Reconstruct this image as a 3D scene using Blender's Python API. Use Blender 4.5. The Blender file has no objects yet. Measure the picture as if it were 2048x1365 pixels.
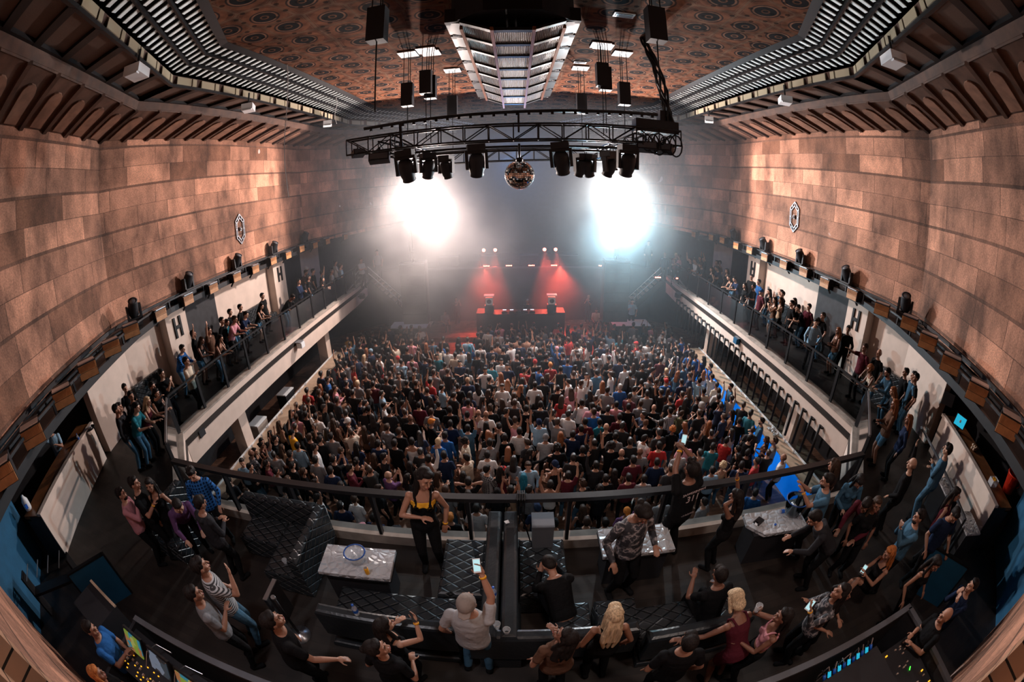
import bpy, math, random
import numpy as np
from mathutils import Vector, Matrix, Euler
R = math.radians
D = bpy.data
C = bpy.context.scene.collection
rnd = random.Random(7)

# ------------------------------------------------------------------ camera
CAMZ = 8.9
PITCH = R(21)
cam = D.cameras.new('camera'); camo = D.objects.new('camera', cam); C.objects.link(camo)
cam.type = 'PANO'; cam.panorama_type = 'FISHEYE_EQUISOLID'
cam.fisheye_lens = 15.0; cam.fisheye_fov = R(200); cam.sensor_width = 36; cam.clip_start = 0.02
camo.location = (0, 0, CAMZ); camo.rotation_euler = (R(90) - PITCH, 0, 0)
CROT = Matrix.Rotation(R(90) - PITCH, 3, 'X') @ Matrix.Rotation(R(0.72), 3, 'Y') @ Matrix.Rotation(R(-0.6), 3, 'Z')
camo.rotation_euler = CROT.to_euler()
bpy.context.scene.camera = camo

# ------------------------------------------------------------------ world, view
sc = bpy.context.scene
w = D.worlds.new('world'); sc.world = w; w.use_nodes = True
bgn = w.node_tree.nodes['Background']; bgn.inputs[0].default_value = (0.02, 0.03, 0.05, 1); bgn.inputs[1].default_value = 0.03
sc.view_settings.view_transform = 'Standard'; sc.view_settings.look = 'None'
sc.view_settings.gamma = 1; sc.view_settings.exposure = 0.12; sc.view_settings.use_curve_mapping = False
sc.cycles.use_denoising = True; sc.cycles.use_adaptive_sampling = True; sc.cycles.adaptive_threshold = 0.04; sc.cycles.adaptive_min_samples = 12
sc.cycles.volume_step_rate = 4; sc.cycles.volume_max_steps = 64
sc.cycles.max_bounces = 5; sc.cycles.diffuse_bounces = 2; sc.cycles.glossy_bounces = 2
sc.cycles.transmission_bounces = 4; sc.cycles.transparent_max_bounces = 12; sc.cycles.volume_bounces = 0
sc.cycles.sample_clamp_indirect = 4; sc.cycles.caustics_reflective = False; sc.cycles.caustics_refractive = False

# ------------------------------------------------------------------ lights
def light(name, kind, loc, energy, col, target=None, size=0.1, angle=160, blend=0.2, parent=None, vol=1.0):
    l = D.lights.new(name, kind); l.energy = energy; l.color = col
    if kind in ('SPOT', 'POINT'): l.shadow_soft_size = size
    if kind == 'SPOT': l.spot_size = R(angle); l.spot_blend = blend
    l.volume_factor = vol
    o = D.objects.new(name, l); C.objects.link(o); o.location = loc
    if target is not None:
        o.rotation_euler = (Vector(target) - Vector(loc)).to_track_quat('-Z', 'Y').to_euler()
    return o
WHITE_L = (-4.35, 19.9, 8.75); WHITE_R = (4.7, 19.9, 9.0); WHITE_R2 = (4.88, 20.4, 7.1)
light('key_lamp_left', 'SPOT', WHITE_L, 4300, (1.0, 0.80, 0.72), (-2.6, 0, 7.4), 0.12, 168, 0.10, vol=1.2)
light('key_lamp_right', 'SPOT', WHITE_R, 4300, (1.0, 0.82, 0.76), (2.6, 0, 7.6), 0.12, 168, 0.10, vol=1.1)
light('key_lamp_low', 'SPOT', WHITE_R2, 2600, (0.42, 0.82, 1.0), (5, 0, 2.0), 0.12, 150, 0.6, vol=2.2)
for i, (x, y, z) in enumerate([(-2.07, 26.9, 4.78), (-1.34, 26.9, 4.77), (1.79, 26.9, 4.78), (2.5, 26.9, 4.78)]):
    light('red_par', 'SPOT', (x, y - 0.15, z), 1300, (1.0, 0.10, 0.06), (x * 1.15, 22.5, 0.5), 0.06, 46, 0.8, vol=2.5)
for (x, e, s) in [(-1.94, 400, 75), (5.07, 150, 60), (2.7, 1000, 75)]:
    light('red_batten', 'SPOT', (x, 26.1, 3.85), e, (1.0, 0.10, 0.06), (x, 23, 1.5), 0.05, s, 0.8, vol=2.5)
light('front_wash', 'SPOT', (0, 1.6, 12.1), 230, (1.0, 0.72, 0.60), (0, 9.5, 0.5), 0.5, 95, 0.9, vol=0.1)
light('rear_wash_left', 'SPOT', (-3.2, 0.5, 10.6), 300, (0.92, 0.88, 0.95), (-2.0, 3.0, 3.6), 0.3, 110, 0.9, vol=0.1)
light('rear_wash_right', 'SPOT', (3.2, 0.5, 10.6), 300, (1.0, 0.84, 0.76), (2.5, 3.0, 3.6), 0.3, 110, 0.9, vol=0.1)
light('stage_blue', 'POINT', (0.0, 23.5, 10.2), 420, (0.16, 0.45, 1.0), None, 0.4, vol=2.2)

# ------------------------------------------------------------------ pixel rays -> world points (used to read positions off the photograph)
FPX = 15 / 36 * 2048
def ray(px, py):
    dx = px - 1024.0; dy = 682.5 - py; r = math.hypot(dx, dy)
    th = 2 * math.asin(r / (2 * FPX)); s = math.sin(th) / max(r, 1e-9)
    return CROT @ Vector((dx * s, dy * s, -math.cos(th)))
CAM = Vector((0, 0, CAMZ))
def atz(px, py, z):
    d = ray(px, py); return CAM + d * ((z - CAMZ) / d.z)
def aty(px, py, y):
    d = ray(px, py); return CAM + d * (y / d.y)

# ------------------------------------------------------------------ materials
def _n(): pass
def newmat(name):
    m = D.materials.new(name); m.use_nodes = True; nt = m.node_tree
    return m, nt, nt.nodes['Principled BSDF']
def N(nt, t, **kw):
    n = nt.nodes.new(t)
    for k, v in kw.items(): setattr(n, k, v)
    return n
def L(nt, a, b): nt.links.new(a, b)
def M(name, col, rough=0.6, metal=0.0, var=0.0, scale=4.0, bump=0.0, emit=None, es=0, spec=None, coat=0):
    m, nt, b = newmat(name)
    b.inputs['Base Color'].default_value = (*col, 1); b.inputs['Roughness'].default_value = rough; b.inputs['Metallic'].default_value = metal
    if spec is not None: b.inputs['Specular IOR Level'].default_value = spec
    if coat: b.inputs['Coat Weight'].default_value = coat
    if var or bump:
        tc = N(nt, 'ShaderNodeTexCoord'); no = N(nt, 'ShaderNodeTexNoise'); no.inputs['Scale'].default_value = scale; no.inputs['Detail'].default_value = 4
        L(nt, tc.outputs['Object'], no.inputs['Vector'])
        if var:
            mr = N(nt, 'ShaderNodeMapRange'); mr.inputs[1].default_value = .3; mr.inputs[2].default_value = .7; mr.inputs[3].default_value = 1 - var; mr.inputs[4].default_value = 1 + var
            L(nt, no.outputs['Fac'], mr.inputs[0])
            mx = N(nt, 'ShaderNodeVectorMath', operation='SCALE'); mx.inputs[0].default_value = col; L(nt, mr.outputs[0], mx.inputs['Scale'])
            L(nt, mx.outputs[0], b.inputs['Base Color'])
        if bump:
            bp = N(nt, 'ShaderNodeBump'); bp.inputs['Strength'].default_value = bump; bp.inputs['Distance'].default_value = .02
            L(nt, no.outputs['Fac'], bp.inputs['Height']); L(nt, bp.outputs[0], b.inputs['Normal'])
    if emit: b.inputs['Emission Color'].default_value = (*emit, 1); b.inputs['Emission Strength'].default_value = es
    return m
BLACK = M('black_metal', (0.012, 0.012, 0.014), 0.45, 0.3)
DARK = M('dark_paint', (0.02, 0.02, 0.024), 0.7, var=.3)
CHAR = M('charcoal_cabinet', (0.018, 0.018, 0.022), 0.6)
STEEL = M('steel', (0.5, 0.5, 0.52), 0.3, 0.9)
GREYM = M('grey_metal', (0.16, 0.17, 0.19), 0.45, 0.5)
COVE = M('cove_plaster', (0.105, 0.052, 0.034), 0.8, var=.35, scale=2.5)
COVEP = M('cove_arch_panel', (0.22, 0.11, 0.07), 0.8, var=.3, scale=3)
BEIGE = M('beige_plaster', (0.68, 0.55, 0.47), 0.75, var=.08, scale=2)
BEIGED = M('sill_stone', (0.34, 0.29, 0.25), 0.8, var=.3, scale=3)
WHITEP = M('white_panel', (0.75, 0.78, 0.80), 0.5)
WOODB = M('grille_wood', (0.50, 0.24, 0.10), 0.5, var=.2, scale=8)
BRONZE = M('bronze_trim', (0.075, 0.034, 0.02), 0.75, 0.0, var=.4, scale=3)
LITP = M('pale_glass_panel', (0.38, 0.33, 0.23), 0.4)
SLAT = M('white_slat', (0.85, 0.93, 0.93), 0.45, var=.15, scale=6)
PERF = M('perforated_panel', (0.11, 0.07, 0.055), 0.6, var=.1, scale=30)
CURT = M('blue_paint_and_light', (0.006, 0.09, 0.19), 0.7, var=.1)  # wall paint with the blue light falling on it put into the colour
BLUELED = M('blue_bar_front', (0.01, 0.16, 0.5), 0.3, emit=(0.0, 0.22, 1.0), es=0.55)
REDP = M('red_plastic', (0.55, 0.03, 0.012), 0.3)
BLEATH = M('black_leather_plain', (0.035, 0.04, 0.045), 0.32, bump=.2, scale=20)
WRIST = M('yellow_wristband', (0.9, 0.42, 0.02), 0.4)
SCRB = M('blue_screen', (0.0, 0.1, 0.15), 0.3, emit=(0.02, 0.42, 0.62), es=0.9)
SCRW = M('phone_screen', (0.1, 0.1, 0.1), 0.3, emit=(0.5, 0.85, 0.9), es=0.8)
def clearmat():
    m = D.materials.new('frosted_plastic'); m.use_nodes = True; nt = m.node_tree; p = nt.nodes['Principled BSDF']; p.inputs['Base Color'].default_value = (.8, .84, .88, 1); p.inputs['Roughness'].default_value = .2
    t = N(nt, 'ShaderNodeBsdfTransparent'); mx = N(nt, 'ShaderNodeMixShader'); mx.inputs[0].default_value = .34; o = nt.nodes['Material Output']
    L(nt, t.outputs[0], mx.inputs[1]); L(nt, p.outputs[0], mx.inputs[2]); L(nt, mx.outputs[0], o.inputs[0]); return m
CLEARP = clearmat()
BLUEPL = M('blue_plastic', (0.02, 0.12, 0.55), 0.4)
def glassmat(name, tint, refl=.07):
    m = D.materials.new(name); m.use_nodes = True; nt = m.node_tree; nt.nodes.clear()
    o = N(nt, 'ShaderNodeOutputMaterial'); t = N(nt, 'ShaderNodeBsdfTransparent'); t.inputs[0].default_value = (*tint, 1)
    g = N(nt, 'ShaderNodeBsdfGlossy'); g.inputs['Roughness'].default_value = .08
    mx = N(nt, 'ShaderNodeMixShader'); fr = N(nt, 'ShaderNodeFresnel'); fr.inputs[0].default_value = 1.16
    L(nt, fr.outputs[0], mx.inputs[0]); L(nt, t.outputs[0], mx.inputs[1]); L(nt, g.outputs[0], mx.inputs[2]); L(nt, mx.outputs[0], o.inputs[0])
    return m
GLASS = glassmat('rail_glass', (0.72, 0.80, 0.84))

def stone():
    m, nt, b = newmat('stone_block_wall')
    uv = N(nt, 'ShaderNodeUVMap'); sp = N(nt, 'ShaderNodeSeparateXYZ'); L(nt, uv.outputs[0], sp.inputs[0])
    def mth(op, a, bb=None, c=None):
        n = N(nt, 'ShaderNodeMath', operation=op)
        for i, q in enumerate((a, bb, c)):
            if q is None: continue
            if isinstance(q, (int, float)): n.inputs[i].default_value = q
            else: L(nt, q, n.inputs[i])
        return n.outputs[0]
    s = mth('SINE', mth('MULTIPLY', sp.outputs[1], math.pi / 0.62))
    v2 = mth('ADD', sp.outputs[1], mth('MULTIPLY', s, 0.13))
    cb = N(nt, 'ShaderNodeCombineXYZ'); L(nt, sp.outputs[0], cb.inputs[0]); L(nt, v2, cb.inputs[1])
    br = N(nt, 'ShaderNodeTexBrick'); L(nt, cb.outputs[0], br.inputs['Vector'])
    br.inputs['Scale'].default_value = 1; br.inputs['Brick Width'].default_value = 2.1; br.inputs['Row Height'].default_value = 0.62
    br.inputs['Mortar Size'].default_value = .014; br.inputs['Mortar Smooth'].default_value = .3; br.offset = .37; br.squash = .7; br.squash_frequency = 3
    br.inputs['Color1'].default_value = (0, 0, 0, 1); br.inputs['Color2'].default_value = (1, 1, 1, 1); br.inputs['Mortar'].default_value = (.5, .5, .5, 1); br.inputs['Bias'].default_value = 0
    rp = N(nt, 'ShaderNodeValToRGB'); L(nt, br.outputs['Color'], rp.inputs[0])
    e = rp.color_ramp.elements; e[0].color = (0.20, 0.088, 0.05, 1); e[1].color = (0.62, 0.30, 0.19, 1)
    e2 = rp.color_ramp.elements.new(.5); e2.color = (0.37, 0.18, 0.115, 1)
    # stains
    tc = N(nt, 'ShaderNodeTexCoord'); mp = N(nt, 'ShaderNodeMapping'); mp.inputs['Scale'].default_value = (.8, .8, .45); L(nt, tc.outputs['Object'], mp.inputs[0])
    no = N(nt, 'ShaderNodeTexNoise'); no.inputs['Scale'].default_value = 1.1; no.inputs['Detail'].default_value = 8; no.inputs['Roughness'].default_value = .62; L(nt, mp.outputs[0], no.inputs['Vector'])
    mr = N(nt, 'ShaderNodeMapRange'); mr.inputs[1].default_value = .36; mr.inputs[2].default_value = .62; mr.inputs[3].default_value = .38; mr.inputs[4].default_value = 1.35; L(nt, no.outputs['Fac'], mr.inputs[0])
    n2 = N(nt, 'ShaderNodeTexNoise'); n2.inputs['Scale'].default_value = 28; n2.inputs['Detail'].default_value = 3; L(nt, tc.outputs['Object'], n2.inputs['Vector'])
    mr2 = N(nt, 'ShaderNodeMapRange'); mr2.inputs[1].default_value = .3; mr2.inputs[2].default_value = .7; mr2.inputs[3].default_value = .72; mr2.inputs[4].default_value = 1.25; L(nt, n2.outputs['Fac'], mr2.inputs[0])
    f = mth('MULTIPLY', mr.outputs[0], mr2.outputs[0])
    mo = mth('SUBTRACT', 1.0, mth('MULTIPLY', br.outputs['Fac'], .55)); f = mth('MULTIPLY', f, mo)
    vs = N(nt, 'ShaderNodeVectorMath', operation='SCALE'); L(nt, rp.outputs[0], vs.inputs[0]); L(nt, f, vs.inputs['Scale'])
    # pale patches of repaired stone
    vo = N(nt, 'ShaderNodeTexNoise'); vo.inputs['Scale'].default_value = .9; vo.inputs['Detail'].default_value = 2; L(nt, tc.outputs['Object'], vo.inputs['Vector'])
    pr = N(nt, 'ShaderNodeMapRange'); pr.inputs[1].default_value = .735; pr.inputs[2].default_value = .75; L(nt, vo.outputs['Fac'], pr.inputs[0])
    mx = N(nt, 'ShaderNodeMix', data_type='RGBA'); L(nt, pr.outputs[0], mx.inputs[0]); L(nt, vs.outputs[0], mx.inputs[6]); mx.inputs[7].default_value = (.62, .5, .45, 1)
    L(nt, mx.outputs[2], b.inputs['Base Color']); b.inputs['Roughness'].default_value = .85
    bp = N(nt, 'ShaderNodeBump'); bp.inputs['Strength'].default_value = .5; bp.inputs['Distance'].default_value = .03
    hh = mth('ADD', mth('MULTIPLY', n2.outputs['Fac'], .5), mth('MULTIPLY', br.outputs['Fac'], -1.0)); L(nt, hh, bp.inputs['Height']); L(nt, bp.outputs[0], b.inputs['Normal'])
    return m
STONE = stone()

def painted_ceiling():
    m, nt, b = newmat('painted_ceiling')  # old fresco
    tc = N(nt, 'ShaderNodeTexCoord')
    vo = N(nt, 'ShaderNodeTexVoronoi'); vo.inputs['Scale'].default_value = .95; vo.inputs['Randomness'].default_value = .28; L(nt, tc.outputs['Object'], vo.inputs['Vector']); vo.voronoi_dimensions = '2D'
    ve = N(nt, 'ShaderNodeTexVoronoi', feature='DISTANCE_TO_EDGE'); ve.voronoi_dimensions = '2D'; ve.inputs['Scale'].default_value = .95; ve.inputs['Randomness'].default_value = .28; L(nt, tc.outputs['Object'], ve.inputs['Vector'])
    rp = N(nt, 'ShaderNodeValToRGB'); L(nt, vo.outputs['Distance'], rp.inputs[0]); rp.color_ramp.interpolation = 'CONSTANT'
    cs = [(0, (.02, .018, .018)), (.06, (.2, .09, .05)), (.10, (.018, .017, .019)), (.25, (.30, .15, .095)), (.29, (.05, .03, .025)), (.335, (.22, .085, .045)), (.5, (.15, .055, .03))]
    e = rp.color_ramp.elements; e[0].position = 0; e[0].color = (*cs[0][1], 1); e[1].position = cs[1][0]; e[1].color = (*cs[1][1], 1)
    for p, c in cs[2:]:
        q = e.new(p); q.color = (*c, 1)
    rl = N(nt, 'ShaderNodeValToRGB'); L(nt, ve.outputs['Distance'], rl.inputs[0]); rl.color_ramp.interpolation = 'CONSTANT'
    el = rl.color_ramp.elements; el[0].color = (1, 1, 1, 1); el[1].position = .035; el[1].color = (0, 0, 0, 1)
    q = el.new(.055); q.color = (.8, .8, .8, 1); q = el.new(.075); q.color = (0, 0, 0, 1)
    mx = N(nt, 'ShaderNodeMix', data_type='RGBA'); L(nt, rl.outputs[0], mx.inputs[0]); L(nt, rp.outputs[0], mx.inputs[6]); mx.inputs[7].default_value = (.2, .11, .07, 1)
    v3 = N(nt, 'ShaderNodeTexVoronoi'); v3.voronoi_dimensions = '2D'; v3.inputs['Scale'].default_value = 2.3; L(nt, tc.outputs['Object'], v3.inputs['Vector'])
    r3 = N(nt, 'ShaderNodeMapRange'); r3.inputs[1].default_value = .13; r3.inputs[2].default_value = .15; r3.inputs[3].default_value = .25; r3.inputs[4].default_value = 1; L(nt, v3.outputs['Distance'], r3.inputs[0])
    no = N(nt, 'ShaderNodeTexNoise'); no.inputs['Scale'].default_value = 3; no.inputs['Detail'].default_value = 6; L(nt, tc.outputs['Object'], no.inputs['Vector'])
    r4 = N(nt, 'ShaderNodeMapRange'); r4.inputs[1].default_value = .3; r4.inputs[2].default_value = .7; r4.inputs[3].default_value = .28; r4.inputs[4].default_value = .85; L(nt, no.outputs['Fac'], r4.inputs[0])
    mm = N(nt, 'ShaderNodeMath', operation='MULTIPLY'); L(nt, r3.outputs[0], mm.inputs[0]); L(nt, r4.outputs[0], mm.inputs[1])
    vs = N(nt, 'ShaderNodeVectorMath', operation='SCALE'); L(nt, mx.outputs[2], vs.inputs[0]); L(nt, mm.outputs[0], vs.inputs['Scale'])
    L(nt, vs.outputs[0], b.inputs['Base Color']); b.inputs['Roughness'].default_value = .9; b.inputs['Specular IOR Level'].default_value = .08
    return m
CEIL = painted_ceiling()

def tufted(name, col, w=.26, h=.17):
    """quilted leather: diamond grooves from two diagonal waves"""
    m, nt, b = newmat(name)
    uv = N(nt, 'ShaderNodeUVMap'); sp = N(nt, 'ShaderNodeSeparateXYZ'); L(nt, uv.outputs[0], sp.inputs[0])
    def mth(op, a, bb=None):
        n = N(nt, 'ShaderNodeMath', operation=op)
        for i, q in enumerate((a, bb)):
            if q is None: continue
            if isinstance(q, (int, float)): n.inputs[i].default_value = q
            else: L(nt, q, n.inputs[i])
        return n.outputs[0]
    u = mth('DIVIDE', sp.outputs[0], w); v = mth('DIVIDE', sp.outputs[1], h)
    a = mth('ABSOLUTE', mth('SUBTRACT', mth('FRACT', mth('ADD', u, v)), .5)); c = mth('ABSOLUTE', mth('SUBTRACT', mth('FRACT', mth('SUBTRACT', u, v)), .5))
    g = mth('MAXIMUM', a, c)          # .5 on a groove
    h_ = mth('SUBTRACT', 1.0, mth('POWER', mth('MULTIPLY', g, 2.0), 12.0))
    bp = N(nt, 'ShaderNodeBump'); bp.inputs['Strength'].default_value = 1.0; bp.inputs['Distance'].default_value = .03; L(nt, h_, bp.inputs['Height']); L(nt, bp.outputs[0], b.inputs['Normal'])
    b.inputs['Base Color'].default_value = (*col, 1); b.inputs['Roughness'].default_value = .33
    return m
TUFT = tufted('quilted_leather', (0.035, 0.04, 0.045))

def planks(name, c1, c2, rough=.5, w=1.6, h=.14):
    m, nt, b = newmat(name)
    uv = N(nt, 'ShaderNodeUVMap'); br = N(nt, 'ShaderNodeTexBrick'); L(nt, uv.outputs[0], br.inputs['Vector'])
    br.inputs['Scale'].default_value = 1; br.inputs['Brick Width'].default_value = w; br.inputs['Row Height'].default_value = h; br.inputs['Mortar Size'].default_value = .004
    br.inputs['Color1'].default_value = (*c1, 1); br.inputs['Color2'].default_value = (*c2, 1); br.inputs['Mortar'].default_value = (.01, .008, .006, 1)
    no = N(nt, 'ShaderNodeTexNoise'); no.inputs['Scale'].default_value = 2.5; no.inputs['Detail'].default_value = 6; L(nt, uv.outputs[0], no.inputs['Vector'])
    r4 = N(nt, 'ShaderNodeMapRange'); r4.inputs[1].default_value = .3; r4.inputs[2].default_value = .7; r4.inputs[3].default_value = .55; r4.inputs[4].default_value = 1.3; L(nt, no.outputs['Fac'], r4.inputs[0])
    vs = N(nt, 'ShaderNodeVectorMath', operation='SCALE'); L(nt, br.outputs[0], vs.inputs[0]); L(nt, r4.outputs[0], vs.inputs['Scale'])
    L(nt, vs.outputs[0], b.inputs['Base Color']); b.inputs['Roughness'].default_value = rough
    return m
FLOORM = planks('dance_floor_wood', (.26, .13, .08), (.36, .2, .13), .4)
BALF = planks('balcony_floor_wood', (.016, .011, .009), (.030, .021, .017), .55)
FRAMEW = planks('window_frame_wood', (.42, .22, .13), (.52, .29, .18), .5, 9, .06)
BARW = M('bar_top_wood', (0.48, 0.34, 0.24), .45, var=.15, scale=5)
BARD = M('dark_orange_counter', (0.20, 0.075, 0.025), .4, var=.3, scale=4)

def hammered():
    m, nt, b = newmat('hammered_glass_top')
    tc = N(nt, 'ShaderNodeTexCoord'); ve = N(nt, 'ShaderNodeTexVoronoi', feature='DISTANCE_TO_EDGE'); ve.inputs['Scale'].default_value = 9; L(nt, tc.outputs['Object'], ve.inputs['Vector'])
    mr = N(nt, 'ShaderNodeMapRange'); mr.inputs[2].default_value = .30; L(nt, ve.outputs['Distance'], mr.inputs[0])
    bp = N(nt, 'ShaderNodeBump'); bp.inputs['Strength'].default_value = .6; bp.inputs['Distance'].default_value = .03; L(nt, mr.outputs[0], bp.inputs['Height']); L(nt, bp.outputs[0], b.inputs['Normal'])
    b.inputs['Base Color'].default_value = (.55, .57, .60, 1); b.inputs['Roughness'].default_value = .28
    return m
HAMMER = hammered()

def objcol(name, rough, bump=0.0, scale=60, plaid=False, sss=False, streak=False):
    """material whose colour is the object's own colour"""
    m, nt, b = newmat(name)
    oi = N(nt, 'ShaderNodeObjectInfo'); col = oi.outputs['Color']
    tc = N(nt, 'ShaderNodeTexCoord')
    if plaid:
        w1 = N(nt, 'ShaderNodeTexWave', bands_direction='X'); w1.inputs['Scale'].default_value = 5.5; L(nt, tc.outputs['Object'], w1.inputs['Vector'])
        w2 = N(nt, 'ShaderNodeTexWave', bands_direction='Z'); w2.inputs['Scale'].default_value = 5.5; L(nt, tc.outputs['Object'], w2.inputs['Vector'])
        ad = N(nt, 'ShaderNodeMath', operation='MULTIPLY'); L(nt, w1.outputs['Fac'], ad.inputs[0]); L(nt, w2.outputs['Fac'], ad.inputs[1])
        mr = N(nt, 'ShaderNodeMapRange'); mr.inputs[1].default_value = .1; mr.inputs[2].default_value = .5; mr.inputs[3].default_value = 1.3; mr.inputs[4].default_value = .15; L(nt, ad.outputs[0], mr.inputs[0])
        vs = N(nt, 'ShaderNodeVectorMath', operation='SCALE'); L(nt, col, vs.inputs[0]); L(nt, mr.outputs[0], vs.inputs['Scale']); col = vs.outputs[0]
    elif streak:
        mp = N(nt, 'ShaderNodeMapping'); mp.inputs['Scale'].default_value = (60, 60, 4); L(nt, tc.outputs['Object'], mp.inputs[0])
        no = N(nt, 'ShaderNodeTexNoise'); no.inputs['Scale'].default_value = 1; L(nt, mp.outputs[0], no.inputs['Vector'])
        mr = N(nt, 'ShaderNodeMapRange'); mr.inputs[1].default_value = .3; mr.inputs[2].default_value = .7; mr.inputs[3].default_value = .55; mr.inputs[4].default_value = 1.35; L(nt, no.outputs['Fac'], mr.inputs[0])
        vs = N(nt, 'ShaderNodeVectorMath', operation='SCALE'); L(nt, col, vs.inputs[0]); L(nt, mr.outputs[0], vs.inputs['Scale']); col = vs.outputs[0]
        bp = N(nt, 'ShaderNodeBump'); bp.inputs['Strength'].default_value = .5; bp.inputs['Distance'].default_value = .01; L(nt, no.outputs['Fac'], bp.inputs['Height']); L(nt, bp.outputs[0], b.inputs['Normal'])
    elif bump:
        no = N(nt, 'ShaderNodeTexNoise'); no.inputs['Scale'].default_value = scale; no.inputs['Detail'].default_value = 2; L(nt, tc.outputs['Object'], no.inputs['Vector'])
        bp = N(nt, 'ShaderNodeBump'); bp.inputs['Strength'].default_value = bump; bp.inputs['Distance'].default_value = .03; L(nt, no.outputs['Fac'], bp.inputs['Height']); L(nt, bp.outputs[0], b.inputs['Normal'])
    L(nt, col, b.inputs['Base Color']); b.inputs['Roughness'].default_value = rough
    if rough > .8: b.inputs['Specular IOR Level'].default_value = .12
    return m
SKIN = objcol('skin', .5); CLOTH = objcol('cloth', .85, .6, 11); PLAID = objcol('plaid_cloth', .85, plaid=True); HAIR = objcol('hair', .62, streak=True)
STRIPE = objcol('striped_cloth', .85, plaid=True)
_n2 = STRIPE.node_tree
for _w in [q for q in _n2.nodes if q.type == 'TEX_WAVE']:
    _w.bands_direction = 'Z'; _w.inputs['Scale'].default_value = 9
HAIR.node_tree.nodes['Principled BSDF'].inputs['Specular IOR Level'].default_value = .2
BLEATH.node_tree.nodes['Principled BSDF'].inputs['Base Color'].default_value = (.02, .024, .028, 1)
TUFT.node_tree.nodes['Principled BSDF'].inputs['Base Color'].default_value = (.022, .026, .03, 1)
def camo():
    m, nt, b = newmat('patterned_cloth'); tc = N(nt, 'ShaderNodeTexCoord'); no = N(nt, 'ShaderNodeTexNoise'); no.inputs['Scale'].default_value = 11; no.inputs['Detail'].default_value = 3; L(nt, tc.outputs['Object'], no.inputs['Vector'])
    rp = N(nt, 'ShaderNodeValToRGB'); L(nt, no.outputs['Fac'], rp.inputs[0]); rp.color_ramp.interpolation = 'CONSTANT'; e = rp.color_ramp.elements; e[0].color = (.02, .02, .025, 1); e[1].position = .52; e[1].color = (.30, .27, .27, 1); q = e.new(.45); q.color = (.08, .075, .08, 1); q = e.new(.6); q.color = (.04, .04, .05, 1)
    L(nt, rp.outputs[0], b.inputs['Base Color']); b.inputs['Roughness'].default_value = .7
    return m
CAMO = camo()

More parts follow.
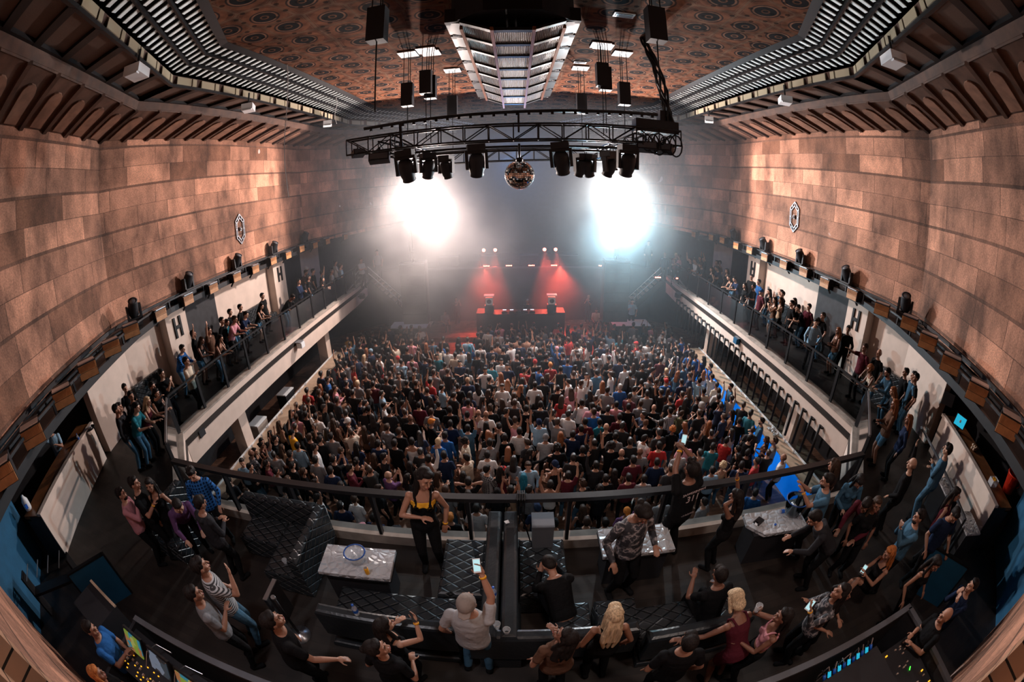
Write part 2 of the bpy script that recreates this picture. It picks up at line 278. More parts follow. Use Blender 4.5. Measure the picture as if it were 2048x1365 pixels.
# ------------------------------------------------------------------ geometry helpers
class G:
    def __init__(s): s.v = []; s.f = []; s.m = []; s.cm = 0; s.smooth = []; s.sm = False
    def add(s, vs, fs):
        n = len(s.v); s.v.extend([tuple(q) for q in vs]); s.f.extend([tuple(n + i for i in f) for f in fs]); s.m.extend([s.cm] * len(fs)); s.smooth.extend([s.sm] * len(fs))
        return s
    def box(s, c, d, rz=0.0, rx=0.0, ry=0.0):
        x, y, z = d[0] / 2, d[1] / 2, d[2] / 2
        mt = Matrix.Translation(c) @ Euler((rx, ry, rz)).to_matrix().to_4x4()
        vs = [mt @ Vector((a * x, b * y, e * z)) for a in (-1, 1) for b in (-1, 1) for e in (-1, 1)]
        return s.add(vs, [(0, 1, 3, 2), (4, 6, 7, 5), (0, 4, 5, 1), (2, 3, 7, 6), (0, 2, 6, 4), (1, 5, 7, 3)])
    def beam(s, a, b, w, h):
        """box from a to b, w wide (horizontal), h high"""
        a = Vector(a); b = Vector(b); d = b - a; l = d.length; d.normalize()
        up = Vector((0, 0, 1)) if abs(d.z) < .99 else Vector((0, 1, 0))
        x = d.cross(up).normalized(); u = x.cross(d).normalized()
        vs = [p + x * (i * w / 2) + u * (j * h / 2) for p in (a, b) for i in (-1, 1) for j in (-1, 1)]
        return s.add(vs, [(0, 1, 3, 2), (4, 6, 7, 5), (0, 4, 5, 1), (2, 3, 7, 6), (0, 2, 6, 4), (1, 5, 7, 3)])
    def tube(s, a, b, r, n=8, r2=None, caps=True):
        a = Vector(a); b = Vector(b); d = (b - a).normalized(); r2 = r if r2 is None else r2
        up = Vector((0, 0, 1)) if abs(d.z) < .95 else Vector((0, 1, 0))
        x = d.cross(up).normalized(); u = x.cross(d)
        vs = []
        for p, q in ((a, r), (b, r2)):
            for i in range(n):
                t = 2 * math.pi * i / n; vs.append(p + (x * math.cos(t) + u * math.sin(t)) * q)
        fs = [(i, (i + 1) % n, n + (i + 1) % n, n + i) for i in range(n)]
        o = s.sm; s.sm = n > 6; s.add(vs, fs); s.sm = o
        if caps: k = len(s.v) - 2 * n; s.f += [tuple(k + i for i in range(n))[::-1], tuple(k + n + i for i in range(n))]; s.m += [s.cm] * 2; s.smooth += [False] * 2
        return s
    def path(s, pts, r, n=6):
        for a, b in zip(pts, pts[1:]): s.tube(a, b, r, n)
        return s
    def prism(s, poly, z0, z1):
        n = len(poly); vs = [(p[0], p[1], z0) for p in poly] + [(p[0], p[1], z1) for p in poly]
        return s.add(vs, [tuple(range(n))[::-1], tuple(range(n, 2 * n))] + [(i, (i + 1) % n, n + (i + 1) % n, n + i) for i in range(n)])
    def sphere(s, c, r, n=16, k=10, rot=None):
        if isinstance(r, (int, float)): r = (r, r, r)
        vs = []
        for j in range(k + 1):
            t = math.pi * j / k
            for i in range(n):
                p = 2 * math.pi * i / n; q = Vector((math.sin(t) * math.cos(p) * r[0], math.sin(t) * math.sin(p) * r[1], math.cos(t) * r[2]))
                if rot is not None: q = rot @ q
                vs.append(Vector(c) + q)
        fs = [(j * n + i, (j + 1) * n + i, (j + 1) * n + (i + 1) % n, j * n + (i + 1) % n) for j in range(k) for i in range(n)]
        o = s.sm; s.sm = True; s.add(vs, fs); s.sm = o; return s
    def lathe(s, c, prof, n=20, axis=None):
        vs = []; rot = axis.to_track_quat('Z', 'Y').to_matrix() if axis is not None else None
        for r, z in prof:
            for i in range(n):
                t = 2 * math.pi * i / n; q = Vector((r * math.cos(t), r * math.sin(t), z))
                if rot is not None: q = rot @ q
                vs.append(Vector(c) + q)
        k = len(prof)
        o = s.sm; s.sm = True; s.add(vs, [(j * n + i, j * n + (i + 1) % n, (j + 1) * n + (i + 1) % n, (j + 1) * n + i) for j in range(k - 1) for i in range(n)]); s.sm = o
        return s
    def loft(s, rings):
        n = len(rings[0]); vs = [p for r in rings for p in r]; k = len(rings)
        fs = [(j * n + i, j * n + (i + 1) % n, (j + 1) * n + (i + 1) % n, (j + 1) * n + i) for j in range(k - 1) for i in range(n)]
        fs += [tuple(range(n))[::-1], tuple((k - 1) * n + i for i in range(n))]
        return s.add(vs, fs)
    def mesh(s, name, mats):
        me = D.meshes.new(name); me.from_pydata(s.v, [], s.f); 
        if not isinstance(mats, (list, tuple)): mats = [mats]
        for m in mats: me.materials.append(m)
        if len(mats) > 1: me.polygons.foreach_set('material_index', s.m)
        me.polygons.foreach_set('use_smooth', s.smooth)
        me.update(); boxuv(me); return me
    def build(s, name, mats, parent=None, loc=None, local=True):
        me = s.mesh(name, mats); o = D.objects.new(name, me); C.objects.link(o)
        if parent is not None:
            o.parent = parent
            if not local: o.matrix_parent_inverse = parent.matrix_basis.inverted()
        if loc is not None: o.location = loc
        return o
def boxuv(me):
    uv = me.uv_layers.new(name='UVMap'); vs = me.vertices
    for p in me.polygons:
        n = p.normal; 
        if abs(n.z) > .8: f = lambda c: (c.x, c.y)
        else:
            t = Vector((-n.y, n.x, 0)); t = t.normalized() if t.length > 1e-6 else Vector((1, 0, 0))
            if t.x < 0 or (abs(t.x) < 1e-3 and t.y < 0): t = -t
            f = lambda c, t=t: (c.dot(t), c.z)
        for li in p.loop_indices: uv.data[li].uv = f(vs[me.loops[li].vertex_index].co)
def tag(o, label=None, cat=None, group=None, kind=None):
    if label: o['label'] = label
    if cat: o['category'] = cat
    if group: o['group'] = group
    if kind: o['kind'] = kind
    return o
def empty(name, loc=(0, 0, 0), rz=0.0, label=None, cat=None, group=None):
    o = D.objects.new(name, None); o.empty_display_size = .1; C.objects.link(o); o.location = loc; o.rotation_euler = (0, 0, rz)
    return tag(o, label, cat, group)
def struct(g, name, mat): return tag(g.build(name, mat), kind='structure')
def kids(o): return [c for c in o.children]
def copytree(o, loc=None, rz=None, label=None, group=None):
    c = o.copy(); C.objects.link(c)
    if loc is not None: c.location = loc
    if rz is not None: c.rotation_euler = (o.rotation_euler.x, o.rotation_euler.y, rz)
    if label: c['label'] = label
    if group: c['group'] = group
    for ch in kids(o):
        d = ch.copy(); C.objects.link(d); d.parent = c
        for gch in kids(ch):
            e = gch.copy(); C.objects.link(e); e.parent = d
    return c
# ================================================================== the room
W = 11.1; YA = 7.2; YB = 20.4; XR = 7.35; YR = -0.4; YBACK = 29.0; XBK = 6.9
ZC0 = 6.62       # bottom of the stone walls (catwalk level)
ZC1 = 12.0      # springing of the cove
BZ = 3.6         # balcony floor
def ring(x, z, yf=21.4):
    """right half of the ceiling ring at half-width x: rear, corner, corner, far"""
    d = W - x; t = math.tan(R(13.5))
    return [(XR - d * 1.12, YR, z), (x, YA + .8 * d * t, z), (x, YB + .35 - d * t * .3, z), (XBK - d * 1.05, YBACK, z)]
def quadwall(name, a, b, z0, z1, mat, th=.3, nrm=None):
    a = Vector((*a, 0)); b = Vector((*b, 0)); d = (b - a).normalized(); n = Vector((-d.y, d.x, 0)) * th
    if nrm is not None and n.dot(Vector((*nrm, 0))) > 0: n = -n
    g = G(); g.prism([(a.x, a.y), (b.x, b.y), (b.x + n.x, b.y + n.y), (a.x + n.x, a.y + n.y)], z0, z1)
    return struct(g, name, mat)
for s, nm in ((-1, 'left'), (1, 'right')):
    quadwall('wall_' + nm, (s * W, YA), (s * W, YB), ZC0, ZC1 + 1.6, STONE, nrm=(-s, 0))
    quadwall('wall_rear_' + nm, (s * XR, YR), (s * W, YA), ZC0, ZC1 + 1.6, STONE, nrm=(-s, 1))
    quadwall('wall_far_' + nm, (s * W, YB), (s * XBK, YBACK), ZC0, ZC1 + 1.6, STONE, nrm=(-s, -1))
    # lower walls behind the balcony
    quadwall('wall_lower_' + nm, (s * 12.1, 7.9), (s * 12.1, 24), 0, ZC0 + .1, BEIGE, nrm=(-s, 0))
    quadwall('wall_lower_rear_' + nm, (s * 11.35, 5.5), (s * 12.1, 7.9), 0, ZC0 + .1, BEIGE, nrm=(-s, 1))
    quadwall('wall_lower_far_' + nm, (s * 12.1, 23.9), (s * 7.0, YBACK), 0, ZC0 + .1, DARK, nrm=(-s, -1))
    # wall of the bar recess and the blue walls beside the window
    quadwall('wall_recess_' + nm, (s * 12.6, -1.2), (s * 12.6, 6.0), BZ, ZC0 + .1, DARK, nrm=(-s, 0))
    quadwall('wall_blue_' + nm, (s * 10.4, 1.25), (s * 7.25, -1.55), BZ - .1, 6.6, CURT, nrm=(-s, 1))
quadwall('wall_back', (-XBK - .3, YBACK), (XBK + .3, YBACK), 0, 15, DARK, nrm=(0, -1))
# rear wall with the window the picture is taken from
g = G()
for x0, x1, z0, z1 in ((-8, -1.0, 3.5, 15), (1.0, 8, 3.5, 15), (-1.0, 1.0, 3.5, 7.9), (-1.0, 1.0, 10.4, 15)):
    g.box(((x0 + x1) / 2, -.62, (z0 + z1) / 2), (x1 - x0, .3, z1 - z0))
struct(g, 'wall_rear', STONE)
g = G()
for s in (-1, 1):
    for k, (dx, dy) in enumerate(((.93, -.30), (.86, -.42), (1.0, -.22))): g.box((s * dx, dy, 9.0), (.07, .12, 3.2))
    g.box((s * .98, -.5, 9), (.05, .5, 3.2))
g.box((0, -.45, 7.45), (2.0, .35, .06))
struct(g, 'window_1', FRAMEW)
# floors
g = G(); g.prism([(-13, 4.4), (13, 4.4), (13, 24), (7.5, 29.2), (-7.5, 29.2), (-13, 24)], -.2, 0); struct(g, 'floor', FLOORM)
EDGE = [(6.85, 4.72), (8.7, 6.75), (8.75, 21.6), (8.95, 23.9)]       # balcony edge, right half
for s, nm in ((-1, 'left'), (1, 'right')):
    p = [(s * 6.75, 4.6)] + [(s * x, y) for x, y in EDGE[1:]] + [(s * 8.9, 25.2), (s * 12.4, 24), (s * 12.4, 4.6)]
    if s < 0: p = p[::-1]
    g = G(); g.prism(p, BZ - .18, BZ); struct(g, 'floor_balcony_' + nm, BALF)
g = G(); g.prism([(-13, -2.8), (13, -2.8), (13, 4.6), (-13, 4.6)], BZ - .18, BZ); struct(g, 'floor_balcony_rear', BALF)
g = G(); g.prism([(-8.9, 26.3), (8.9, 26.3), (8.9, 29.2), (-8.9, 29.2)], 3.3, 3.72); g.prism([(-12.3, 25.2), (-8.9, 25.2), (-8.9, 29), (-12.3, 29)], 3.3, BZ); g.prism([(8.9, 25.2), (12.3, 25.2), (12.3, 29), (8.9, 29)], 3.3, BZ)
struct(g, 'floor_upper_deck', DARK)
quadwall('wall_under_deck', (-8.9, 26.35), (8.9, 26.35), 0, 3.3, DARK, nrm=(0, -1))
g = G(); g.box((0, 26.24, 3.76), (12.5, .14, .1)); struct(g, 'trim_deck_edge', GREYM)
g = G(); g.prism([(-6.2, 23.2), (6.6, 23.2), (6.6, 26.3), (-6.2, 26.3)], 0, .25); struct(g, 'floor_stage', FLOORM)
# beam along the balcony edge, sill and columns
def edge3(s): return [(s * x, y) for x, y in EDGE]
for s, nm in ((-1, 'left'), (1, 'right')):
    e = edge3(s); g = G(); k = G()
    for (a, b) in zip(e, e[1:]):
        a = Vector((*a, 0)); b = Vector((*b, 0)); d = (b - a).normalized(); o = Vector((d.y, -d.x, 0)) * s   # outward (away from hall)
        o = Vector((abs(o.x) * s, o.y if abs(d.x) > .3 else 0, 0))
        q = []
        for p in (a, b):
            q.append([p + Vector((0, 0, 3.80)), p + o * .30 + Vector((0, 0, 3.80)), p + o * .34 + Vector((0, 0, 2.80)), p + o * .06 + Vector((0, 0, 2.80))])
        g.loft(q)
        q = [[p + Vector((0, 0, 3.805)) - o * .02, p + o * .34 + Vector((0, 0, 3.805)), p + o * .34 + Vector((0, 0, 3.86)), p - o * .02 + Vector((0, 0, 3.86))] for p in (a, b)]
        k.loft(q)
    struct(g, 'trim_balcony_beam_' + nm, BEIGE); struct(k, 'trim_balcony_sill_' + nm, BEIGED)
    for i, y in enumerate((10.3, 18.3)):
        g = G(); g.box((s * 9.65, y, 1.4), (.5, .5, 2.8)); struct(g, 'trim_column', BEIGE)
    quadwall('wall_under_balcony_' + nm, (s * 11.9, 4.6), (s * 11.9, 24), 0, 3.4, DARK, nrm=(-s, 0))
g = G(); g.prism([(-6.75, 4.55), (6.75, 4.55), (6.75, 4.78), (-6.75, 4.78)], BZ - .9, 3.80); struct(g, 'trim_rear_kerb', BEIGED)
# ceiling ring
def band(name, xa, za, xb, zb, mat, side, seg=None):
    """strip between two rings on one side of the room"""
    g = G(); A = ring(xa, za); B = ring(xb, zb)
    for i in range(3):
        a0, a1, b0, b1 = A[i], A[i + 1], B[i], B[i + 1]
        vs = [(side * p[0], p[1], p[2]) for p in (a0, a1, b1, b0)]
        g.add(vs, [(0, 1, 2, 3)])
    return g
for s, nm in ((-1, 'left'), (1, 'right')):
    struct(band('c', W, ZC1, 9.5, 12.42, COVE, s), 'trim_cove_' + nm, COVE)
    struct(band('c', 9.52, 12.38, 9.4, 12.74, BRONZE, s), 'trim_cove_band_' + nm, BRONZE)
    struct(band('c', 9.4, 12.70, 8.25, 12.70, PERF, s), 'ceiling_soffit_' + nm, PERF)
    struct(band('c', 8.32, 12.66, 8.25, 12.95, BRONZE, s), 'trim_fascia_' + nm, BRONZE)
    struct(band('c', 8.25, 13.1, 6.75, 13.48, DARK, s), 'ceiling_coffer_back_' + nm, DARK)
    struct(band('c', 6.8, 13.25, 6.6, 13.32, BLACK, s), 'trim_inner_ring_' + nm, BLACK)
g = G(); P = ring(6.7, 13.34); p = [(q[0], q[1]) for q in P] + [(-q[0], q[1]) for q in P[::-1]]
g.prism(p, 13.33, 13.45); struct(g, 'ceiling', CEIL)
g = G(); g.box((0, 13, 14.2), (26, 36, .1)); struct(g, 'ceiling_slab', DARK)
def along(A, i, t): 
    a = Vector(A[i]); b = Vector(A[i + 1]); return a + (b - a) * t
def seglen(A, i): return (Vector(A[i + 1]) - Vector(A[i])).length
for s, nm in ((-1, 'left'), (1, 'right')):
    S = lambda p: Vector((s * p[0], p[1], p[2]))
    ribs, arches, sofr, fas, slats, bars = G(), G(), G(), G(), G(), G()
    for i in range(3):
        A0 = ring(W, ZC1); B0 = ring(9.5, 12.42); n = int(seglen(A0, i) / 1.02)
        for k in range(n + 1):
            t = k / n; a, b = along(A0, i, t), along(B0, i, t)
            ribs.beam(S(a) - Vector((0, 0, .03)), S(b) - Vector((0, 0, .05)), .13, .10)
            if k < n:      # arched recess panel, proud of the cove
                t2 = (k + .5) / n; a, b = along(A0, i, t2), along(B0, i, t2); up = (b - a).normalized(); sd = (along(A0, i, 1) - along(A0, i, 0)).normalized(); nn = up.cross(sd).normalized() * -1
                if nn.z > 0: nn = -nn
                pts = [(-.24, .12), (.24, .12), (.24, 1.05)] + [(.24 * math.cos(q), 1.05 + .26 * math.sin(q)) for q in np.linspace(.3, math.pi - .3, 6)] + [(-.24, 1.05)]
                vv = [S(a + sd * x + up * y + nn * .015) for x, y in pts] + [S(a + sd * x + up * y + nn * .05) for x, y in pts]; m = len(pts)
                arches.add(vv, [tuple(range(m)), tuple(range(m, 2 * m))] + [(j, (j + 1) % m, m + (j + 1) % m, m + j) for j in range(m)])
        A1 = ring(9.4, 12.66); B1 = ring(8.27, 12.66); n = int(seglen(A1, i) / 1.02)
        for k in range(n + 1):
            a, b = along(A1, i, k / n), along(B1, i, k / n); sofr.beam(S(a), S(b), .22, .09)
        for A in (A1, B1):
            sofr.beam(S(A[i]), S(A[i + 1]), .08, .08)
        A2 = ring(8.235, 12.70); A3 = ring(8.235, 12.91)
        for k in range(n):
            for t0, t1 in ((.16, .72), (.78, .94)):
                a, b = along(A2, i, (k + t0) / n), along(A2, i, (k + t1) / n); c, d = along(A3, i, (k + t1) / n), along(A3, i, (k + t0) / n)
                off = Vector((-.03, 0, -.0))
                fas.loft([[S(a + off), S(b + off), S(c + off), S(d + off)], [S(a), S(b), S(c), S(d)]])
        for j in range(3):
            xa = 8.2 - .5 * j; xb = xa - .44; za = 13.0 + .115 * j; zb = za + .10
            A = ring(xa, za); B = ring(xb, zb); m = int(seglen(A, i) / .29)
            for k in range(m):
                if i == 0 and k < m * .2: continue
                a, b = along(A, i, (k + .15) / m), along(B, i, (k + .15) / m); a2, b2 = along(A, i, (k + .72) / m), along(B, i, (k + .72) / m)
                dz = Vector((0, 0, .05))
                slats.loft([[S(a), S(a2 + dz), S(a2 + dz * 1.6), S(a + dz * .6)], [S(b), S(b2 + dz), S(b2 + dz * 1.6), S(b + dz * .6)]])
            bars.beam(S(B[i]) , S(B[i + 1]), .05, .09)
    struct(ribs, 'trim_cove_ribs_' + nm, BRONZE); struct(arches, 'trim_cove_arches_' + nm, COVEP)
    struct(sofr, 'trim_soffit_ribs_' + nm, BLACK); struct(fas, 'trim_fascia_panels_' + nm, LITP)
    struct(slats, 'ceiling_louvres_' + nm, SLAT); struct(bars, 'ceiling_louvre_bars_' + nm, BLACK)

# ================================================================== lantern
ln = empty('hanging_lantern', (0, 11.4, 11.9), label='long bronze and ribbed glass lantern hanging from the painted ceiling', cat='lantern')
OX = -.02
BRZ2 = M('lantern_bronze', (.34, .14, .07), .4, .5)
rows = [7.5, 8.35, 9.2, 10.3, 11.3, 12.5, 13.7, 15.0]; rowsb = rows
GLP = M('ribbed_glass', (.62, .60, .60), .25, bump=.0)
nt = GLP.node_tree; tc = N(nt, 'ShaderNodeTexCoord'); wv = N(nt, 'ShaderNodeTexWave', bands_direction='X'); wv.inputs['Scale'].default_value = 9; L(nt, tc.outputs['Object'], wv.inputs['Vector']); bp = N(nt, 'ShaderNodeBump'); bp.inputs['Distance'].default_value = .05; L(nt, wv.outputs['Fac'], bp.inputs['Height']); L(nt, bp.outputs[0], nt.nodes['Principled BSDF'].inputs['Normal'])
def lp(x, y, z): return (x, y - 11.4, z - 11.9)
for a, b in zip(rows, rows[1:]):
    gg = G(); zc = 11.9
    for x0, x1, z0, z1 in ((-.34, .34, zc, zc), (-.92, -.40, zc + .22, zc + .03), (.40, .92, zc + .03, zc + .22)):
        ya = a + .06; yb = b - .06
        gg.loft([[lp(x0, ya, z0), lp(x1, ya, z1), lp(x1, ya, z1 + .03), lp(x0, ya, z0 + .03)], [lp(x0, yb, z0), lp(x1, yb, z1), lp(x1, yb, z1 + .03), lp(x0, yb, z0 + .03)]])
    gg.build('glass_row', GLP, ln)
for x, z in ((-.37, 11.88), (.37, 11.88), (-.95, 12.1), (.95, 12.1)):
    gg = G(); gg.beam(lp(x, rows[0] - (.15 if abs(x) < .5 else -.25), z), lp(x, rows[-1] + (.6 if abs(x) < .5 else .1), z), .06, .08); gg.build('rib', BRZ2, ln)
for y in rows:
    gg = G(); gg.loft([[lp(x, y - .07, z - .03), lp(x, y + .07, z - .03), lp(x, y + .07, z + .03), lp(x, y - .07, z + .03)] for x, z in ((-.95, 12.12), (-.37, 11.9), (.37, 11.9), (.95, 12.12))])
    gg.build('cross_bar', BLACK, ln)
for a, b in zip(rows, rows[1:]):
    for s in (-1, 1):
        gg = G(); gg.cm = 0
        gg.box(lp(s * 1.08, (a + b) / 2, 12.17), (.30, (b - a) * .8, .05), ry=-s * .12); gg.box(lp(s * 1.08, a + .1, 12.3), (.3, .16, .3))
        gg.cm = 1; gg.box(lp(s * 1.08, (a + b) / 2, 12.36), (.18, (b - a) * .62, .3)); gg.box(lp(s * 1.0, b - .05, 12.2), (.36, .08, .12))
        gg.build('side_fin', [BLACK, GLP], ln)
gg = G()
gg.prism([(p[0], p[1] - 11.4) for p in ((-1.12, 7.6), (-.5, 7.05), (.5, 7.05), (1.12, 7.6), (1.0, 15.2), (.4, 15.7), (-.4, 15.7), (-1.0, 15.2))], .26, 1.45)
gg.build('body', BLACK, ln)

# ================================================================== catwalk
CW = [(6.1, -.35), (7.4, 2.0), (9.75, 7.0), (10.5, 9.2), (10.62, 20.5), (9.7, 24.2)]
for s, nm in ((-1, 'left'), (1, 'right')):
    t = empty('lighting_catwalk', (s * 10.5, 12, 6.5), label='black steel lighting catwalk running along the %s stone wall' % nm, cat='catwalk')
    g = G(); OFF = Vector((-s * 10.5, -12, -6.5))
    P3 = [Vector((s * x, y, 0)) for x, y in CW]
    WALLP = [Vector((s * x, y, 0)) for x, y in ((7.2, -.9), (8.25, 1.6), (10.75, 6.6), (11.05, 8.6), (11.05, 20.4), (10.6, 22))]
    for (a, b), (c, d) in zip(zip(P3, P3[1:]), zip(WALLP, WALLP[1:])):
        z0 = Vector((0, 0, 6.45)); z1 = Vector((0, 0, 6.55))
        g.loft([[a + z0 + OFF, c + z0 + OFF, c + z1 + OFF, a + z1 + OFF], [b + z0 + OFF, d + z0 + OFF, d + z1 + OFF, b + z1 + OFF]])
    g.build('deck', DARK, t)
    g = G()
    for a, b in zip(P3, P3[1:]):
        g.beam(a + Vector((0, 0, 6.48)) + OFF, b + Vector((0, 0, 6.48)) + OFF, .08, .17)
        g.beam(a + Vector((0, 0, 6.78)) + OFF, b + Vector((0, 0, 6.78)) + OFF, .05, .05)
        n = max(1, int((b - a).length / .9))
        for k in range(n): q = a + (b - a) * (k / n) + OFF; g.beam(q + Vector((0, 0, 6.5)), q + Vector((0, 0, 6.78)), .05, .05)
    g.build('edge_rail', BLACK, t)
    g = G()
    for c, d in zip(WALLP, WALLP[1:]):
        g.beam(c + Vector((0, 0, 6.72)) + OFF, d + Vector((0, 0, 6.72)) + OFF, .07, .10); g.beam(c + Vector((0, 0, 6.60)) + OFF - Vector((s * .16, 0, 0)), d + Vector((0, 0, 6.60)) + OFF - Vector((s * .16, 0, 0)), .12, .05)
    g.build('wall_channel', CHAR, t)
    for k in range(26):
        y = 8.8 + k * .46 + rnd.uniform(-.1, .1); g = G(); hh = rnd.uniform(.06, .2); g.box((s * (10.85 + rnd.uniform(-.12, .1)) + OFF.x, y + OFF.y, 6.55 + hh / 2 + OFF.z), (rnd.uniform(.1, .25), rnd.uniform(.15, .4), hh), rnd.uniform(-.3, .3)); g.build('junction_box', [CHAR, DARK, BLACK][k % 3], t)

# wooden-fronted boxes on the catwalk
def lampbox():
    t = empty('wedge_speaker'); g = G()
    g.prism([(-.24, -.04), (.24, -.04), (.18, .34), (-.18, .34)], -.16, .16); g.build('cabinet', CHAR, t)
    g = G(); g.box((0, -.06, .065), (.46, .03, .13)); g.box((0, -.06, -.075), (.46, .03, .13))
    for k in range(12): g.box((-.2 + k * .036, -.078, .07), (.008, .012, .11))
    g.build('grille', WOODB, t)
    g = G(); g.box((0, .0, .175), (.42, .2, .02)); g.build('top_plate', STEEL, t)
    g = G(); g.beam((0, .15, -.15), (0, .3, -.32), .05, .05); g.build('bracket', BLACK, t); return t
boxpx = {-1: [(690, 474), (654, 483), (629, 491), (602, 498), (575, 511), (545, 522), (509, 539), (472, 555), (425, 577), (375, 600), (320, 630), (262, 662), (223, 696), (176, 740), (127, 795), (66, 871), (8, 950)],
         1: [(1389, 469), (1424, 475), (1446, 481), (1474, 492), (1501, 501), (1531, 515), (1569, 530), (1609, 545), (1651, 567), (1706, 590), (1764, 620), (1819, 648), (1856, 685), (1901, 730), (1954, 786), (2016, 853)]}
lb = lampbox(); used = False
ordn = ['stage end', 'second from stage end', 'third from stage end', 'fourth from stage end', 'fifth from stage end', 'sixth from stage end', 'seventh from stage end', 'eighth from stage end', 'ninth from stage end', 'tenth from stage end', 'eleventh from stage end', 'twelfth from stage end', 'thirteenth from stage end', 'fourteenth from stage end', 'fifteenth from stage end', 'sixteenth from stage end', 'nearest one of all']
def cwhit(px, py, s):
    d = ray(px, py); best = None
    for (x0, y0), (x1, y1) in zip(CW, CW[1:]):
        x0 -= .16; x1 -= .16
        # solve (s*x0 + t*(s*x1-s*x0), y0+t*(y1-y0)) = k*d.xy
        ax, ay = s * (x1 - x0), y1 - y0; det = d.x * -ay + ax * d.y
        if abs(det) < 1e-9: continue
        k = (s * x0 * -ay + ax * y0) / det; t = (d.x * y0 - d.y * s * x0) / det
        if -.02 <= t <= 1.02 and k > 0: best = CAM + d * k
    return best if best is not None else atz(px, py, 6.4)
def inward(s, x, y):
    """heading of a fixture on the catwalk looking into the hall"""
    return (math.pi / 2 if s < 0 else -math.pi / 2) + (0 if y > 8 else (-s) * -R(26))
for s in (-1, 1):
    nm = 'left' if s < 0 else 'right'
    for i, (px, py) in enumerate(boxpx[s]):
        p = cwhit(px, py, s); 
        lab = 'small wood-grilled wedge speaker on the %s catwalk, %s' % (nm, ordn[i])
        rz = inward(s, p.x, p.y)
        o = lb if not used else copytree(lb); used = True
        o.location = p; o.rotation_euler = (R(0), 0, rz)
        tag(o, lab, 'speaker', 'wood-grilled wedge speakers on the catwalks')
        o.scale = (1.05,) * 3
# moving heads
def moving_head(name='moving_head_light'):
    t = empty(name); g = G(); g.box((0, 0, .07), (.36, .34, .14)); g.build('base', CHAR, t)
    y = G(); y.box((-.2, 0, .33), (.06, .14, .4)); y.box((.2, 0, .33), (.06, .14, .4)); y.box((0, 0, .17), (.44, .2, .06)); y.build('yoke', CHAR, t)
    h = G(); ax = Vector((0, -.5, .85)).normalized()
    h.lathe(Vector((0, 0, .42)) - ax * .24, [(0, 0), (.11, .01), (.15, .08), (.165, .22), (.16, .36), (.135, .46), (.15, .5), (.12, .505)], 14, ax); o = h.build('head', CHAR, t)
    l = G(); l.lathe(Vector((0, 0, .42)) + ax * .245, [(0, .012), (.115, .01), (.115, 0)], 14, ax); l.build('lens', GREYM, o); return t
mh = moving_head(); used = False
mhpx = {-1: [(663, 470), (610, 487), (548, 507), (475, 535), (378, 577), (268, 625)], 1: [(1413, 465), (1468, 480), (1527, 501), (1600, 529), (1692, 566), (1810, 615)]}
for s in (-1, 1):
    nm = 'left' if s < 0 else 'right'
    for i, (px, py) in enumerate(mhpx[s]):
        d = ray(px, py); t = (s * 10.85 if i < 5 else s * 10.35) / d.x; p = CAM + d * t
        o = mh if not used else copytree(mh); used = True
        o.location = (p.x, p.y, 6.6); o.rotation_euler = (0, 0, inward(s, p.x, p.y)); o.scale = (1.1,) * 3
        tag(o, 'black moving head light standing on the %s catwalk, %s from the stage end' % (nm, ['first', 'second', 'third', 'fourth', 'fifth', 'sixth'][i]), 'stage light', 'moving head lights on the catwalks')
# soffit fixtures
def soffit_lamp():
    t = empty('ceiling_projector'); g = G(); g.box((0, 0, -.22), (.3, .5, .16)); g.build('housing', WHITEP, t)
    g = G(); g.box((0, -.2, -.30), (.24, .1, .05)); g.build('lens_hood', WHITEP, t); g = G(); g.tube((0, 0, -.14), (0, 0, .2), .025, 6); g.box((0, 0, -.12), (.2, .12, .04)); g.build('mount', BLACK, t); return t
pj = soffit_lamp(); used = False
for (px, py), lab in zip([(275, 135), (497, 210), (655, 243), (1785, 110), (1570, 195), (1418, 235)], ['nearest on the left', 'middle one on the left', 'farthest on the left', 'nearest on the right', 'middle one on the right', 'farthest on the right']):
    p = atz(px, py, 12.38); o = pj if not used else copytree(pj); used = True
    o.location = (p.x, p.y, 12.55); o.rotation_euler = (0, 0, R(25 if px < 1000 else -25)); o.scale = (1.25,) * 3
    tag(o, 'white fixture under the slatted soffit, ' + lab, 'light fixture', 'white fixtures under the soffit')
# rosettes
def rosette():
    t = empty('wall_ornament'); pts = [(0, .62), (.3, .34), (.3, -.34), (0, -.62), (-.3, -.34), (-.3, .34)]
    g = G(); 
    for k in range(6):
        for sc_ in (1.0, .74):
            a, b = pts[k], pts[(k + 1) % 6]; g.beam((a[0] * sc_, 0, a[1] * sc_), (b[0] * sc_, 0, b[1] * sc_), .03, .035)
        a, b = pts[k], pts[(k + 1) % 6]
        for u in (0, .5):
            q = (a[0] * (1 - u) + b[0] * u, a[1] * (1 - u) + b[1] * u); g.beam((q[0], 0, q[1]), (q[0] * .74, 0, q[1] * .74), .03, .03)
    g.build('frame', GREYM, t); g = G(); g.lathe((0, -.03, 0), [(0, .05), (.05, .04), (.07, 0), (.09, 0), (.09, .02)], 16, Vector((0, -1, 0))); g.build('centre_boss', STEEL, t); return t
ro = rosette()
for k, (s, y, z) in enumerate(((-1, 14.55, 8.27), (1, 14.35, 8.53))):
    o = ro if k == 0 else copytree(ro); o.location = (s * (W - .04), y, z); o.rotation_euler = (0, 0, s * -R(90) if s > 0 else R(90))
    tag(o, 'elongated hexagonal metal ornament on the %s stone wall' % ('left' if s < 0 else 'right'), 'wall ornament', 'hexagonal wall ornaments')
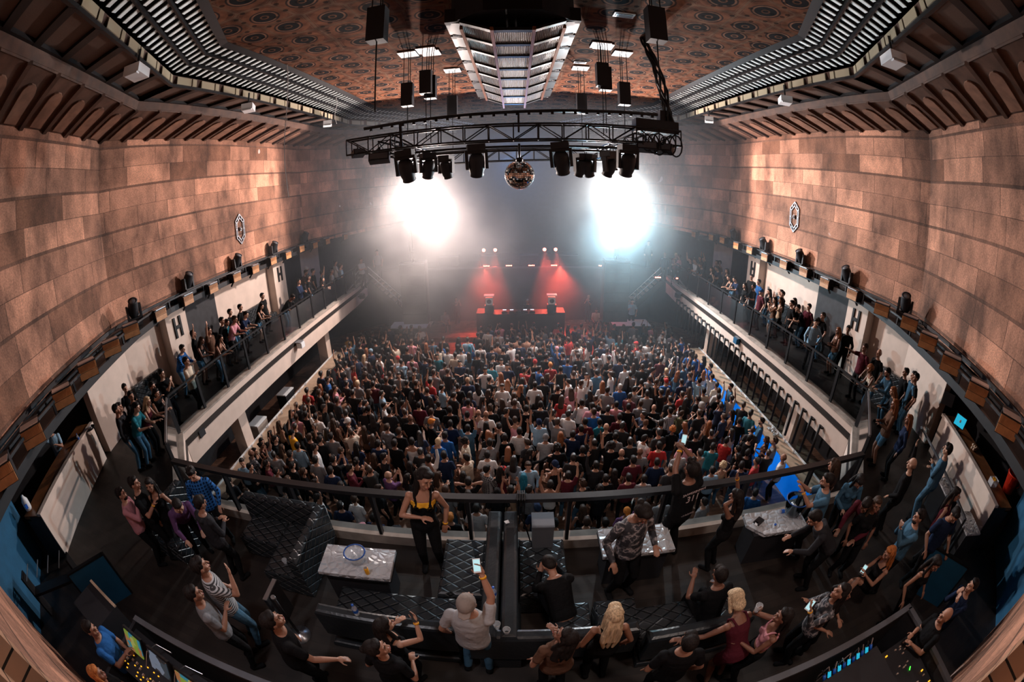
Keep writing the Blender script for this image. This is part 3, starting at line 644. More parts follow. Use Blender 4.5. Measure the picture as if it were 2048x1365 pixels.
# H signs on pilasters
for s in (-1, 1):
    for y in (10.43, 18.3):
        nm = 'left' if s < 0 else 'right'; where = 'nearer the camera' if y < 12 else 'nearer the stage'
        p = empty('wall_pilaster', (s * 11.8, y, BZ), label='beige wall pilaster on the %s balcony, %s, carrying an H' % (nm, where), cat='pilaster', group='beige pilasters with an H')
        g = G(); g.box((s * .08, 0, 1.45), (.42, 1.15, 2.9)); g.build('panel', BEIGE, p)
        g = G(); X = -s * .155
        for dy in (-.16, .16): g.box((X, dy, 1.95), (.06, .10, .72))
        g.box((X, 0, 1.95), (.06, .26, .12)); g.build('letter', BLACK, p)
        q = G(); q.box((s * .13, 1.55 if y > 12 else 1.6, 1.3), (.3, 2.0, 2.5))
        d = q.build('door_%d' % (1 if s < 0 else 2), DARK, None, (s * 11.8, y, BZ)); tag(d, kind='structure')

# ================================================================== railings
RAILK = M('handrail_black', (.03, .03, .033), .35, .5)
def railing(name, pts, z0, h, label, post=1.35, rw=.12, rmat=RAILK, top_t=.07, glass=True):
    t = empty(name, (pts[0][0], pts[0][1], z0), label=label, cat='railing'); O = Vector((pts[0][0], pts[0][1], z0))
    tr = G(); pi_ = 0
    for a, b in zip(pts, pts[1:]):
        a = Vector((*a, z0)) - O; b = Vector((*b, z0)) - O; Ln = (b - a).length; n = max(1, round(Ln / post)); up = Vector((0, 0, h))
        tr.beam(a + up, b + up, rw, top_t)
        for k in range(n + 1):
            if k == n and b is not pts[-1] and False: continue
            q = a + (b - a) * (k / n); g = G(); g.beam(q, q + up * .97, .05, .10); g.build('post', BLACK, t)
            if k < n and glass:
                q2 = a + (b - a) * ((k + 1) / n); d = (q2 - q).normalized() * .05
                g = G(); n_ = Vector((-d.y, d.x, 0)).normalized() * .006
                g.loft([[q + d + n_ + Vector((0, 0, .08)), q + d - n_ + Vector((0, 0, .08)), q + d - n_ + up * .9, q + d + n_ + up * .9], [q2 - d + n_ + Vector((0, 0, .08)), q2 - d - n_ + Vector((0, 0, .08)), q2 - d - n_ + up * .9, q2 - d + n_ + up * .9]])
                g.build('glass_panel', GLASS, t)
    tr.build('handrail', rmat, t); return t
railing('glass_railing', [(-6.7, 4.62), (6.7, 4.62)], 3.75, .95, 'wide black handrail with glass panels along the front of the rear balcony', 1.45, .13)
for s, nm in ((-1, 'left'), (1, 'right')):
    pts = [(s * (x + .12), y) for x, y in EDGE[1:]]
    railing('glass_railing', pts, 3.86, 1.04, 'slim handrail with dark posts and glass along the %s balcony' % nm, 1.3, .05, BLACK, .05)
    railing('glass_railing', [(s * 7.08, 4.9), (s * 8.78, 6.68)], 3.86, 1.04, 'short slanted glass railing at the %s corner of the rear balcony' % nm, 2.2, .05, STEEL, .05)

# ================================================================== stairs
for s, nm in ((-1, 'left'), (1, 'right')):
    t = empty('staircase', (s * 8.9, 23.9, BZ), label='staircase with pale treads going down from the %s balcony to the stage' % nm, cat='staircase')
    n = 14; run = 3.5; gt = [];
    for k in range(n):
        x = -s * (run * (k + .5) / n); z = -(BZ - .25) * (k + 1) / (n + 1)
        g = G(); g.box((x, .95, z), (.30, 1.5, .05)); g.build('tread', BARW, t)
    for y in (.15, 1.75):
        g = G(); g.beam((0, y, -.12), (-s * run, y, -(BZ - .25)), .08, .32); g.build('stringer', BLACK, t)
    for hh in (.95, .55):
        g = G(); g.path([(0, .12, hh), (-s * run, .12, hh - (BZ - .25))], .025); g.build('handrail', STEEL, t)
    for k in range(3):
        u = k / 2; g = G(); g.beam((-s * run * u, .12, -(BZ - .25) * u - .1), (-s * run * u, .12, -(BZ - .25) * u + .95), .05, .05); g.build('post', BLACK, t)

# ================================================================== stage
def linearray(x, nm, lab):
    t = empty('hanging_speaker', (x, 20.6, 2.15), label=lab, cat='speaker'); z = 0
    g = G(); g.box((0, 0, 1.5), (1.3, .8, 3.05)); g.build('cabinet', CHAR, t)
    for k in range(6):
        g = G(); g.box((0, -.42, .28 + k * .5), (1.24, .05, .45)); g.build('grille', DARK, t)
    g = G(); 
    for dx in (-.62, .62): g.beam((dx, -.4, 3.1), (dx, .4, 3.1), .06, .08)
    g.beam((-.62, -.38, 3.1), (.62, -.38, 3.1), .06, .08); g.beam((-.62, .38, 3.1), (.62, .38, 3.1), .06, .08); g.beam((0, -.4, 3.12), (0, .4, 3.12), .06, .06); g.build('flying_frame', GREYM, t)
    g = G(); g.path([(0, 0, 3.1), (0, 0, 11.2)], .022); g.path([(-.12, 0, 3.2), (-.16, 0, 4.2), (-.02, 0, 5.0)], .02); g.box((0, 0, 3.5), (.16, .16, .35)); g.build('chain', BLACK, t); return t
linearray(-5.15, 'l', 'tall black speaker hanging over the stage on the left, above a sub')
linearray(4.98, 'r', 'tall black speaker hanging over the stage on the right, in blue haze')
def sub(x0, x1, lab):
    t = empty('subwoofer_stack', ((x0 + x1) / 2, 21.95, 0), label=lab, cat='speaker'); w = x1 - x0
    g = G(); g.box((0, 0, .74), (w, 1.05, 1.46)); g.build('cabinet', CHAR, t); g = G(); g.box((0, 0, 1.49), (w + .06, 1.12, .04)); g.build('top_board', WHITEP, t)
    for k in range(2): g = G(); g.box(((k - .5) * w * .49, -.54, .74), (w * .46, .04, 1.36)); g.build('grille', DARK, t)
sub(-7.0, -4.95, 'black subwoofer stack with pale top board, left of the booth'); sub(5.25, 7.35, 'black subwoofer stack with pale top board, right of the booth')
# booth
t = empty('dj_booth', (.2, 22.75, 0), label='wide black performance booth with a stepped front in the middle of the stage', cat='booth')
g = G(); g.box((0, 0, .92), (3.7, .75, 1.84)); g.build('front', CHAR, t)
for s in (-1, 1): g = G(); g.box((s * 2.15, .25, .96), (.62, 1.0, 1.92)); g.build('side_wing', CHAR, t)
g = G(); g.box((0, .1, 1.86), (3.72, .9, .05)); g.build('worktop', BLACK, t)
rs = tag(empty('stage_riser', (.2, 23.9, .25)), 'low black riser behind the booth that the performer stands on', 'riser'); g = G(); g.box((0, 0, .2), (2.6, 1.3, .4)); g.build('deck', CHAR, rs); g = G(); g.box((0, 0, .405), (2.62, 1.32, .012)); g.build('carpet', DARK, rs)
for s, c in ((-1, 'left'), (1, 'right')):
    t = empty('monitor_speaker', (.2 + s * 1.75, 23.0, 1.92), label='small stack of pale boxed monitors on the %s end of the booth' % c, cat='speaker', group='monitor stacks on the booth')
    g = G(); g.box((0, 0, .17), (.5, .4, .34)); g.build('lower_box', CHAR, t); g = G(); g.box((0, 0, .58), (.4, .36, .4)); g.build('upper_box', WHITEP, t); g = G(); g.box((0, -.05, .9), (.55, .4, .06)); g.build('lid', WHITEP, t)
    g = G(); g.lathe((0, -.19, .58), [(0, .0), (.12, .01), (.13, 0)], 14, Vector((0, -1, 0))); g.build('driver', BLACK, t)
SCRG = M('deck_display', (.1, .1, .1), .3, emit=(.75, .85, 1), es=2.0)
md = empty('media_player', (0, 0, 0), group='media players on the booth worktop'); g = G(); g.box((0, 0, .05), (.3, .38, .1)); g.build('chassis', BLACK, md); g = G(); g.lathe((0, -.05, .1), [(.1, 0), (.1, .015), (0, .018)], 14); g.build('jog_wheel', GREYM, md); g = G(); g.box((0, .13, .11), (.2, .08, .01)); g.build('display', SCRG, md)
for k, x in enumerate((-.9, -.5, .25, .65)):
    o = md if k == 0 else copytree(md); o.location = (.2 + x, 22.75, 1.885); tag(o, 'black media player on the booth worktop, %s from its left end' % ['first', 'second', 'third', 'fourth'][k], 'player', 'media players on the booth worktop')
mx_ = empty('audio_mixer', (.08, 22.75, 1.885), label='black audio mixer between the media players on the booth', cat='mixer'); g = G(); g.box((0, 0, .05), (.32, .38, .1)); g.build('chassis', BLACK, mx_)
for a in range(4):
    for b in range(4): g = G(); g.tube((-.1 + a * .066, -.1 + b * .06, .1), (-.1 + a * .066, -.1 + b * .06, .125), .012, 6); g.build('knob', STEEL, mx_)
# red pars
REDL = M('red_lens', (.3, .02, .01), .3, emit=(1, .16, .10), es=26)
def par():
    t = empty('par_light'); g = G(); g.lathe((0, .18, 0), [(0, 0), (.08, 0), (.12, .1), (.13, .3), (.11, .3)], 16, Vector((0, -1, 0))); g.build('can', BLACK, t); g = G(); g.lathe((0, -.10, 0), [(0, .03), (.105, .01), (.105, 0)], 16, Vector((0, -1, 0))); g.build('lens', REDL, t); g = G(); g.beam((-.14, .05, 0), (-.14, .05, -.24), .02, .04); g.beam((.14, .05, 0), (.14, .05, -.24), .02, .04); g.beam((-.14, .05, -.24), (.14, .05, -.24), .04, .02); g.build('yoke', BLACK, t); return t
pr = par()
for k, x in enumerate((-2.07, -1.34, 1.79, 2.5)):
    o = pr if k == 0 else copytree(pr); o.location = (x, 27, 4.78); tag(o, 'glowing red par light above the deck, %s of four' % ['leftmost', 'second from left', 'third from left', 'rightmost'][k], 'stage light', 'red par lights above the deck')
bt = empty('light_stand', (0.2, 27.1, 3.72), label='black horizontal pipe on stands carrying the red par lights', cat='stand'); g = G(); g.tube((-2.9, 0, .78), (2.9, 0, .78), .03); g.build('crossbar', BLACK, bt)
for s in (-1, 1): g = G(); g.tube((s * 2.5, 0, 0), (s * 2.5, 0, .8), .03); g.build('upright', BLACK, bt)
def batten():
    t = empty('led_batten'); g = G(); g.box((0, 0, .07), (.42, .12, .12)); g.build('housing', BLACK, t)
    for k in range(4): g = G(); g.lathe((-.15 + k * .1, -.065, .07), [(0, .02), (.036, .01), (.036, 0)], 10, Vector((0, -1, 0))); g.build('lens', REDL, t)
    return t
bb = batten()
for k, (px, py, yy) in enumerate([(973, 533, 26.2), (1018, 533, 26.2), (1063, 532, 26.2), (1108, 533, 26.2), (1203, 533, 26.2), (1347, 538, 24.9), (1315, 557, 24.0)]):
    p = aty(px, py, yy); o = bb if k == 0 else copytree(bb); o.location = (p.x, yy, max(p.z - .07, 3.82) if k < 5 else p.z); tag(o, 'small red four-lamp batten, ' + ['first from left on the deck edge', 'second from left on the deck edge', 'third from left on the deck edge', 'bright one right of centre on the deck edge', 'on the deck edge beside the right hanging speaker', 'at the top of the right staircase', 'on the right stair handrail'][k], 'stage light', 'red battens')
for k in range(4):
    o = tag(empty('equipment_case', (-4.4 + k * 2.6, 27.6, 3.72)), 'dark equipment case on the upper deck, %s from left' % ['first', 'second', 'third', 'fourth'][k], 'case', 'equipment cases on the deck')
    g = G(); g.box((0, 0, .3), (1.2, .7, .6)); g.build('body', CHAR, o); g = G(); g.box((0, 0, .62), (1.22, .72, .05)); g.build('lid', GREYM, o)

# white lamps
WLENS = M('white_lens', (.8, .8, .8), .3, emit=(.86, .95, 1), es=420)
def blinder(): 
    t = empty('flood_light'); g = G(); g.lathe((0, .26, 0), [(0, 0), (.16, .01), (.22, .12), (.24, .24), (.22, .245)], 18, Vector((0, -1, 0))); g.build('housing', BLACK, t); g = G(); g.lathe((0, .04, 0), [(0, .03), (.2, .01), (.2, 0)], 18, Vector((0, -1, 0))); g.build('lens', WLENS, t); g = G(); g.beam((-.27, .15, 0), (-.27, .15, .35), .03, .05); g.beam((.27, .15, 0), (.27, .15, .35), .03, .05); g.beam((-.27, .15, .35), (.27, .15, .35), .05, .03); g.build('yoke', BLACK, t); return t
bl = blinder()
for k, (p, lab) in enumerate(((WHITE_L, 'blazing white flood light in the haze on the left'), (WHITE_R, 'blazing white flood light in the haze on the right, upper one'), (WHITE_R2, 'blazing white flood light in the haze on the right, lower one'))):
    o = bl if k == 0 else copytree(bl); o.location = (p[0], p[1] + .12, p[2]); o.rotation_euler = (R(8), 0, (R(-8), R(8), R(4))[k]); tag(o, lab, 'stage light', 'white flood lights')

# ================================================================== trusses
def truss(name, p0, p1, h, w, label, parent=None, curve=None, bays=None):
    t = empty(name, p0, label=label, cat='truss'); a = Vector((0, 0, 0)); b = Vector(p1) - Vector(p0); d = b.normalized(); sd = d.cross(Vector((0, 0, 1))).normalized() * w / 2; up = Vector((0, 0, h))
    Ln = b.length; n = bays or max(2, round(Ln / .62))
    g = G()
    for q in (-sd, sd):
        for u in (Vector((0, 0, 0)), up): g.tube(a + q + u, b + q + u, .028, 7)
    g.build('chords', BLACK, t); g = G()
    for k in range(n + 1):
        c = a + b * (k / n)
        for q in (-sd, sd): g.tube(c + q, c + q + up, .018, 5)
        g.tube(c - sd, c + sd, .015, 5); g.tube(c - sd + up, c + sd + up, .015, 5)
        if k < n:
            c2 = a + b * ((k + 1) / n)
            for q in (-sd, sd):
                g.tube((c if k % 2 else c2) + q, (c2 if k % 2 else c) + q + up, .016, 5)
    g.build('lattice', BLACK, t); return t
ft = truss('lighting_truss', (-4.42, 11, 10.03), (4.36, 11, 10.17), .42, .40, 'long black box truss hanging across the hall, front one')
truss('lighting_truss', (-2.95, 15, 9.75), (3.05, 15, 9.85), .42, .40, 'shorter black box truss hanging behind the front truss')
truss('lighting_truss', (-3.5, 11.3, 9.98), (-2.9, 14.8, 9.8), .38, .36, 'black box truss joining front and back trusses on the left')
truss('lighting_truss', (3.6, 11.3, 10.18), (3.0, 14.8, 9.9), .38, .36, 'black box truss joining front and back trusses on the right')
pp = empty('cable_pipe', (-3.9, 10.8, 10.75), label='thin black pipe with cable ties running above the front truss', cat='pipe'); g = G(); g.tube((0, 0, -.05), (7.6, 0, .22), .045); 
g.build('pipe', BLACK, pp)
for k in range(26): g = G(); g.box((.2 + k * .29, 0, -.1 + k * .0105), (.07, .05, .09)); g.build('cable_tie', BLACK, pp)
g = G(); g.beam((1.0, 0, -.05), (1.0, .1, -.75), .07, .07); g.build('hanger', BLACK, pp); g = G(); g.beam((4.0, 0, .05), (4.0, .1, -.45), .05, .05); g.build('hanger', BLACK, pp)
# cable bundle and electrics at the right end
cb = empty('cable_bundle', (3.9, 11, 10.3), label='thick bundle of black cables looping around the right truss end', cat='cable'); 
for k in range(5):
    g = G(); pts = []
    for j in range(9):
        u = j / 8; pts.append((.1 * math.sin(u * 9 + k) - .35 * u + .25 - .5 * max(0, u - .3), .1 * math.cos(u * 7 + k * 2), .1 + u * 3.0 + .05 * k))
    g.path(pts, .035); g.build('cable', BLACK, cb)
for k in range(6):
    g = G(); r = .22 + .04 * (k % 3); g.path([(-.5 + .16 * k + r * math.cos(q) * .6, -.22, -.15 + r * math.sin(q)) for q in np.linspace(0, 2 * math.pi, 13)], .022, 5); g.build('coil', BLACK, cb)
g = G(); g.box((-.2, 0, .35), (1.2, .4, .35)); g.box((.1, .1, .65), (.35, .3, .4)); g.build('junction_box', CHAR, cb)
# hoists
def hoist(x, y, z, lab, drop, zb=13.3):
    t = empty('chain_hoist', (x, y, z), label=lab, cat='hoist', group='chain hoists'); g = G(); g.box((0, 0, 0), (.34, .3, .75)); g.build('motor_body', CHAR, t)
    g = G()
    for dx, dy in ((-.1, -.08), (.1, -.08), (0, .1)): g.tube((dx, dy, .35), (dx, dy, zb - z), .012, 5)
    g.build('suspension', BLACK, t); g = G(); g.tube((0, 0, -.37), (0, 0, drop - z), .014, 5); g.build('chain', BLACK, t)
    g = G(); g.box((0, 0, zb - z - .01), (.56, .56, .03)); g.build('hatch_plate', WHITEP, t)
for i, (px, py, zz, dr, lab) in enumerate([(755, 50, 12.2, 10.4, 'nearest on the left'), (852, 165, 12.2, 10.4, 'second on the left'), (861, 175, 12.1, 10.3, 'third on the left, hanging lowest'), (1311, 50, 12.2, 10.6, 'nearest on the right, with cables'), (1210, 158, 12.2, 10.5, 'second on the right'), (1204, 150, 12.3, 10.4, 'third on the right')]):
    p = atz(px, py, zz); hoist(p.x, p.y, zz, 'black chain hoist under a pale ceiling plate, ' + lab, dr)
for i, (px, py, lab) in enumerate([(815, 190, 'small one left of the lantern'), (1248, 188, 'small one right of the lantern'), (905, 212, 'far one in the haze left of the lantern tip'), (1163, 208, 'far one in the haze right of the lantern tip')]):
    p = atz(px, py, 11.9); q = 8.4 if i < 2 else 10.2
    hoist(p.x, p.y, 11.9, 'black chain hoist, ' + lab, 10.3 if i >= 2 else 10.6)
for k, (px, py) in enumerate([(1248, 30), (1160, 125), (903, 25)]):
    p = atz(px, py, 13.31); o = tag(empty('ceiling_hatch', (p.x, p.y, 13.31)), 'small white plate on the painted ceiling, ' + ['right of the lantern near end', 'half lit beside the right hoists', 'tiny, left of the lantern near end'][k], 'hatch')
    g = G(); q = (.5, .42, .2)[k]; g.box((0, 0, 0), (q, q * .6, .03)); g.build('plate', WHITEP, o); g = G(); g.box((0, 0, -.02), (q * .8, q * .4, .02)); g.build('cover', GREYM, o)
# fixtures under the truss
bt_ = [(810, 341, 11.0, 'big one at the left'), (855, 338, 12.0, 'tilted, second from the left'), (893, 352, 13.5, 'hazy, third from the left'), (952, 343, 11.0, 'left of the mirror ball'), (1120, 340, 11.0, 'right of the mirror ball'), (1161, 357, 13.5, 'hazy, thin one right of the mirror ball'), (1178, 350, 13.5, 'hazy, turned, right of the mirror ball'), (1216, 340, 12.2, 'tilted towards the right lamp'), (1256, 337, 11.0, 'big one at the right')]
for k, (px, py, yy, lab) in enumerate(bt_):
    p = aty(px, py, yy); yy = {12.0: 12.1, 12.2: 12.1}.get(yy, yy); o = copytree(mh); o.location = (p.x, yy, 10.03 + .016 * p.x if yy < 12 else 9.96); o.rotation_euler = (R(180), R(rnd.uniform(-8, 8)), R((0, 25, -20, 10, -10, 30, -35, 40, 5)[k])); o.scale = (1.25,) * 3 if yy < 12 else (1.1,) * 3
    tag(o, 'black moving head light hanging under the trusses, ' + lab, 'stage light', 'moving head lights under the trusses')
for yy, nm_ in ((12.1, 'nearer'), (13.5, 'farther')):
    q = tag(empty('lighting_pipe', (0, yy, 10.0)), 'black pipe between the side trusses carrying hazy moving heads, %s one' % nm_, 'pipe'); g = G(); g.tube((-3.4, 0, 0), (3.4, 0, .08), .035, 8); g.build('pipe', BLACK, q)
    for x_ in (-3.3, 3.3): g = G(); g.box((x_, 0, .06), (.1, .1, .2)); g.build('clamp', BLACK, q)
def fres():
    t = empty('wash_light'); g = G(); g.box((0, 0, -.28), (.55, .3, .22)); g.build('housing', CHAR, t); g = G(); g.box((0, -.16, -.28), (.48, .02, .16)); g.build('lens', GREYM, t); g = G(); g.beam((0, 0, -.17), (0, 0, .05), .04, .04); g.beam((-.3, 0, -.2), (.3, 0, -.2), .03, .04); g.build('yoke', BLACK, t); return t
fr = fres()
for k, (px, py, lab) in enumerate([(760, 322, 'second fixture from the left end'), (715, 316, 'at the left end'), (1292, 300, 'under the right cables'), (1328, 304, 'at the right end')]):
    p = aty(px, py, 11); o = fr if k == 0 else copytree(fr); o.location = (p.x, 11, p.z + .33); o.scale = (1, 1, 1) if k != 1 else (.6, .8, .8); o.rotation_euler = (R(-20), 0, R((10, 40, -10, -35)[k])); tag(o, 'box-shaped wash light under the front truss, ' + lab, 'stage light', 'wash lights under the truss')
# mirror ball
t = empty('mirror_ball', (.11, 11.2, 9.18), label='large faceted mirror ball hanging under the middle of the front truss', cat='mirror ball')
MIR = M('mirror_facets', (.85, .82, .8), .06, 1.0)
g = G(); r = .39
for j in range(26):
    t0 = math.pi * j / 26; t1 = math.pi * (j + 1) / 26; tm = (t0 + t1) / 2; n = max(4, int(52 * math.sin(tm)))
    for i in range(n):
        p0 = 2 * math.pi * (i + .06) / n; p1 = 2 * math.pi * (i + .94) / n; jj = rnd.uniform(-.02, .02)
        q = [Vector((math.sin(a) * math.cos(b) * r, math.sin(a) * math.sin(b) * r, math.cos(a) * r)) for a, b in ((t0 + .008, p0), (t1 - .008, p0 + jj * 0), (t1 - .008, p1), (t0 + .008, p1))]
        c = sum(q, Vector()) / 4; rot = Matrix.Rotation(jj, 3, Vector((rnd.random(), rnd.random(), rnd.random())).normalized())
        g.add([c + rot @ (u - c) for u in q], [(0, 1, 2, 3)])
g.build('facets', MIR, t); g = G(); g.sphere((0, 0, 0), .38, 20, 14); g.build('core', BLACK, t); g = G(); g.tube((0, 0, .36), (0, 0, .85), .03); g.tube((0, 0, .36), (0, 0, .46), .09); g.build('hanger', BLACK, t)
# loose hanging ribbons
for k, (pa, pb, lab) in enumerate([((575, 130), (570, 395), 'long thin white ribbon dangling from the left louvres'), ((672, 195), (660, 250), 'short white ribbon dangling from the left louvres')]):
    a = atz(*pa, 13.0); d = ray(*pb); b = CAM + d * (a.y / d.y); o = tag(empty('ribbon', a), lab, 'ribbon'); g = G(); pts = [(0, 0, 0)]
    for j in range(1, 9): u = j / 8; pts.append((.05 * math.sin(u * 7), .02, (b.z - a.z) * u))
    g.path(pts, .014, 5); g.build('strand', WHITEP, o)
# ================================================================== rear balcony furniture
def sofa(name, label, parts, loc=(0, 0, BZ)):
    """parts: (part name, centre, size, quilted)"""
    t = empty(name, loc, label=label, cat='sofa')
    for pn, c, d, q in parts:
        g = G(); x, y, z = d[0] / 2, d[1] / 2, d[2] / 2; r = min(.05, x * .6, y * .6, z * .6)
        rings = []
        for zz, ins in ((-z, r * .6), (-z + r * .5, 0), (z - r, 0), (z - r * .3, r * .35), (z, r)):
            rings.append([Vector(c) + Vector((sx * (x - ins), sy * (y - ins), zz)) for sx, sy in ((-1, -1), (1, -1), (1, 1), (-1, 1))])
        g.loft(rings); g.build(pn, TUFT if q else BLEATH, t)
    return t
sofa('back_to_back_sofa', 'black back-to-back leather sofa in the middle of the rear balcony, quilted seats on both sides', [
    ('backrest', (-.345, 3.45, .62), (.2, 2.2, .62), 0), ('backrest', (-.115, 3.45, .62), (.2, 2.2, .62), 0),
    ('seat', (-.78, 3.82, .24), (.62, 1.1, .46), 1), ('seat', (.33, 3.82, .24), (.66, 1.1, .46), 1), ('base', (-.23, 3.45, .15), (.5, 2.2, .3), 0)])
sofa('sofa', 'long black leather sofa with quilted seat, its back towards the camera, behind the left table', [
    ('backrest', (-1.6, 2.5, .62), (1.75, .17, .6), 0), ('seat', (-1.6, 2.92, .24), (1.7, .62, .46), 1), ('base', (-1.6, 2.7, .06), (1.75, .6, .12), 0)])
sofa('sofa', 'low black leather sofa across the camera end of the back-to-back sofa, two cups on it', [
    ('backrest', (-.05, 2.42, .6), (1.05, .17, .6), 0), ('seat', (.65, 2.85, .24), (.5, .6, .46), 1), ('backrest', (.95, 2.42, .6), (.85, .17, .6), 0), ('seat', (1.25, 2.85, .24), (.55, .6, .46), 1)])
sofa('sofa', 'black leather sofa at the right, blonde women standing behind its back', [
    ('backrest', (2.15, 2.25, .6), (1.4, .17, .6), 0), ('seat', (2.15, 2.65, .24), (1.4, .62, .46), 1), ('base', (2.15, 2.5, .06), (1.4, .6, .12), 0)])
sofa('corner_sofa', 'black corner sofa with tall quilted backs left of the first table', [
    ('backrest', (-3.12, 3.82, .45), (.16, 1.3, .88), 1), ('seat', (-3.5, 3.75, .24), (.6, 1.15, .46), 1), ('backrest', (-3.95, 4.42, .45), (1.5, .16, .88), 1), ('seat', (-4.2, 4.05, .24), (.8, .58, .46), 1)])
sofa('sofa', 'dark quilted sofa standing by the left corner of the rear balcony', [('backrest', (-6.45, 3.7, .5), (.18, 1.3, .8), 1), ('seat', (-6.05, 3.7, .24), (.6, 1.3, .46), 1)])
for s, nm in ((-1, 'left'), (1, 'right')):
    sofa('wall_sofa', 'long quilted black banquette against the beige wall of the %s balcony, stage end' % nm, [('backrest', (s * 11.85, 15, .65), (.2, 3.6, .75), 1), ('seat', (s * 11.5, 15, .24), (.6, 3.6, .46), 1)])
    sofa('wall_sofa', 'long quilted black banquette against the beige wall of the %s balcony, camera end' % nm, [('backrest', (s * 11.7, 8.3, .65), (.2, 1.5, .75), 1), ('seat', (s * 11.35, 8.3, .24), (.6, 1.5, .46), 1)])

def table(x, y, w, d, rz, lab, chip=False):
    t = empty('lounge_table', (x, y, BZ), R(rz), lab, 'table', 'hammered glass lounge tables'); g = G()
    if chip: g.prism([(-w / 2, d / 2), (-w / 2 - .02, .0), (-w / 2 + .22, -d / 2), (w / 2, -d / 2), (w / 2, d / 2)][::-1], .69, .75)
    else: g.prism([(-w / 2, -d / 2), (w / 2, -d / 2), (w / 2, d / 2), (-w / 2, d / 2)], .69, .75)
    g.build('glass_top', HAMMER, t); g = G(); g.box((0, 0, .34), (w * .86, d * .8, .68)); g.build('pedestal', CHAR, t)
    g = G()
    for a, b in (((-w / 2, -d / 2), (w / 2, -d / 2)), ((w / 2, -d / 2), (w / 2, d / 2)), ((w / 2, d / 2), (-w / 2, d / 2)), ((-w / 2, d / 2), (-w / 2, -d / 2))): g.beam((*a, .68), (*b, .68), .02, .02)
    g.build('top_frame', BLACK, t) if not chip else None
    return t
table(-2.22, 3.5, 1.05, .55, 3, 'textured glass lounge table with an ice bucket, left of the overalls woman')
table(1.66, 3.97, 1.05, .55, 0, 'textured glass lounge table next to the person in the patterned jacket')
table(4.05, 3.86, 1.1, .52, -6, 'textured glass lounge table with a big clear bucket, near the blue shirt', True)
RIMB = M('blue_rim', (.02, .1, .4), .3)
def bucket(x, y, z, r, h, lab, full=False):
    t = empty('ice_bucket', (x, y, z), label=lab, cat='bucket'); g = G(); g.lathe((0, 0, 0), [(0, .01), (r * .7, .01), (r, h), (r * .95, h), (r * .66, .02), (0, .02)], 20); g.build('shell', GLASS if full else CLEARP, t)
    g = G(); g.lathe((0, 0, h), [(r, -.012), (r + .012, 0), (r, .012), (r - .012, 0), (r, -.012)], 24); g.build('rim', RIMB, t)
    g = G(); rr = random.Random(int(x * 100))
    for k in range(34): q = rr.uniform(0, r * .6); a = rr.uniform(0, 6.28); g.box((q * math.cos(a), q * math.sin(a), rr.uniform(.03, h * .45)), (.035,) * 3, rr.uniform(0, 3), rr.uniform(0, 3))
    g.build('ice', CLEARP, t)
bucket(-2.2, 3.5, BZ + .755, .15, .2, 'clear ice bucket with blue rim on the left lounge table'); bucket(4.42, 3.95, BZ + .755, .2, .3, 'large clear ice bucket on the right lounge table', True)
def bottle(loc, lab, kind='water'):
    t = empty('water_bottle' if kind == 'water' else 'drink_can', loc, label=lab, cat='bottle' if kind == 'water' else 'can')
    if kind == 'water':
        g = G(); g.lathe((0, 0, 0), [(0, 0), (.032, 0), (.034, .02), (.034, .14), (.014, .185), (.014, .2)], 12); g.build('body', CLEARP, t); g = G(); g.lathe((0, 0, .2), [(.016, 0), (.016, .02), (0, .022)], 10); g.build('cap', BLUEPL, t); g = G(); g.lathe((0, 0, .06), [(.0355, 0), (.0355, .06)], 12); g.build('wrapper', BLUEPL, t)
    else:
        g = G(); g.lathe((0, 0, 0), [(0, 0), (.028, 0), (.031, .01), (.031, .12), (.027, .13), (0, .131)], 12); g.build('body', WRIST, t); g = G(); g.lathe((0, 0, .1312), [(.024, 0), (0, .001)], 10); g.build('lid', STEEL, t)
    return t
bottle((-.3, 2.95, BZ + .935), 'clear water bottle with blue label on the middle sofa back'); bottle((-2.0, 3.3, BZ + .755), 'yellow drink can beside the ice bucket on the left table', 'can')
bottle((-1.9, 2.5, BZ + .925), 'small clear bottle with blue cap on the left sofa back'); b_ = bottle((4.15, 4.02, BZ + .79), 'water bottle lying on the right lounge table'); b_.rotation_euler = (R(90), 0, R(80))
CUPM = CLEARP
def cup(loc, lab, rx=0):
    t = empty('plastic_cup', loc, label=lab, cat='cup'); g = G(); g.lathe((0, 0, 0), [(0, .004), (.03, .004), (.042, .11), (.04, .11), (.029, .008), (0, .008)], 14); g.build('cup', CUPM, t); g = G(); g.lathe((0, 0, .11), [(.042, -.003), (.045, 0), (.042, .003)], 14); g.build('rim', WHITEP, t); t.rotation_euler = (rx, 0, 0); return t
cup((-.25, 2.5, BZ + .905), 'empty plastic cup on the sofa back beside the raised arm'); cup((-.14, 2.42, BZ + .905), 'second plastic cup nearer the camera on the sofa back'); cup((-3.45, 3.4, BZ + .475), 'plastic cup on the corner sofa seat'); cup((-6.7, 3.0, BZ + .01), 'plastic cup on the floor by the left bar')
pk = tag(empty('phone_case', (3.72, 3.93, BZ + .75)), 'black wallet pack lying on the right lounge table', 'wallet'); g = G(); g.box((0, 0, .015), (.17, .12, .03), .5); g.build('cover', BLACK, pk); g = G(); g.box((-.08, -.05, .02), (.08, .05, .02), .8); g.build('card', WHITEP, pk)
cp = tag(empty('bottle_cap', (3.98, 3.78, BZ + .75)), 'blue bottle cap on the right lounge table', 'cap'); g = G(); g.tube((0, 0, 0), (0, 0, .02), .02, 10); g.build('cap', BLUEPL, cp)
nk = tag(empty('napkin', (1.55, 4.0, BZ + .751)), 'crumpled napkin and blue cap on the table by the patterned jacket', 'napkin'); g = G()
for k in range(5): g.box((.03 * k - .06, .02 * (k % 2), .02), (.09, .07, .012), k * .7, .3 * k)
g.build('sheet', WHITEP, nk)
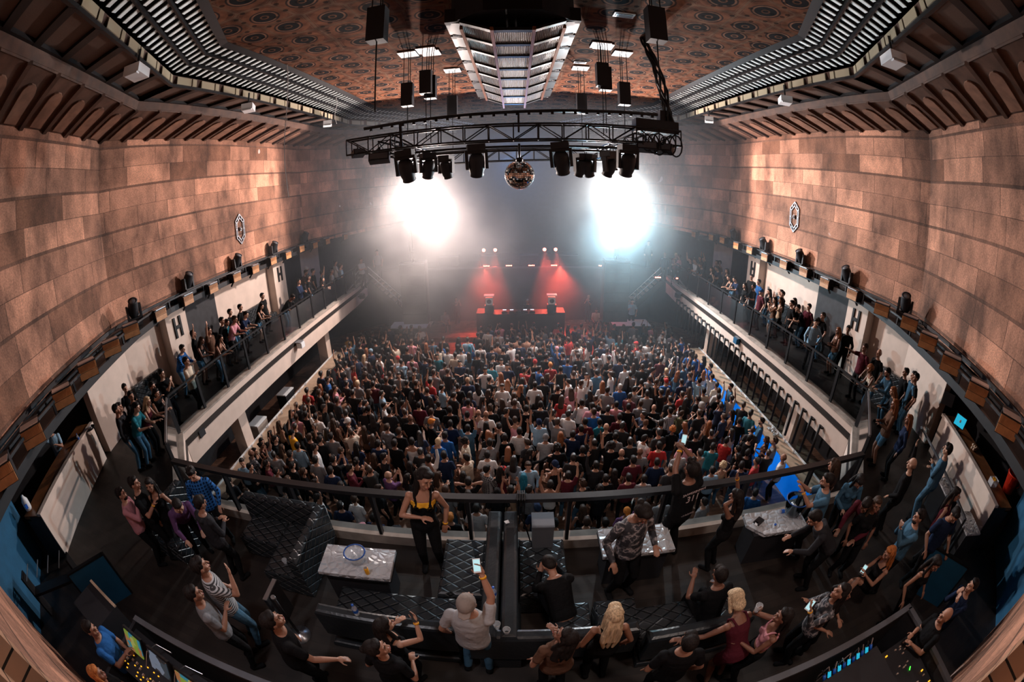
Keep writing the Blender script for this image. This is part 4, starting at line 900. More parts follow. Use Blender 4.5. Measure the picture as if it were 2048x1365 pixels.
tr = tag(empty('paper_scrap', (-.18, 4.25, BZ + .93)), 'small torn paper scrap on top of the middle sofa back', 'paper'); g = G(); g.add([(0, 0, .01), (.05, .02, .012), (.03, .07, .02), (-.03, .05, .01)], [(0, 1, 2, 3)]); g.add([(0, 0, .005), (.05, .02, .006), (.03, .07, .012), (-.03, .05, .004)], [(0, 1, 2, 3)]); g.build('scrap', WHITEP, tr)
# cable looped over the rail
cl = tag(empty('cable_loop', (.02, 4.62, 4.76)), 'black cable looped over the middle of the rear handrail, dangling to the sofa', 'cable'); 
for k in range(4): g = G(); g.path([(-.05 + .035 * k, -.10, -.6 + .1 * k), (-.04 + .035 * k, -.09, -.02), (-.03 + .03 * k, -.02, .035), (-.03 + .03 * k, .07, .03), (-.03 + .03 * k, .09, -.3)], .012, 6); g.build('loop', BLACK, cl)
g = G(); g.path([(.0, -.1, -.3), (.1, -.14, -.62), (.16, -.2, -.85), (.28, -.16, -1.1)], .012, 6); g.build('tail', BLACK, cl)
bx = tag(empty('side_cube', (.34, 4.33, BZ)), 'grey cube table wedged behind the middle sofa at the railing', 'cube table'); g = G(); g.box((0, 0, .45), (.3, .3, .9)); g.build('box', GREYM, bx); g = G(); g.box((0, 0, .915), (.32, .32, .03)); g.build('top', GREYM, bx)
st = tag(empty('stanchion', (-3.05, 2.43, BZ)), 'steel stanchion with round base standing behind the left sofa', 'stanchion'); g = G(); g.lathe((0, 0, 0), [(0, 0), (.17, 0), (.17, .015), (.05, .045), (.03, .06), (0, .06)], 28); g.build('base', STEEL, st); g = G(); g.tube((0, 0, .05), (0, 0, .98), .022, 10); g.build('post', BLACK, st); g = G(); g.tube((0, 0, .95), (0, 0, 1.0), .035, 12); g.build('cap', STEEL, st)
sgl = tag(empty('floor_sign_panel', (-3.35, 2.7, BZ)), 'narrow dark panel lying beside the stanchion', 'panel'); g = G(); g.box((0, 0, .35), (.06, .4, .7)); g.build('panel', DARK, sgl); g = G(); g.box((0, 0, .71), (.07, .41, .02)); g.build('edge', STEEL, sgl)

# bars on both sides of the rear balcony
for s, nm in ((-1, 'left'), (1, 'right')):
    t = empty('bar_counter', (s * 10.2, 3.45, BZ), label='bar counter with pale front and dark orange top at the %s of the rear balcony' % nm, cat='bar counter')
    a = Vector((-s * -.95 , 1.75, 0)); b = Vector((-s * .95, -1.8, 0)); d = (b - a).normalized(); o = Vector((s * abs(d.y), -d.x * s * (1 if True else 1), 0)); o = Vector((s * abs(d.y), -abs(d.x), 0))
    def q4(w0, w1, z0, z1, A=a, B=b): return [[p + o * w0 + Vector((0, 0, z0)), p + o * w1 + Vector((0, 0, z0)), p + o * w1 + Vector((0, 0, z1)), p + o * w0 + Vector((0, 0, z1))] for p in (A, B)]
    g = G(); g.loft(q4(.06, .2, 0, 1.08)); g.build('front_panel', BEIGE, t)
    g = G(); g.loft(q4(0, .14, 1.08, 1.16)); g.build('front_ledge', BEIGE, t)
    g = G(); g.loft(q4(.14, .75, 1.04, 1.12)); g.build('worktop', BARD, t)
    g = G(); g.loft(q4(.3, .7, 0, 1.0)); g.build('cabinet', CHAR, t)
    g = G(); e = b + d * .02; g.loft([[b + Vector((0, 0, 0)), b + o * .5, b + o * .5 + Vector((0, 0, 1.1)), b + Vector((0, 0, 1.1))], [e, e + o * .5, e + o * .5 + Vector((0, 0, 1.1)), e + Vector((0, 0, 1.1))]]); g.build('end_panel', DARK, t)
tvm = tag(empty('tablet_till', (10.9, 4.35, BZ + 1.12), R(-60)), 'turned blue-lit tablet till on the right bar counter', 'tablet'); g = G(); g.box((0, 0, .28), (.42, .03, .32), 0, R(-18), R(8)); g.build('case', BLACK, tvm); g = G(); g.box((0, -.02, .28), (.37, .01, .27), 0, R(-18), R(8)); g.build('screen', SCRB, tvm); g = G(); g.box((0, .02, .07), (.1, .1, .16)); g.build('stand', BLACK, tvm)
g = G(); g.sphere((0, -.032, .285), (.035, .006, .045), 10, 8); g.build('logo', WHITEP, tvm)
tb = tag(empty('monitor_till', (11.25, 5.2, BZ + 1.55), R(-60)), 'dark square till screen mounted behind the right bar, upper one', 'monitor'); g = G(); g.box((0, 0, .0), (.4, .05, .34), 0, R(-15)); g.build('screen', CHAR, tb); g = G(); g.beam((0, .03, 0), (0, .25, -.1), .05, .05); g.build('arm', BLACK, tb)
bk = tag(empty('ice_tub', (10.35, 1.75, BZ + 1.12)), 'red plastic tub on the right bar counter', 'tub'); g = G(); g.lathe((0, 0, 0), [(0, .01), (.17, .01), (.24, .42), (.26, .43), (.25, .45), (.22, .44), (.16, .03), (0, .03)], 24); g.build('body', REDP, bk); g = G(); g.path([(-.25, 0, .4), (-.3, 0, .3), (-.24, 0, .22)], .012); g.build('handle', REDP, bk); g = G(); g.path([(0, -.25, .4), (0, -.3, .3), (0, -.24, .22)], .012); g.build('handle', REDP, bk)
bs = tag(empty('wire_basket', (9.95, 2.2, BZ + 1.12), R(-25)), 'small clear basket of snacks beside the red tub on the right bar', 'basket'); g = G()
for dx, dy, w_, d_ in ((-.12, 0, .01, .2), (.12, 0, .01, .2), (0, -.1, .25, .01), (0, .1, .25, .01)): g.box((dx, dy, .08), (w_, d_, .16))
g.build('side', CLEARP, bs); g = G()
for k in range(14): g.box((rnd.uniform(-.09, .09), rnd.uniform(-.07, .07), .1 + rnd.uniform(0, .05)), (.05, .03, .03), rnd.uniform(0, 3))
g.build('snacks', WRIST, bs)
cr = tag(empty('cloth_rags', (10.75, 3.5, BZ + 1.12)), 'heap of pale rags and a bottle on the right bar counter', 'rags'); g = G()
for k in range(7): g.sphere((rnd.uniform(-.12, .12), rnd.uniform(-.1, .1), .04), (.07, .05, .04), 8, 6)
g.build('cloth', BARW, cr)
bottle((-10.75, 4.3, BZ + 1.12), 'blue water bottle at the far end of the left bar counter')
pl = tag(empty('serving_tray', (-10.95, 4.9, BZ + 1.12)), 'round tray with scraps at the far end of the left bar', 'tray'); g = G(); g.lathe((0, 0, 0), [(0, 0), (.18, 0), (.2, .03), (.19, .03), (.17, .01), (0, .01)], 20); g.build('tray', DARK, pl); g = G(); g.box((.03, 0, .03), (.16, .05, .03), .6); g.box((-.05, .05, .03), (.1, .04, .03), 1.6); g.build('scraps', WHITEP, pl)
jg = tag(empty('plastic_jug', (-9.9, 1.55, BZ + 1.15)), 'white plastic jug with a blue label behind the left bar', 'jug'); g = G(); g.lathe((0, 0, 0), [(0, 0), (.1, 0), (.11, .05), (.11, .22), (.05, .3), (.04, .34), (0, .34)], 14); g.build('body', WHITEP, jg); g = G(); g.box((.09, -.05, .13), (.06, .08, .1)); g.build('wrapper', BLUEPL, jg)
for s, nm in ((-1, 'left'), (1, 'right')):      # plexiglass menu screens leaning on the right bar, blue screens on both sides
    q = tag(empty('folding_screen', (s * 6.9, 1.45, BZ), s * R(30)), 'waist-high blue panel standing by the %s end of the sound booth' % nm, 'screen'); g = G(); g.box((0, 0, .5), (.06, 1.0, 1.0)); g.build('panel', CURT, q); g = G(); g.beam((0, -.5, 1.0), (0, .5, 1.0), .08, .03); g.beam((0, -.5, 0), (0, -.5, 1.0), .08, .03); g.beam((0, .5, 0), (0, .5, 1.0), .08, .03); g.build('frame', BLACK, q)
rk = tag(empty('barrier_rack', (-8.05, .75, BZ), R(-40)), 'black metal barrier rack with thin steel rails in front of the left blue wall', 'rack'); g = G(); g.box((0, 0, .55), (.25, 1.5, .06)); g.box((0, -.75, .5), (.25, .05, 1.0)); g.box((0, .75, .5), (.25, .05, 1.0)); g.build('frame', BLACK, rk)
for k in range(4): g = G(); g.beam((-.25, -.55 + k * .36, 1.0), (.25, -.55 + k * .36, 1.0), .015, .02); g.build('rail', STEEL, rk)
for k, (x, y, rz) in enumerate(((9.05, 3.1, -25), (8.65, 1.95, -25))):
    q = tag(empty('display_case', (x, y, BZ), R(rz)), 'low glass-topped display stand by the right bar, %s one' % ('farther', 'nearer')[k], 'display stand', 'display stands by the right bar'); g = G(); g.box((0, 0, .35), (.5, .7, .7)); g.build('body', CHAR, q); g = G(); g.box((0, 0, .72), (.52, .72, .04)); g.build('glass_top', HAMMER, q)
fr_ = tag(empty('queue_barrier', (8.55, 3.2, BZ)), 'low dark queue barrier with metal top in front of the right bar', 'barrier'); g = G(); g.beam((1.5, 2.0, .9), (-.25, -1.2, .9), .05, .05); g.build('top_rail', GREYM, fr_)
for u in (0, .5, 1): g = G(); g.beam((1.5 - 1.75 * u, 2.0 - 3.2 * u, 0), (1.5 - 1.75 * u, 2.0 - 3.2 * u, .9), .05, .05); g.build('post', BLACK, fr_)

# sound booth barrier with gear
g = G(); 
g.box((.1, 1.12, BZ + .55), (9.9, .06, 1.1)); g.box((5.07, .1, BZ + .55), (.06, 2.0, 1.1)); g.box((-4.9, .3, BZ + .55), (.06, 1.6, 1.1)); struct(g, 'wall_booth_barrier', DARK)
g = G(); g.box((.1, 1.12, BZ + 1.12), (10.0, .09, .05)); g.box((5.07, .1, BZ + 1.12), (.09, 2.0, .05)); struct(g, 'trim_booth_barrier_cap', GREYM)
con = tag(empty('lighting_console', (-4.0, .6, BZ + 1.0), R(-6)), 'large lighting console with three lit screens in the rear booth at the left', 'console')
g = G(); g.prism([(-.95, -.38), (.95, -.38), (.95, .30), (-.95, .30)], -.1, .04); g.build('body', CHAR, con)
def screenmat(name, stops, sc_, es):
    m, nt, b = newmat(name); tc = N(nt, 'ShaderNodeTexCoord'); vo = N(nt, 'ShaderNodeTexVoronoi'); vo.inputs['Scale'].default_value = sc_; vo.distance = 'CHEBYCHEV'; L(nt, tc.outputs['Object'], vo.inputs['Vector'])
    sp = N(nt, 'ShaderNodeSeparateColor'); L(nt, vo.outputs['Color'], sp.inputs[0]); rp = N(nt, 'ShaderNodeValToRGB'); rp.color_ramp.interpolation = 'CONSTANT'; L(nt, sp.outputs[0], rp.inputs[0]); e = rp.color_ramp.elements
    e[0].color = (*stops[0], 1); e[1].position = .25; e[1].color = (*stops[1], 1)
    for k, c in enumerate(stops[2:]): q = e.new(.5 + .25 * k); q.color = (*c, 1)
    L(nt, rp.outputs[0], b.inputs['Emission Color']); b.inputs['Emission Strength'].default_value = es; b.inputs['Base Color'].default_value = (.02, .02, .02, 1); return m
SC1 = screenmat('console_screen_green', [(.12, .16, .02), (.02, .12, .16), (.2, .2, .05), (.2, .08, .03)], 9, 1.1); SC2 = screenmat('console_screen_window', [(.01, .01, .012), (.10, .12, .16), (.02, .03, .04), (.06, .03, .02)], 6, 1.0)
for k, (x, mt) in enumerate(((-.62, SC1), (-.05, SC2), (.5, SC1))):
    g = G(); g.box((x, .08, .17), (.44, .04, .34), 0, R(-35)); o = g.build('screen_housing', BLACK, con); g = G(); g.box((x, .055, .175), (.38, .02, .28), 0, R(-35)); g.build('screen', mt, o)
LED = M('orange_led', (.1, .05, .01), .4, emit=(1, .42, .02), es=1.6); LEDG = M('green_led', (.1, .05, .01), .4, emit=(.05, 1, .05), es=2.5)
KEYW = M('lit_key', (.55, .42, .34), .5)
g = G()
for a in range(16):
    for b in range(5):
        if rnd.random() < .5: g.box((-.85 + a * .11 + rnd.uniform(-.02, .02), -.33 + b * .06, .045), (.018, .018, .012))
g.build('button_leds', LED, con)['kind'] = 'stuff'
g = G()
for a in range(14): g.box((-.7 + a * .1, -.2 + .05 * math.sin(a), .06), (.02, .04, .03))
g.build('faders', KEYW, con)['kind'] = 'stuff'
for k, x in enumerate((-.35, .22, .78)): g = G(); g.path([(x, -.1, .04), (x + .05, .1, .22), (x + .16, .28, .26), (x + .3, .34, .1)], .008, 5); g.build('gooseneck_lamp', STEEL, con)
pt = tag(empty('patch_box', (3.72, .45, BZ + .9), R(4)), 'black patch box with blue-tipped cables in the rear booth at the right', 'patch box'); g = G(); g.box((0, 0, .1), (1.0, .8, .2)); g.build('body', CHAR, pt)
for k in range(11):
    x = -.42 + k * .085; g = G(); g.tube((x, .41, .15), (x, .47, .2), .022, 8); g.build('plug', SCRB if k % 2 else BLUEPL, pt)
    g = G(); g.path([(x, .46, .19), (x + rnd.uniform(-.05, .05), .53, .25), (x + rnd.uniform(-.1, .1), .52, .1), (x + rnd.uniform(-.1, .1), .5, -.2)], .009, 5); g.build('patch_cable', STEEL if k % 3 else BLACK, pt)
dm = tag(empty('mixing_desk', (4.55, .15, BZ + .85), R(0)), 'dark mixing desk dotted with pale lit keys in the rear booth corner', 'mixing desk'); g = G(); g.box((0, 0, .06), (.8, 1.2, .12)); g.build('body', CHAR, dm)
for k in range(26): g = G(); g.box((rnd.uniform(-.35, .35), rnd.uniform(-.5, .55), .13), (.03, .022, .02), rnd.uniform(-.3, .3)); g.build('key', [KEYW, KEYW, KEYW, LED][k % 4], dm)
g = G(); g.box((.12, .1, .13), (.06, .012, .01), .8); g.build('green_light', LEDG, dm)
ec = tag(empty('equipment_case', (-5.75, .85, BZ), R(-8)), 'tall black equipment case with pale top edge left of the console', 'case'); g = G(); g.box((0, 0, .6), (.85, .6, 1.2)); g.build('body', CHAR, ec); g = G(); g.box((0, .28, 1.21), (.86, .05, .03)); g.build('top_edge', BARW, ec)

# ================================================================== dance floor level bars
for s, nm in ((-1, 'left'), (1, 'right')):
    t = empty('long_bar', (s * 9.05, 14.5, 0), label='long pale-topped bar under the %s balcony beside the dance floor' % nm, cat='bar counter')
    y0, y1 = (7.4, 19.0)
    g = G(); g.box((0, (y0 + y1) / 2 - 14.5, 1.08), (.62, y1 - y0, .06)); g.build('worktop', BARW, t)
    g = G(); g.box((s * .34, (y0 + y1) / 2 - 14.5, 1.13), (.05, y1 - y0, .05)); g.build('raised_edge', WHITEP, t)
    g = G(); g.box((-s * .24, (y0 + y1) / 2 - 14.5, .52), (.06, y1 - y0, 1.04)); g.build('front_panel', BLUELED if s > 0 else DARK, t)
    g = G(); g.box((s * .2, (y0 + y1) / 2 - 14.5, .5), (.3, y1 - y0, 1.0)); g.build('back_cabinet', CHAR, t)
    cu = cup((s * 9.2, 12, 1.16), 'x'); cu['group'] = 'plastic cups on the %s long bar' % nm
    n = 14 if s > 0 else 10
    for k in range(n):
        o = cu if k == 0 else copytree(cu); o.location = (s * (9.2 + rnd.uniform(0, .12)), 9.6 + k * .62 + rnd.uniform(-.15, .15), 1.115); o['label'] = 'clear plastic cup along the back edge of the %s long bar' % nm
tw = tag(empty('paper_towels', (9.15, 10.9, 1.11)), 'crumpled clear wrap heaped on the right long bar by the column', 'plastic wrap'); g = G()
for k in range(22): g.sphere((rnd.uniform(-.12, .12), rnd.uniform(-.35, .35), rnd.uniform(.02, .12)), rnd.uniform(.03, .07), 6, 5)
g.build('wrap', WHITEP, tw)
# hanging tubes under the right balcony, one bracket each
def rod():
    t = empty('hanging_tube_light'); g = G(); g.tube((0, 0, -1.15), (0, 0, 0.12), .045, 8); g.build('tube', BLACK, t); g = G(); g.box((.16, 0, .04), (.26, .16, .05)); g.box((.26, 0, -.04), (.03, .2, .2)); g.build('bracket', BLACK, t); return t
rd = rod(); pts = []
n = 27
for k in range(n):
    y = 8.0 + k * (21.0 - 8.0) / (n - 1); o = rd if k == 0 else copytree(rd); o.location = (8.62, y, 3.05); 
    tag(o, 'black hanging tube under the right balcony, number %d from the camera end' % (k + 1), 'tube', 'black tubes along the right balcony beam')
# small speakers and boxes on the beams
for k, (px, py, sx, lab) in enumerate([(395, 862, -1, 'at the left corner, nearest the camera'), (598, 688, -1, 'on the left beam, halfway along'), (1508, 690, 1, 'on the right beam above the tubes'), (1478, 680, 1, 'pale one on the right beam'), (1358, 590, 1, 'at the stage end of the right beam'), (722, 592, -1, 'at the stage end of the left beam')]):
    p = atz(px, py, 3.45); o = tag(empty('monitor_box', (p.x + (.0), p.y, 3.4), R(90 if sx < 0 else -90)), 'small box speaker fixed to the balcony beam, ' + lab, 'speaker', 'small speakers on the balcony beams')
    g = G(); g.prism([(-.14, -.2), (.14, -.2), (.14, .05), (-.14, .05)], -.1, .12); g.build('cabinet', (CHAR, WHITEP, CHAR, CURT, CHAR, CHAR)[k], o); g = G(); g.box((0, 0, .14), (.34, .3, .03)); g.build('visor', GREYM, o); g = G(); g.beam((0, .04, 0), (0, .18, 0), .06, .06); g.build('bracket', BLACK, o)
# back bar shelves under the left balcony
for k, y in enumerate((12.0, 14.6)):
    o = tag(empty('beer_cooler', (-10.2, y, 0)), 'pale box cooler behind the left long bar, %s one' % ('nearer', 'farther')[k], 'cooler'); g = G(); g.box((0, 0, .5), (.5, .8, 1.0)); g.build('body', CHAR if k else BEIGED, o); g = G(); g.box((0, 0, 1.03), (.52, .82, .05)); g.build('lid', WHITEP, o)
# ================================================================== people
COL = dict(taupe=(.27, .225, .20), black=(.007, .007, .008), charcoal=(.025, .025, .029), navy=(.012, .022, .055), white=(.66, .64, .63), grey=(.19, .19, .20), lightgrey=(.38, .38, .39), lightblue=(.26, .40, .52),
           blue=(.02, .10, .30), teal=(.02, .16, .21), denim=(.06, .14, .22), red=(.42, .03, .03), maroon=(.085, .013, .022), pink=(.58, .26, .30), yellow=(.72, .36, .03), olive=(.10, .095, .05),
           cream=(.56, .47, .37), tan=(.38, .24, .15), brown=(.11, .055, .035), purple=(.11, .05, .13), orange=(.6, .2, .04), beige=(.45, .36, .28), blonde=(.58, .42, .26), auburn=(.26, .09, .035), ginger=(.42, .14, .04), bluehair=(.01, .14, .22), darkhair=(.014, .010, .009), brownhair=(.045, .024, .015), greyhair=(.34, .32, .31))
SKINS = [(.40, .20, .13), (.46, .25, .17), (.33, .16, .10), (.24, .11, .07), (.50, .29, .20), (.14, .065, .04)]

TMPS = D.scenes.new('remesh_bench')
def remesh(g, vox, name, mat, smooth=3):
    me = D.meshes.new(name); me.from_pydata([tuple(v) for v in g.v], [], g.f); me.update()
    o = D.objects.new('tmp_' + name, me); TMPS.collection.objects.link(o)
    m = o.modifiers.new('r', 'REMESH'); m.mode = 'VOXEL'; m.voxel_size = vox; m.use_smooth_shade = True
    if smooth: q = o.modifiers.new('s', 'SMOOTH'); q.factor = .5; q.iterations = smooth
    vl = TMPS.view_layers[0]; vl.update(); dg = vl.depsgraph
    r = D.meshes.new_from_object(o.evaluated_get(dg)); r.name = name
    D.objects.remove(o); D.meshes.remove(me)
    r.materials.clear(); r.materials.append(mat); r.polygons.foreach_set('use_smooth', [True] * len(r.polygons)); return r
def cap_(g, a, b, ra, rb, n=10):
    g.tube(a, b, ra, n, rb); g.sphere(a, ra, n, 6); g.sphere(b, rb, n, 6)
V = Vector
TORSO = {'m': [(-.10, .150, .105), (0, .165, .118), (.12, .150, .108), (.25, .158, .115), (.38, .182, .122), (.46, .178, .108), (.53, .12, .080), (.575, .062, .060)],
         'f': [(-.10, .160, .112), (0, .168, .120), (.12, .128, .092), (.24, .132, .100), (.35, .152, .115), (.43, .150, .100), (.50, .105, .072), (.555, .050, .050)]}
SH = {'m': (.185, .475), 'f': (.160, .455)}
#            right hand            left hand (x outward, y forward, z up, from the shoulder)   other
POSE = {
 'S': dict(r=(.07, .04, -.50), l=(.07, .06, -.49)),
 'B': dict(r=(-.12, .30, -.20), l=(-.10, .27, -.26)),
 'D': dict(r=(-.02, .30, -.10), l=(.07, .05, -.49)),
 'R': dict(r=(.06, .14, .50), l=(.05, .15, -.42)),
 'L': dict(r=(.05, .15, -.42), l=(.06, .14, .50)),
 'U': dict(r=(.02, .12, .50), l=(.05, .16, .48)),
 'P': dict(r=(-.12, .36, .16), l=(-.13, .33, .10), hp=-8),
 'H': dict(r=(-.10, -.02, .20), l=(-.10, -.02, .20), er=(1, .1, .2), el=(1, .1, .2)),
 'C': dict(r=(-.17, .30, .02), l=(-.15, .30, .00)),
 'X': dict(r=(-.22, .20, -.22), l=(-.20, .22, -.18)),
 'W': dict(r=(.40, .22, -.02), l=(.34, .34, -.06)),
 'E': dict(r=(-.06, .34, -.26), l=(-.06, .36, -.24), lean=26, hp=-14),
 'K': dict(r=(.08, .16, -.46), l=(.08, -.10, -.47), stride=.16, lean=4),
 'Z': dict(r=(.02, .30, -.36), l=(-.02, .34, -.32), lean=42, hp=-10),
 'A': dict(r=(.10, .50, .12), l=(.05, .10, -.46)),
 'T': dict(r=(-.04, .34, -.30), l=(-.04, .34, -.32), sit=1, lean=8, hp=8),
 'Q': dict(r=(-.14, .34, -.12), l=(-.12, .32, -.18), sit=1, lean=10, hp=18),
}
POSEWORDS = dict(S='arms down', B='hands in front', D='holding one hand up', R='right arm raised', L='left arm raised', U='both arms raised', P='holding up a phone', H='hands on head', C='clapping', X='arms crossed', W='arms spread', E='leaning on the rail', K='walking', Z='bending forward', A='reaching out', T='sitting', Q='sitting with a phone')
def ik(S, T, l1, l2, pole):
    d = T - S; L_ = d.length; mx = (l1 + l2) * .985
    if L_ > mx: T = S + d * (mx / L_); d = T - S; L_ = mx
    if L_ < .12: d = V((0, .12, 0)); L_ = .12; T = S + d
    a = (l1 * l1 - l2 * l2 + L_ * L_) / (2 * L_); h = math.sqrt(max(0, l1 * l1 - a * a)); u = d / L_
    p = pole - u * pole.dot(u); p = p.normalized() if p.length > 1e-4 else V((0, -1, 0))
    return S + u * a + p * h, T
def skeleton(sex, pose):
    P = dict(lean=0, hp=0, hy=0, stride=0, sit=0, side=0, hroll=0); P.update(POSE[pose] if isinstance(pose, str) else pose)
    hip = .50 if P['sit'] else .92
    if P.get('hip'): hip = P['hip']
    sx, sz = SH[sex]; K = {}
    Rt = Matrix.Rotation(-R(P['lean']), 3, 'X') @ Matrix.Rotation(R(P['side']), 3, 'Y')
    H = V((0, 0, hip)); T = lambda p: H + Rt @ V(p)
    K['T'] = T; K['Rt'] = Rt; K['hip'] = H
    K['neck'] = T((0, 0, .55)); hc = T((0, .01, .63)); Rh = Rt @ Matrix.Rotation(R(P['hy']), 3, 'Z') @ Matrix.Rotation(-R(P['hp']), 3, 'X') @ Matrix.Rotation(R(P['hroll']), 3, 'Y')
    K['Rh'] = Rh; K['head'] = hc + Rh @ V((0, .015, .108)); K['headtop'] = K['head'].z + .12
    for sd, s in (('r', 1), ('l', -1)):
        S = T((s * sx, 0, sz - .01)); h = P[sd]; tgt = T((s * sx, 0, sz)) + (Rt if P['lean'] < 20 else Matrix.Identity(3)) @ V((s * h[0], h[1], h[2]))
        po = P.get('e' + sd); po = V((s * po[0], po[1], po[2])) if po else (V((s * .5, -.25, -1)) if h[2] < .3 else V((s * 1, .25, -.1)))
        E_, W_ = ik(S, tgt, .285, .25, po); K['S' + sd], K['E' + sd], K['W' + sd] = S, E_, W_
        hj = V((s * .09, 0, hip - .02)); K['J' + sd] = hj
        if P['sit']:
            kn = V((s * .12, .42, hip + .0)); ft = V((s * .12, .46, .08))
            if P.get('kneeup'): kn = V((s * .05 + .05, .38, hip + .14 * (s < 0) + .02)); ft = V((s * .1, .55 if s > 0 else .62, .08 if s > 0 else .34))
        else:
            o = P['stride'] * s; ft = V((s * (.11 + .02 * (sex == 'm')), o, .08)); kn, ft = ik(hj, ft, .44, .42, V((0, 1, 0)))
        K['N' + sd], K['F' + sd] = kn, ft
    return K
def hand(g, E_, W_, s, lvl, curl=.5, Rt=None):
    d = (W_ - E_).normalized(); up = V((0, 0, 1)) if abs(d.z) < .8 else V((0, 1, 0)); x = d.cross(up).normalized(); n = x.cross(d).normalized()
    if s < 0: x = -x
    # palm plane spanned by d and x ; n = back of the hand
    pc = W_ + d * .05
    vs = []; 
    g.sphere(pc, (.042, .022, .052), 10, 8, Matrix((x, n, d)).transposed())
    if lvl > 1: 
        g.sphere(W_ + d * .11, (.036, .018, .05), 8, 6, Matrix((x, n, d)).transposed()); return
    r = .0088 if lvl == 0 else .0105
    for k in range(4):
        b = W_ + d * .088 + x * ((k - 1.5) * -.0205); ln = (.062, .076, .072, .058)[k if s > 0 else k] 
        a1 = curl * (.8 + .12 * k); p = b; dr = d
        for seg in range(3):
            ang = a1 * .55 * (seg + 1) * .9; dr = (d * math.cos(ang) - n * math.sin(ang)).normalized(); q = p + dr * ln * (.45, .32, .25)[seg]
            cap_(g, p, q, r * (1.05 - .06 * seg), r * (1 - .06 * seg), 6); p = q
    b = W_ + d * .035 + x * .034; q = b + (d * .6 + x * .75 - n * .25).normalized() * .042; cap_(g, b, q, r * 1.35, r * 1.1, 6); cap_(g, q, q + (d * .9 + x * .2 - n * .3).normalized() * .034, r * 1.1, r * .95, 6)
BODY = {}
HS = 1.1
def hs_(r): return tuple(q * HS for q in r) if isinstance(r, tuple) else r * HS
def mkbody(sex, pose, pk, lvl):
    key = (sex, pk, lvl)
    if key in BODY: return BODY[key]
    K = skeleton(sex, pose); g = G(); T = K['T']; m = sex == 'm'
    g.loft([[T((rx * math.cos(a), ry * math.sin(a), z)) for a in np.linspace(0, 2 * math.pi, 16, endpoint=False)] for z, rx, ry in TORSO[sex]])
    if not m:
        for s in (-1, 1): g.sphere(T((s * .065, .085, .325)), (.058, .055, .058), 10, 8)
    cap_(g, T((0, 0, .50)), K['neck'] + (K['head'] - K['neck']) * .55, .062 if m else .05, .056 if m else .046)
    Rh = K['Rh']; hd = K['head']; h = lambda x, y, z: hd + Rh @ (V((x, y, z)) * HS)
    g.sphere(h(0, -.008, .012), hs_((.076, .094, .108)), 18, 14, Rh)
    g.sphere(h(0, .026, -.045), hs_((.056, .062, .070)), 14, 10, Rh); g.sphere(h(0, .062, -.092), hs_((.026, .022, .02)), 10, 6, Rh)
    cap_(g, h(0, .092, .018), h(0, .112, -.022), .008, .014, 8)
    g.sphere(h(0, .088, -.060), hs_((.022, .012, .011)), 8, 6, Rh)
    for s in (-1, 1):
        g.sphere(h(s * .078, -.005, -.008), hs_((.010, .020, .030)), 8, 6, Rh); g.sphere(h(s * .032, .082, .030), hs_((.022, .012, .008)), 8, 6, Rh); g.sphere(h(s * .042, .066, -.03), hs_((.02, .016, .018)), 8, 6, Rh)
    for sd, s in (('r', 1), ('l', -1)):
        S, E_, W_ = K['S' + sd], K['E' + sd], K['W' + sd]
        k = 1 if m else .84
        g.sphere(S, .060 * k, 12, 8); cap_(g, S, S + (E_ - S) * .45, .052 * k, .050 * k); cap_(g, S + (E_ - S) * .45, E_, .050 * k, .039 * k); cap_(g, E_, E_ + (W_ - E_) * .35, .040 * k, .042 * k); cap_(g, E_ + (W_ - E_) * .35, W_, .042 * k, .026 * k)
        hand(g, E_, W_, s, lvl)
        J, Kn, F = K['J' + sd], K['N' + sd], K['F' + sd]
        cap_(g, J, J + (Kn - J) * .5, .086, .074); cap_(g, J + (Kn - J) * .5, Kn, .074, .054); cap_(g, Kn, Kn + (F - Kn) * .35, .053, .056); cap_(g, Kn + (F - Kn) * .35, F, .056, .036)
        cap_(g, F + V((0, -.03, -.035)), F + V((s * .02, .13, -.045)), .038, .03)
    me = remesh(g, (.0075, .0125, .026)[lvl], 'person', SKIN, (2, 2, 1)[lvl]); BODY[key] = (me, K); return BODY[key]
TOPC, PANTC, HAIRC = {}, {}, {}
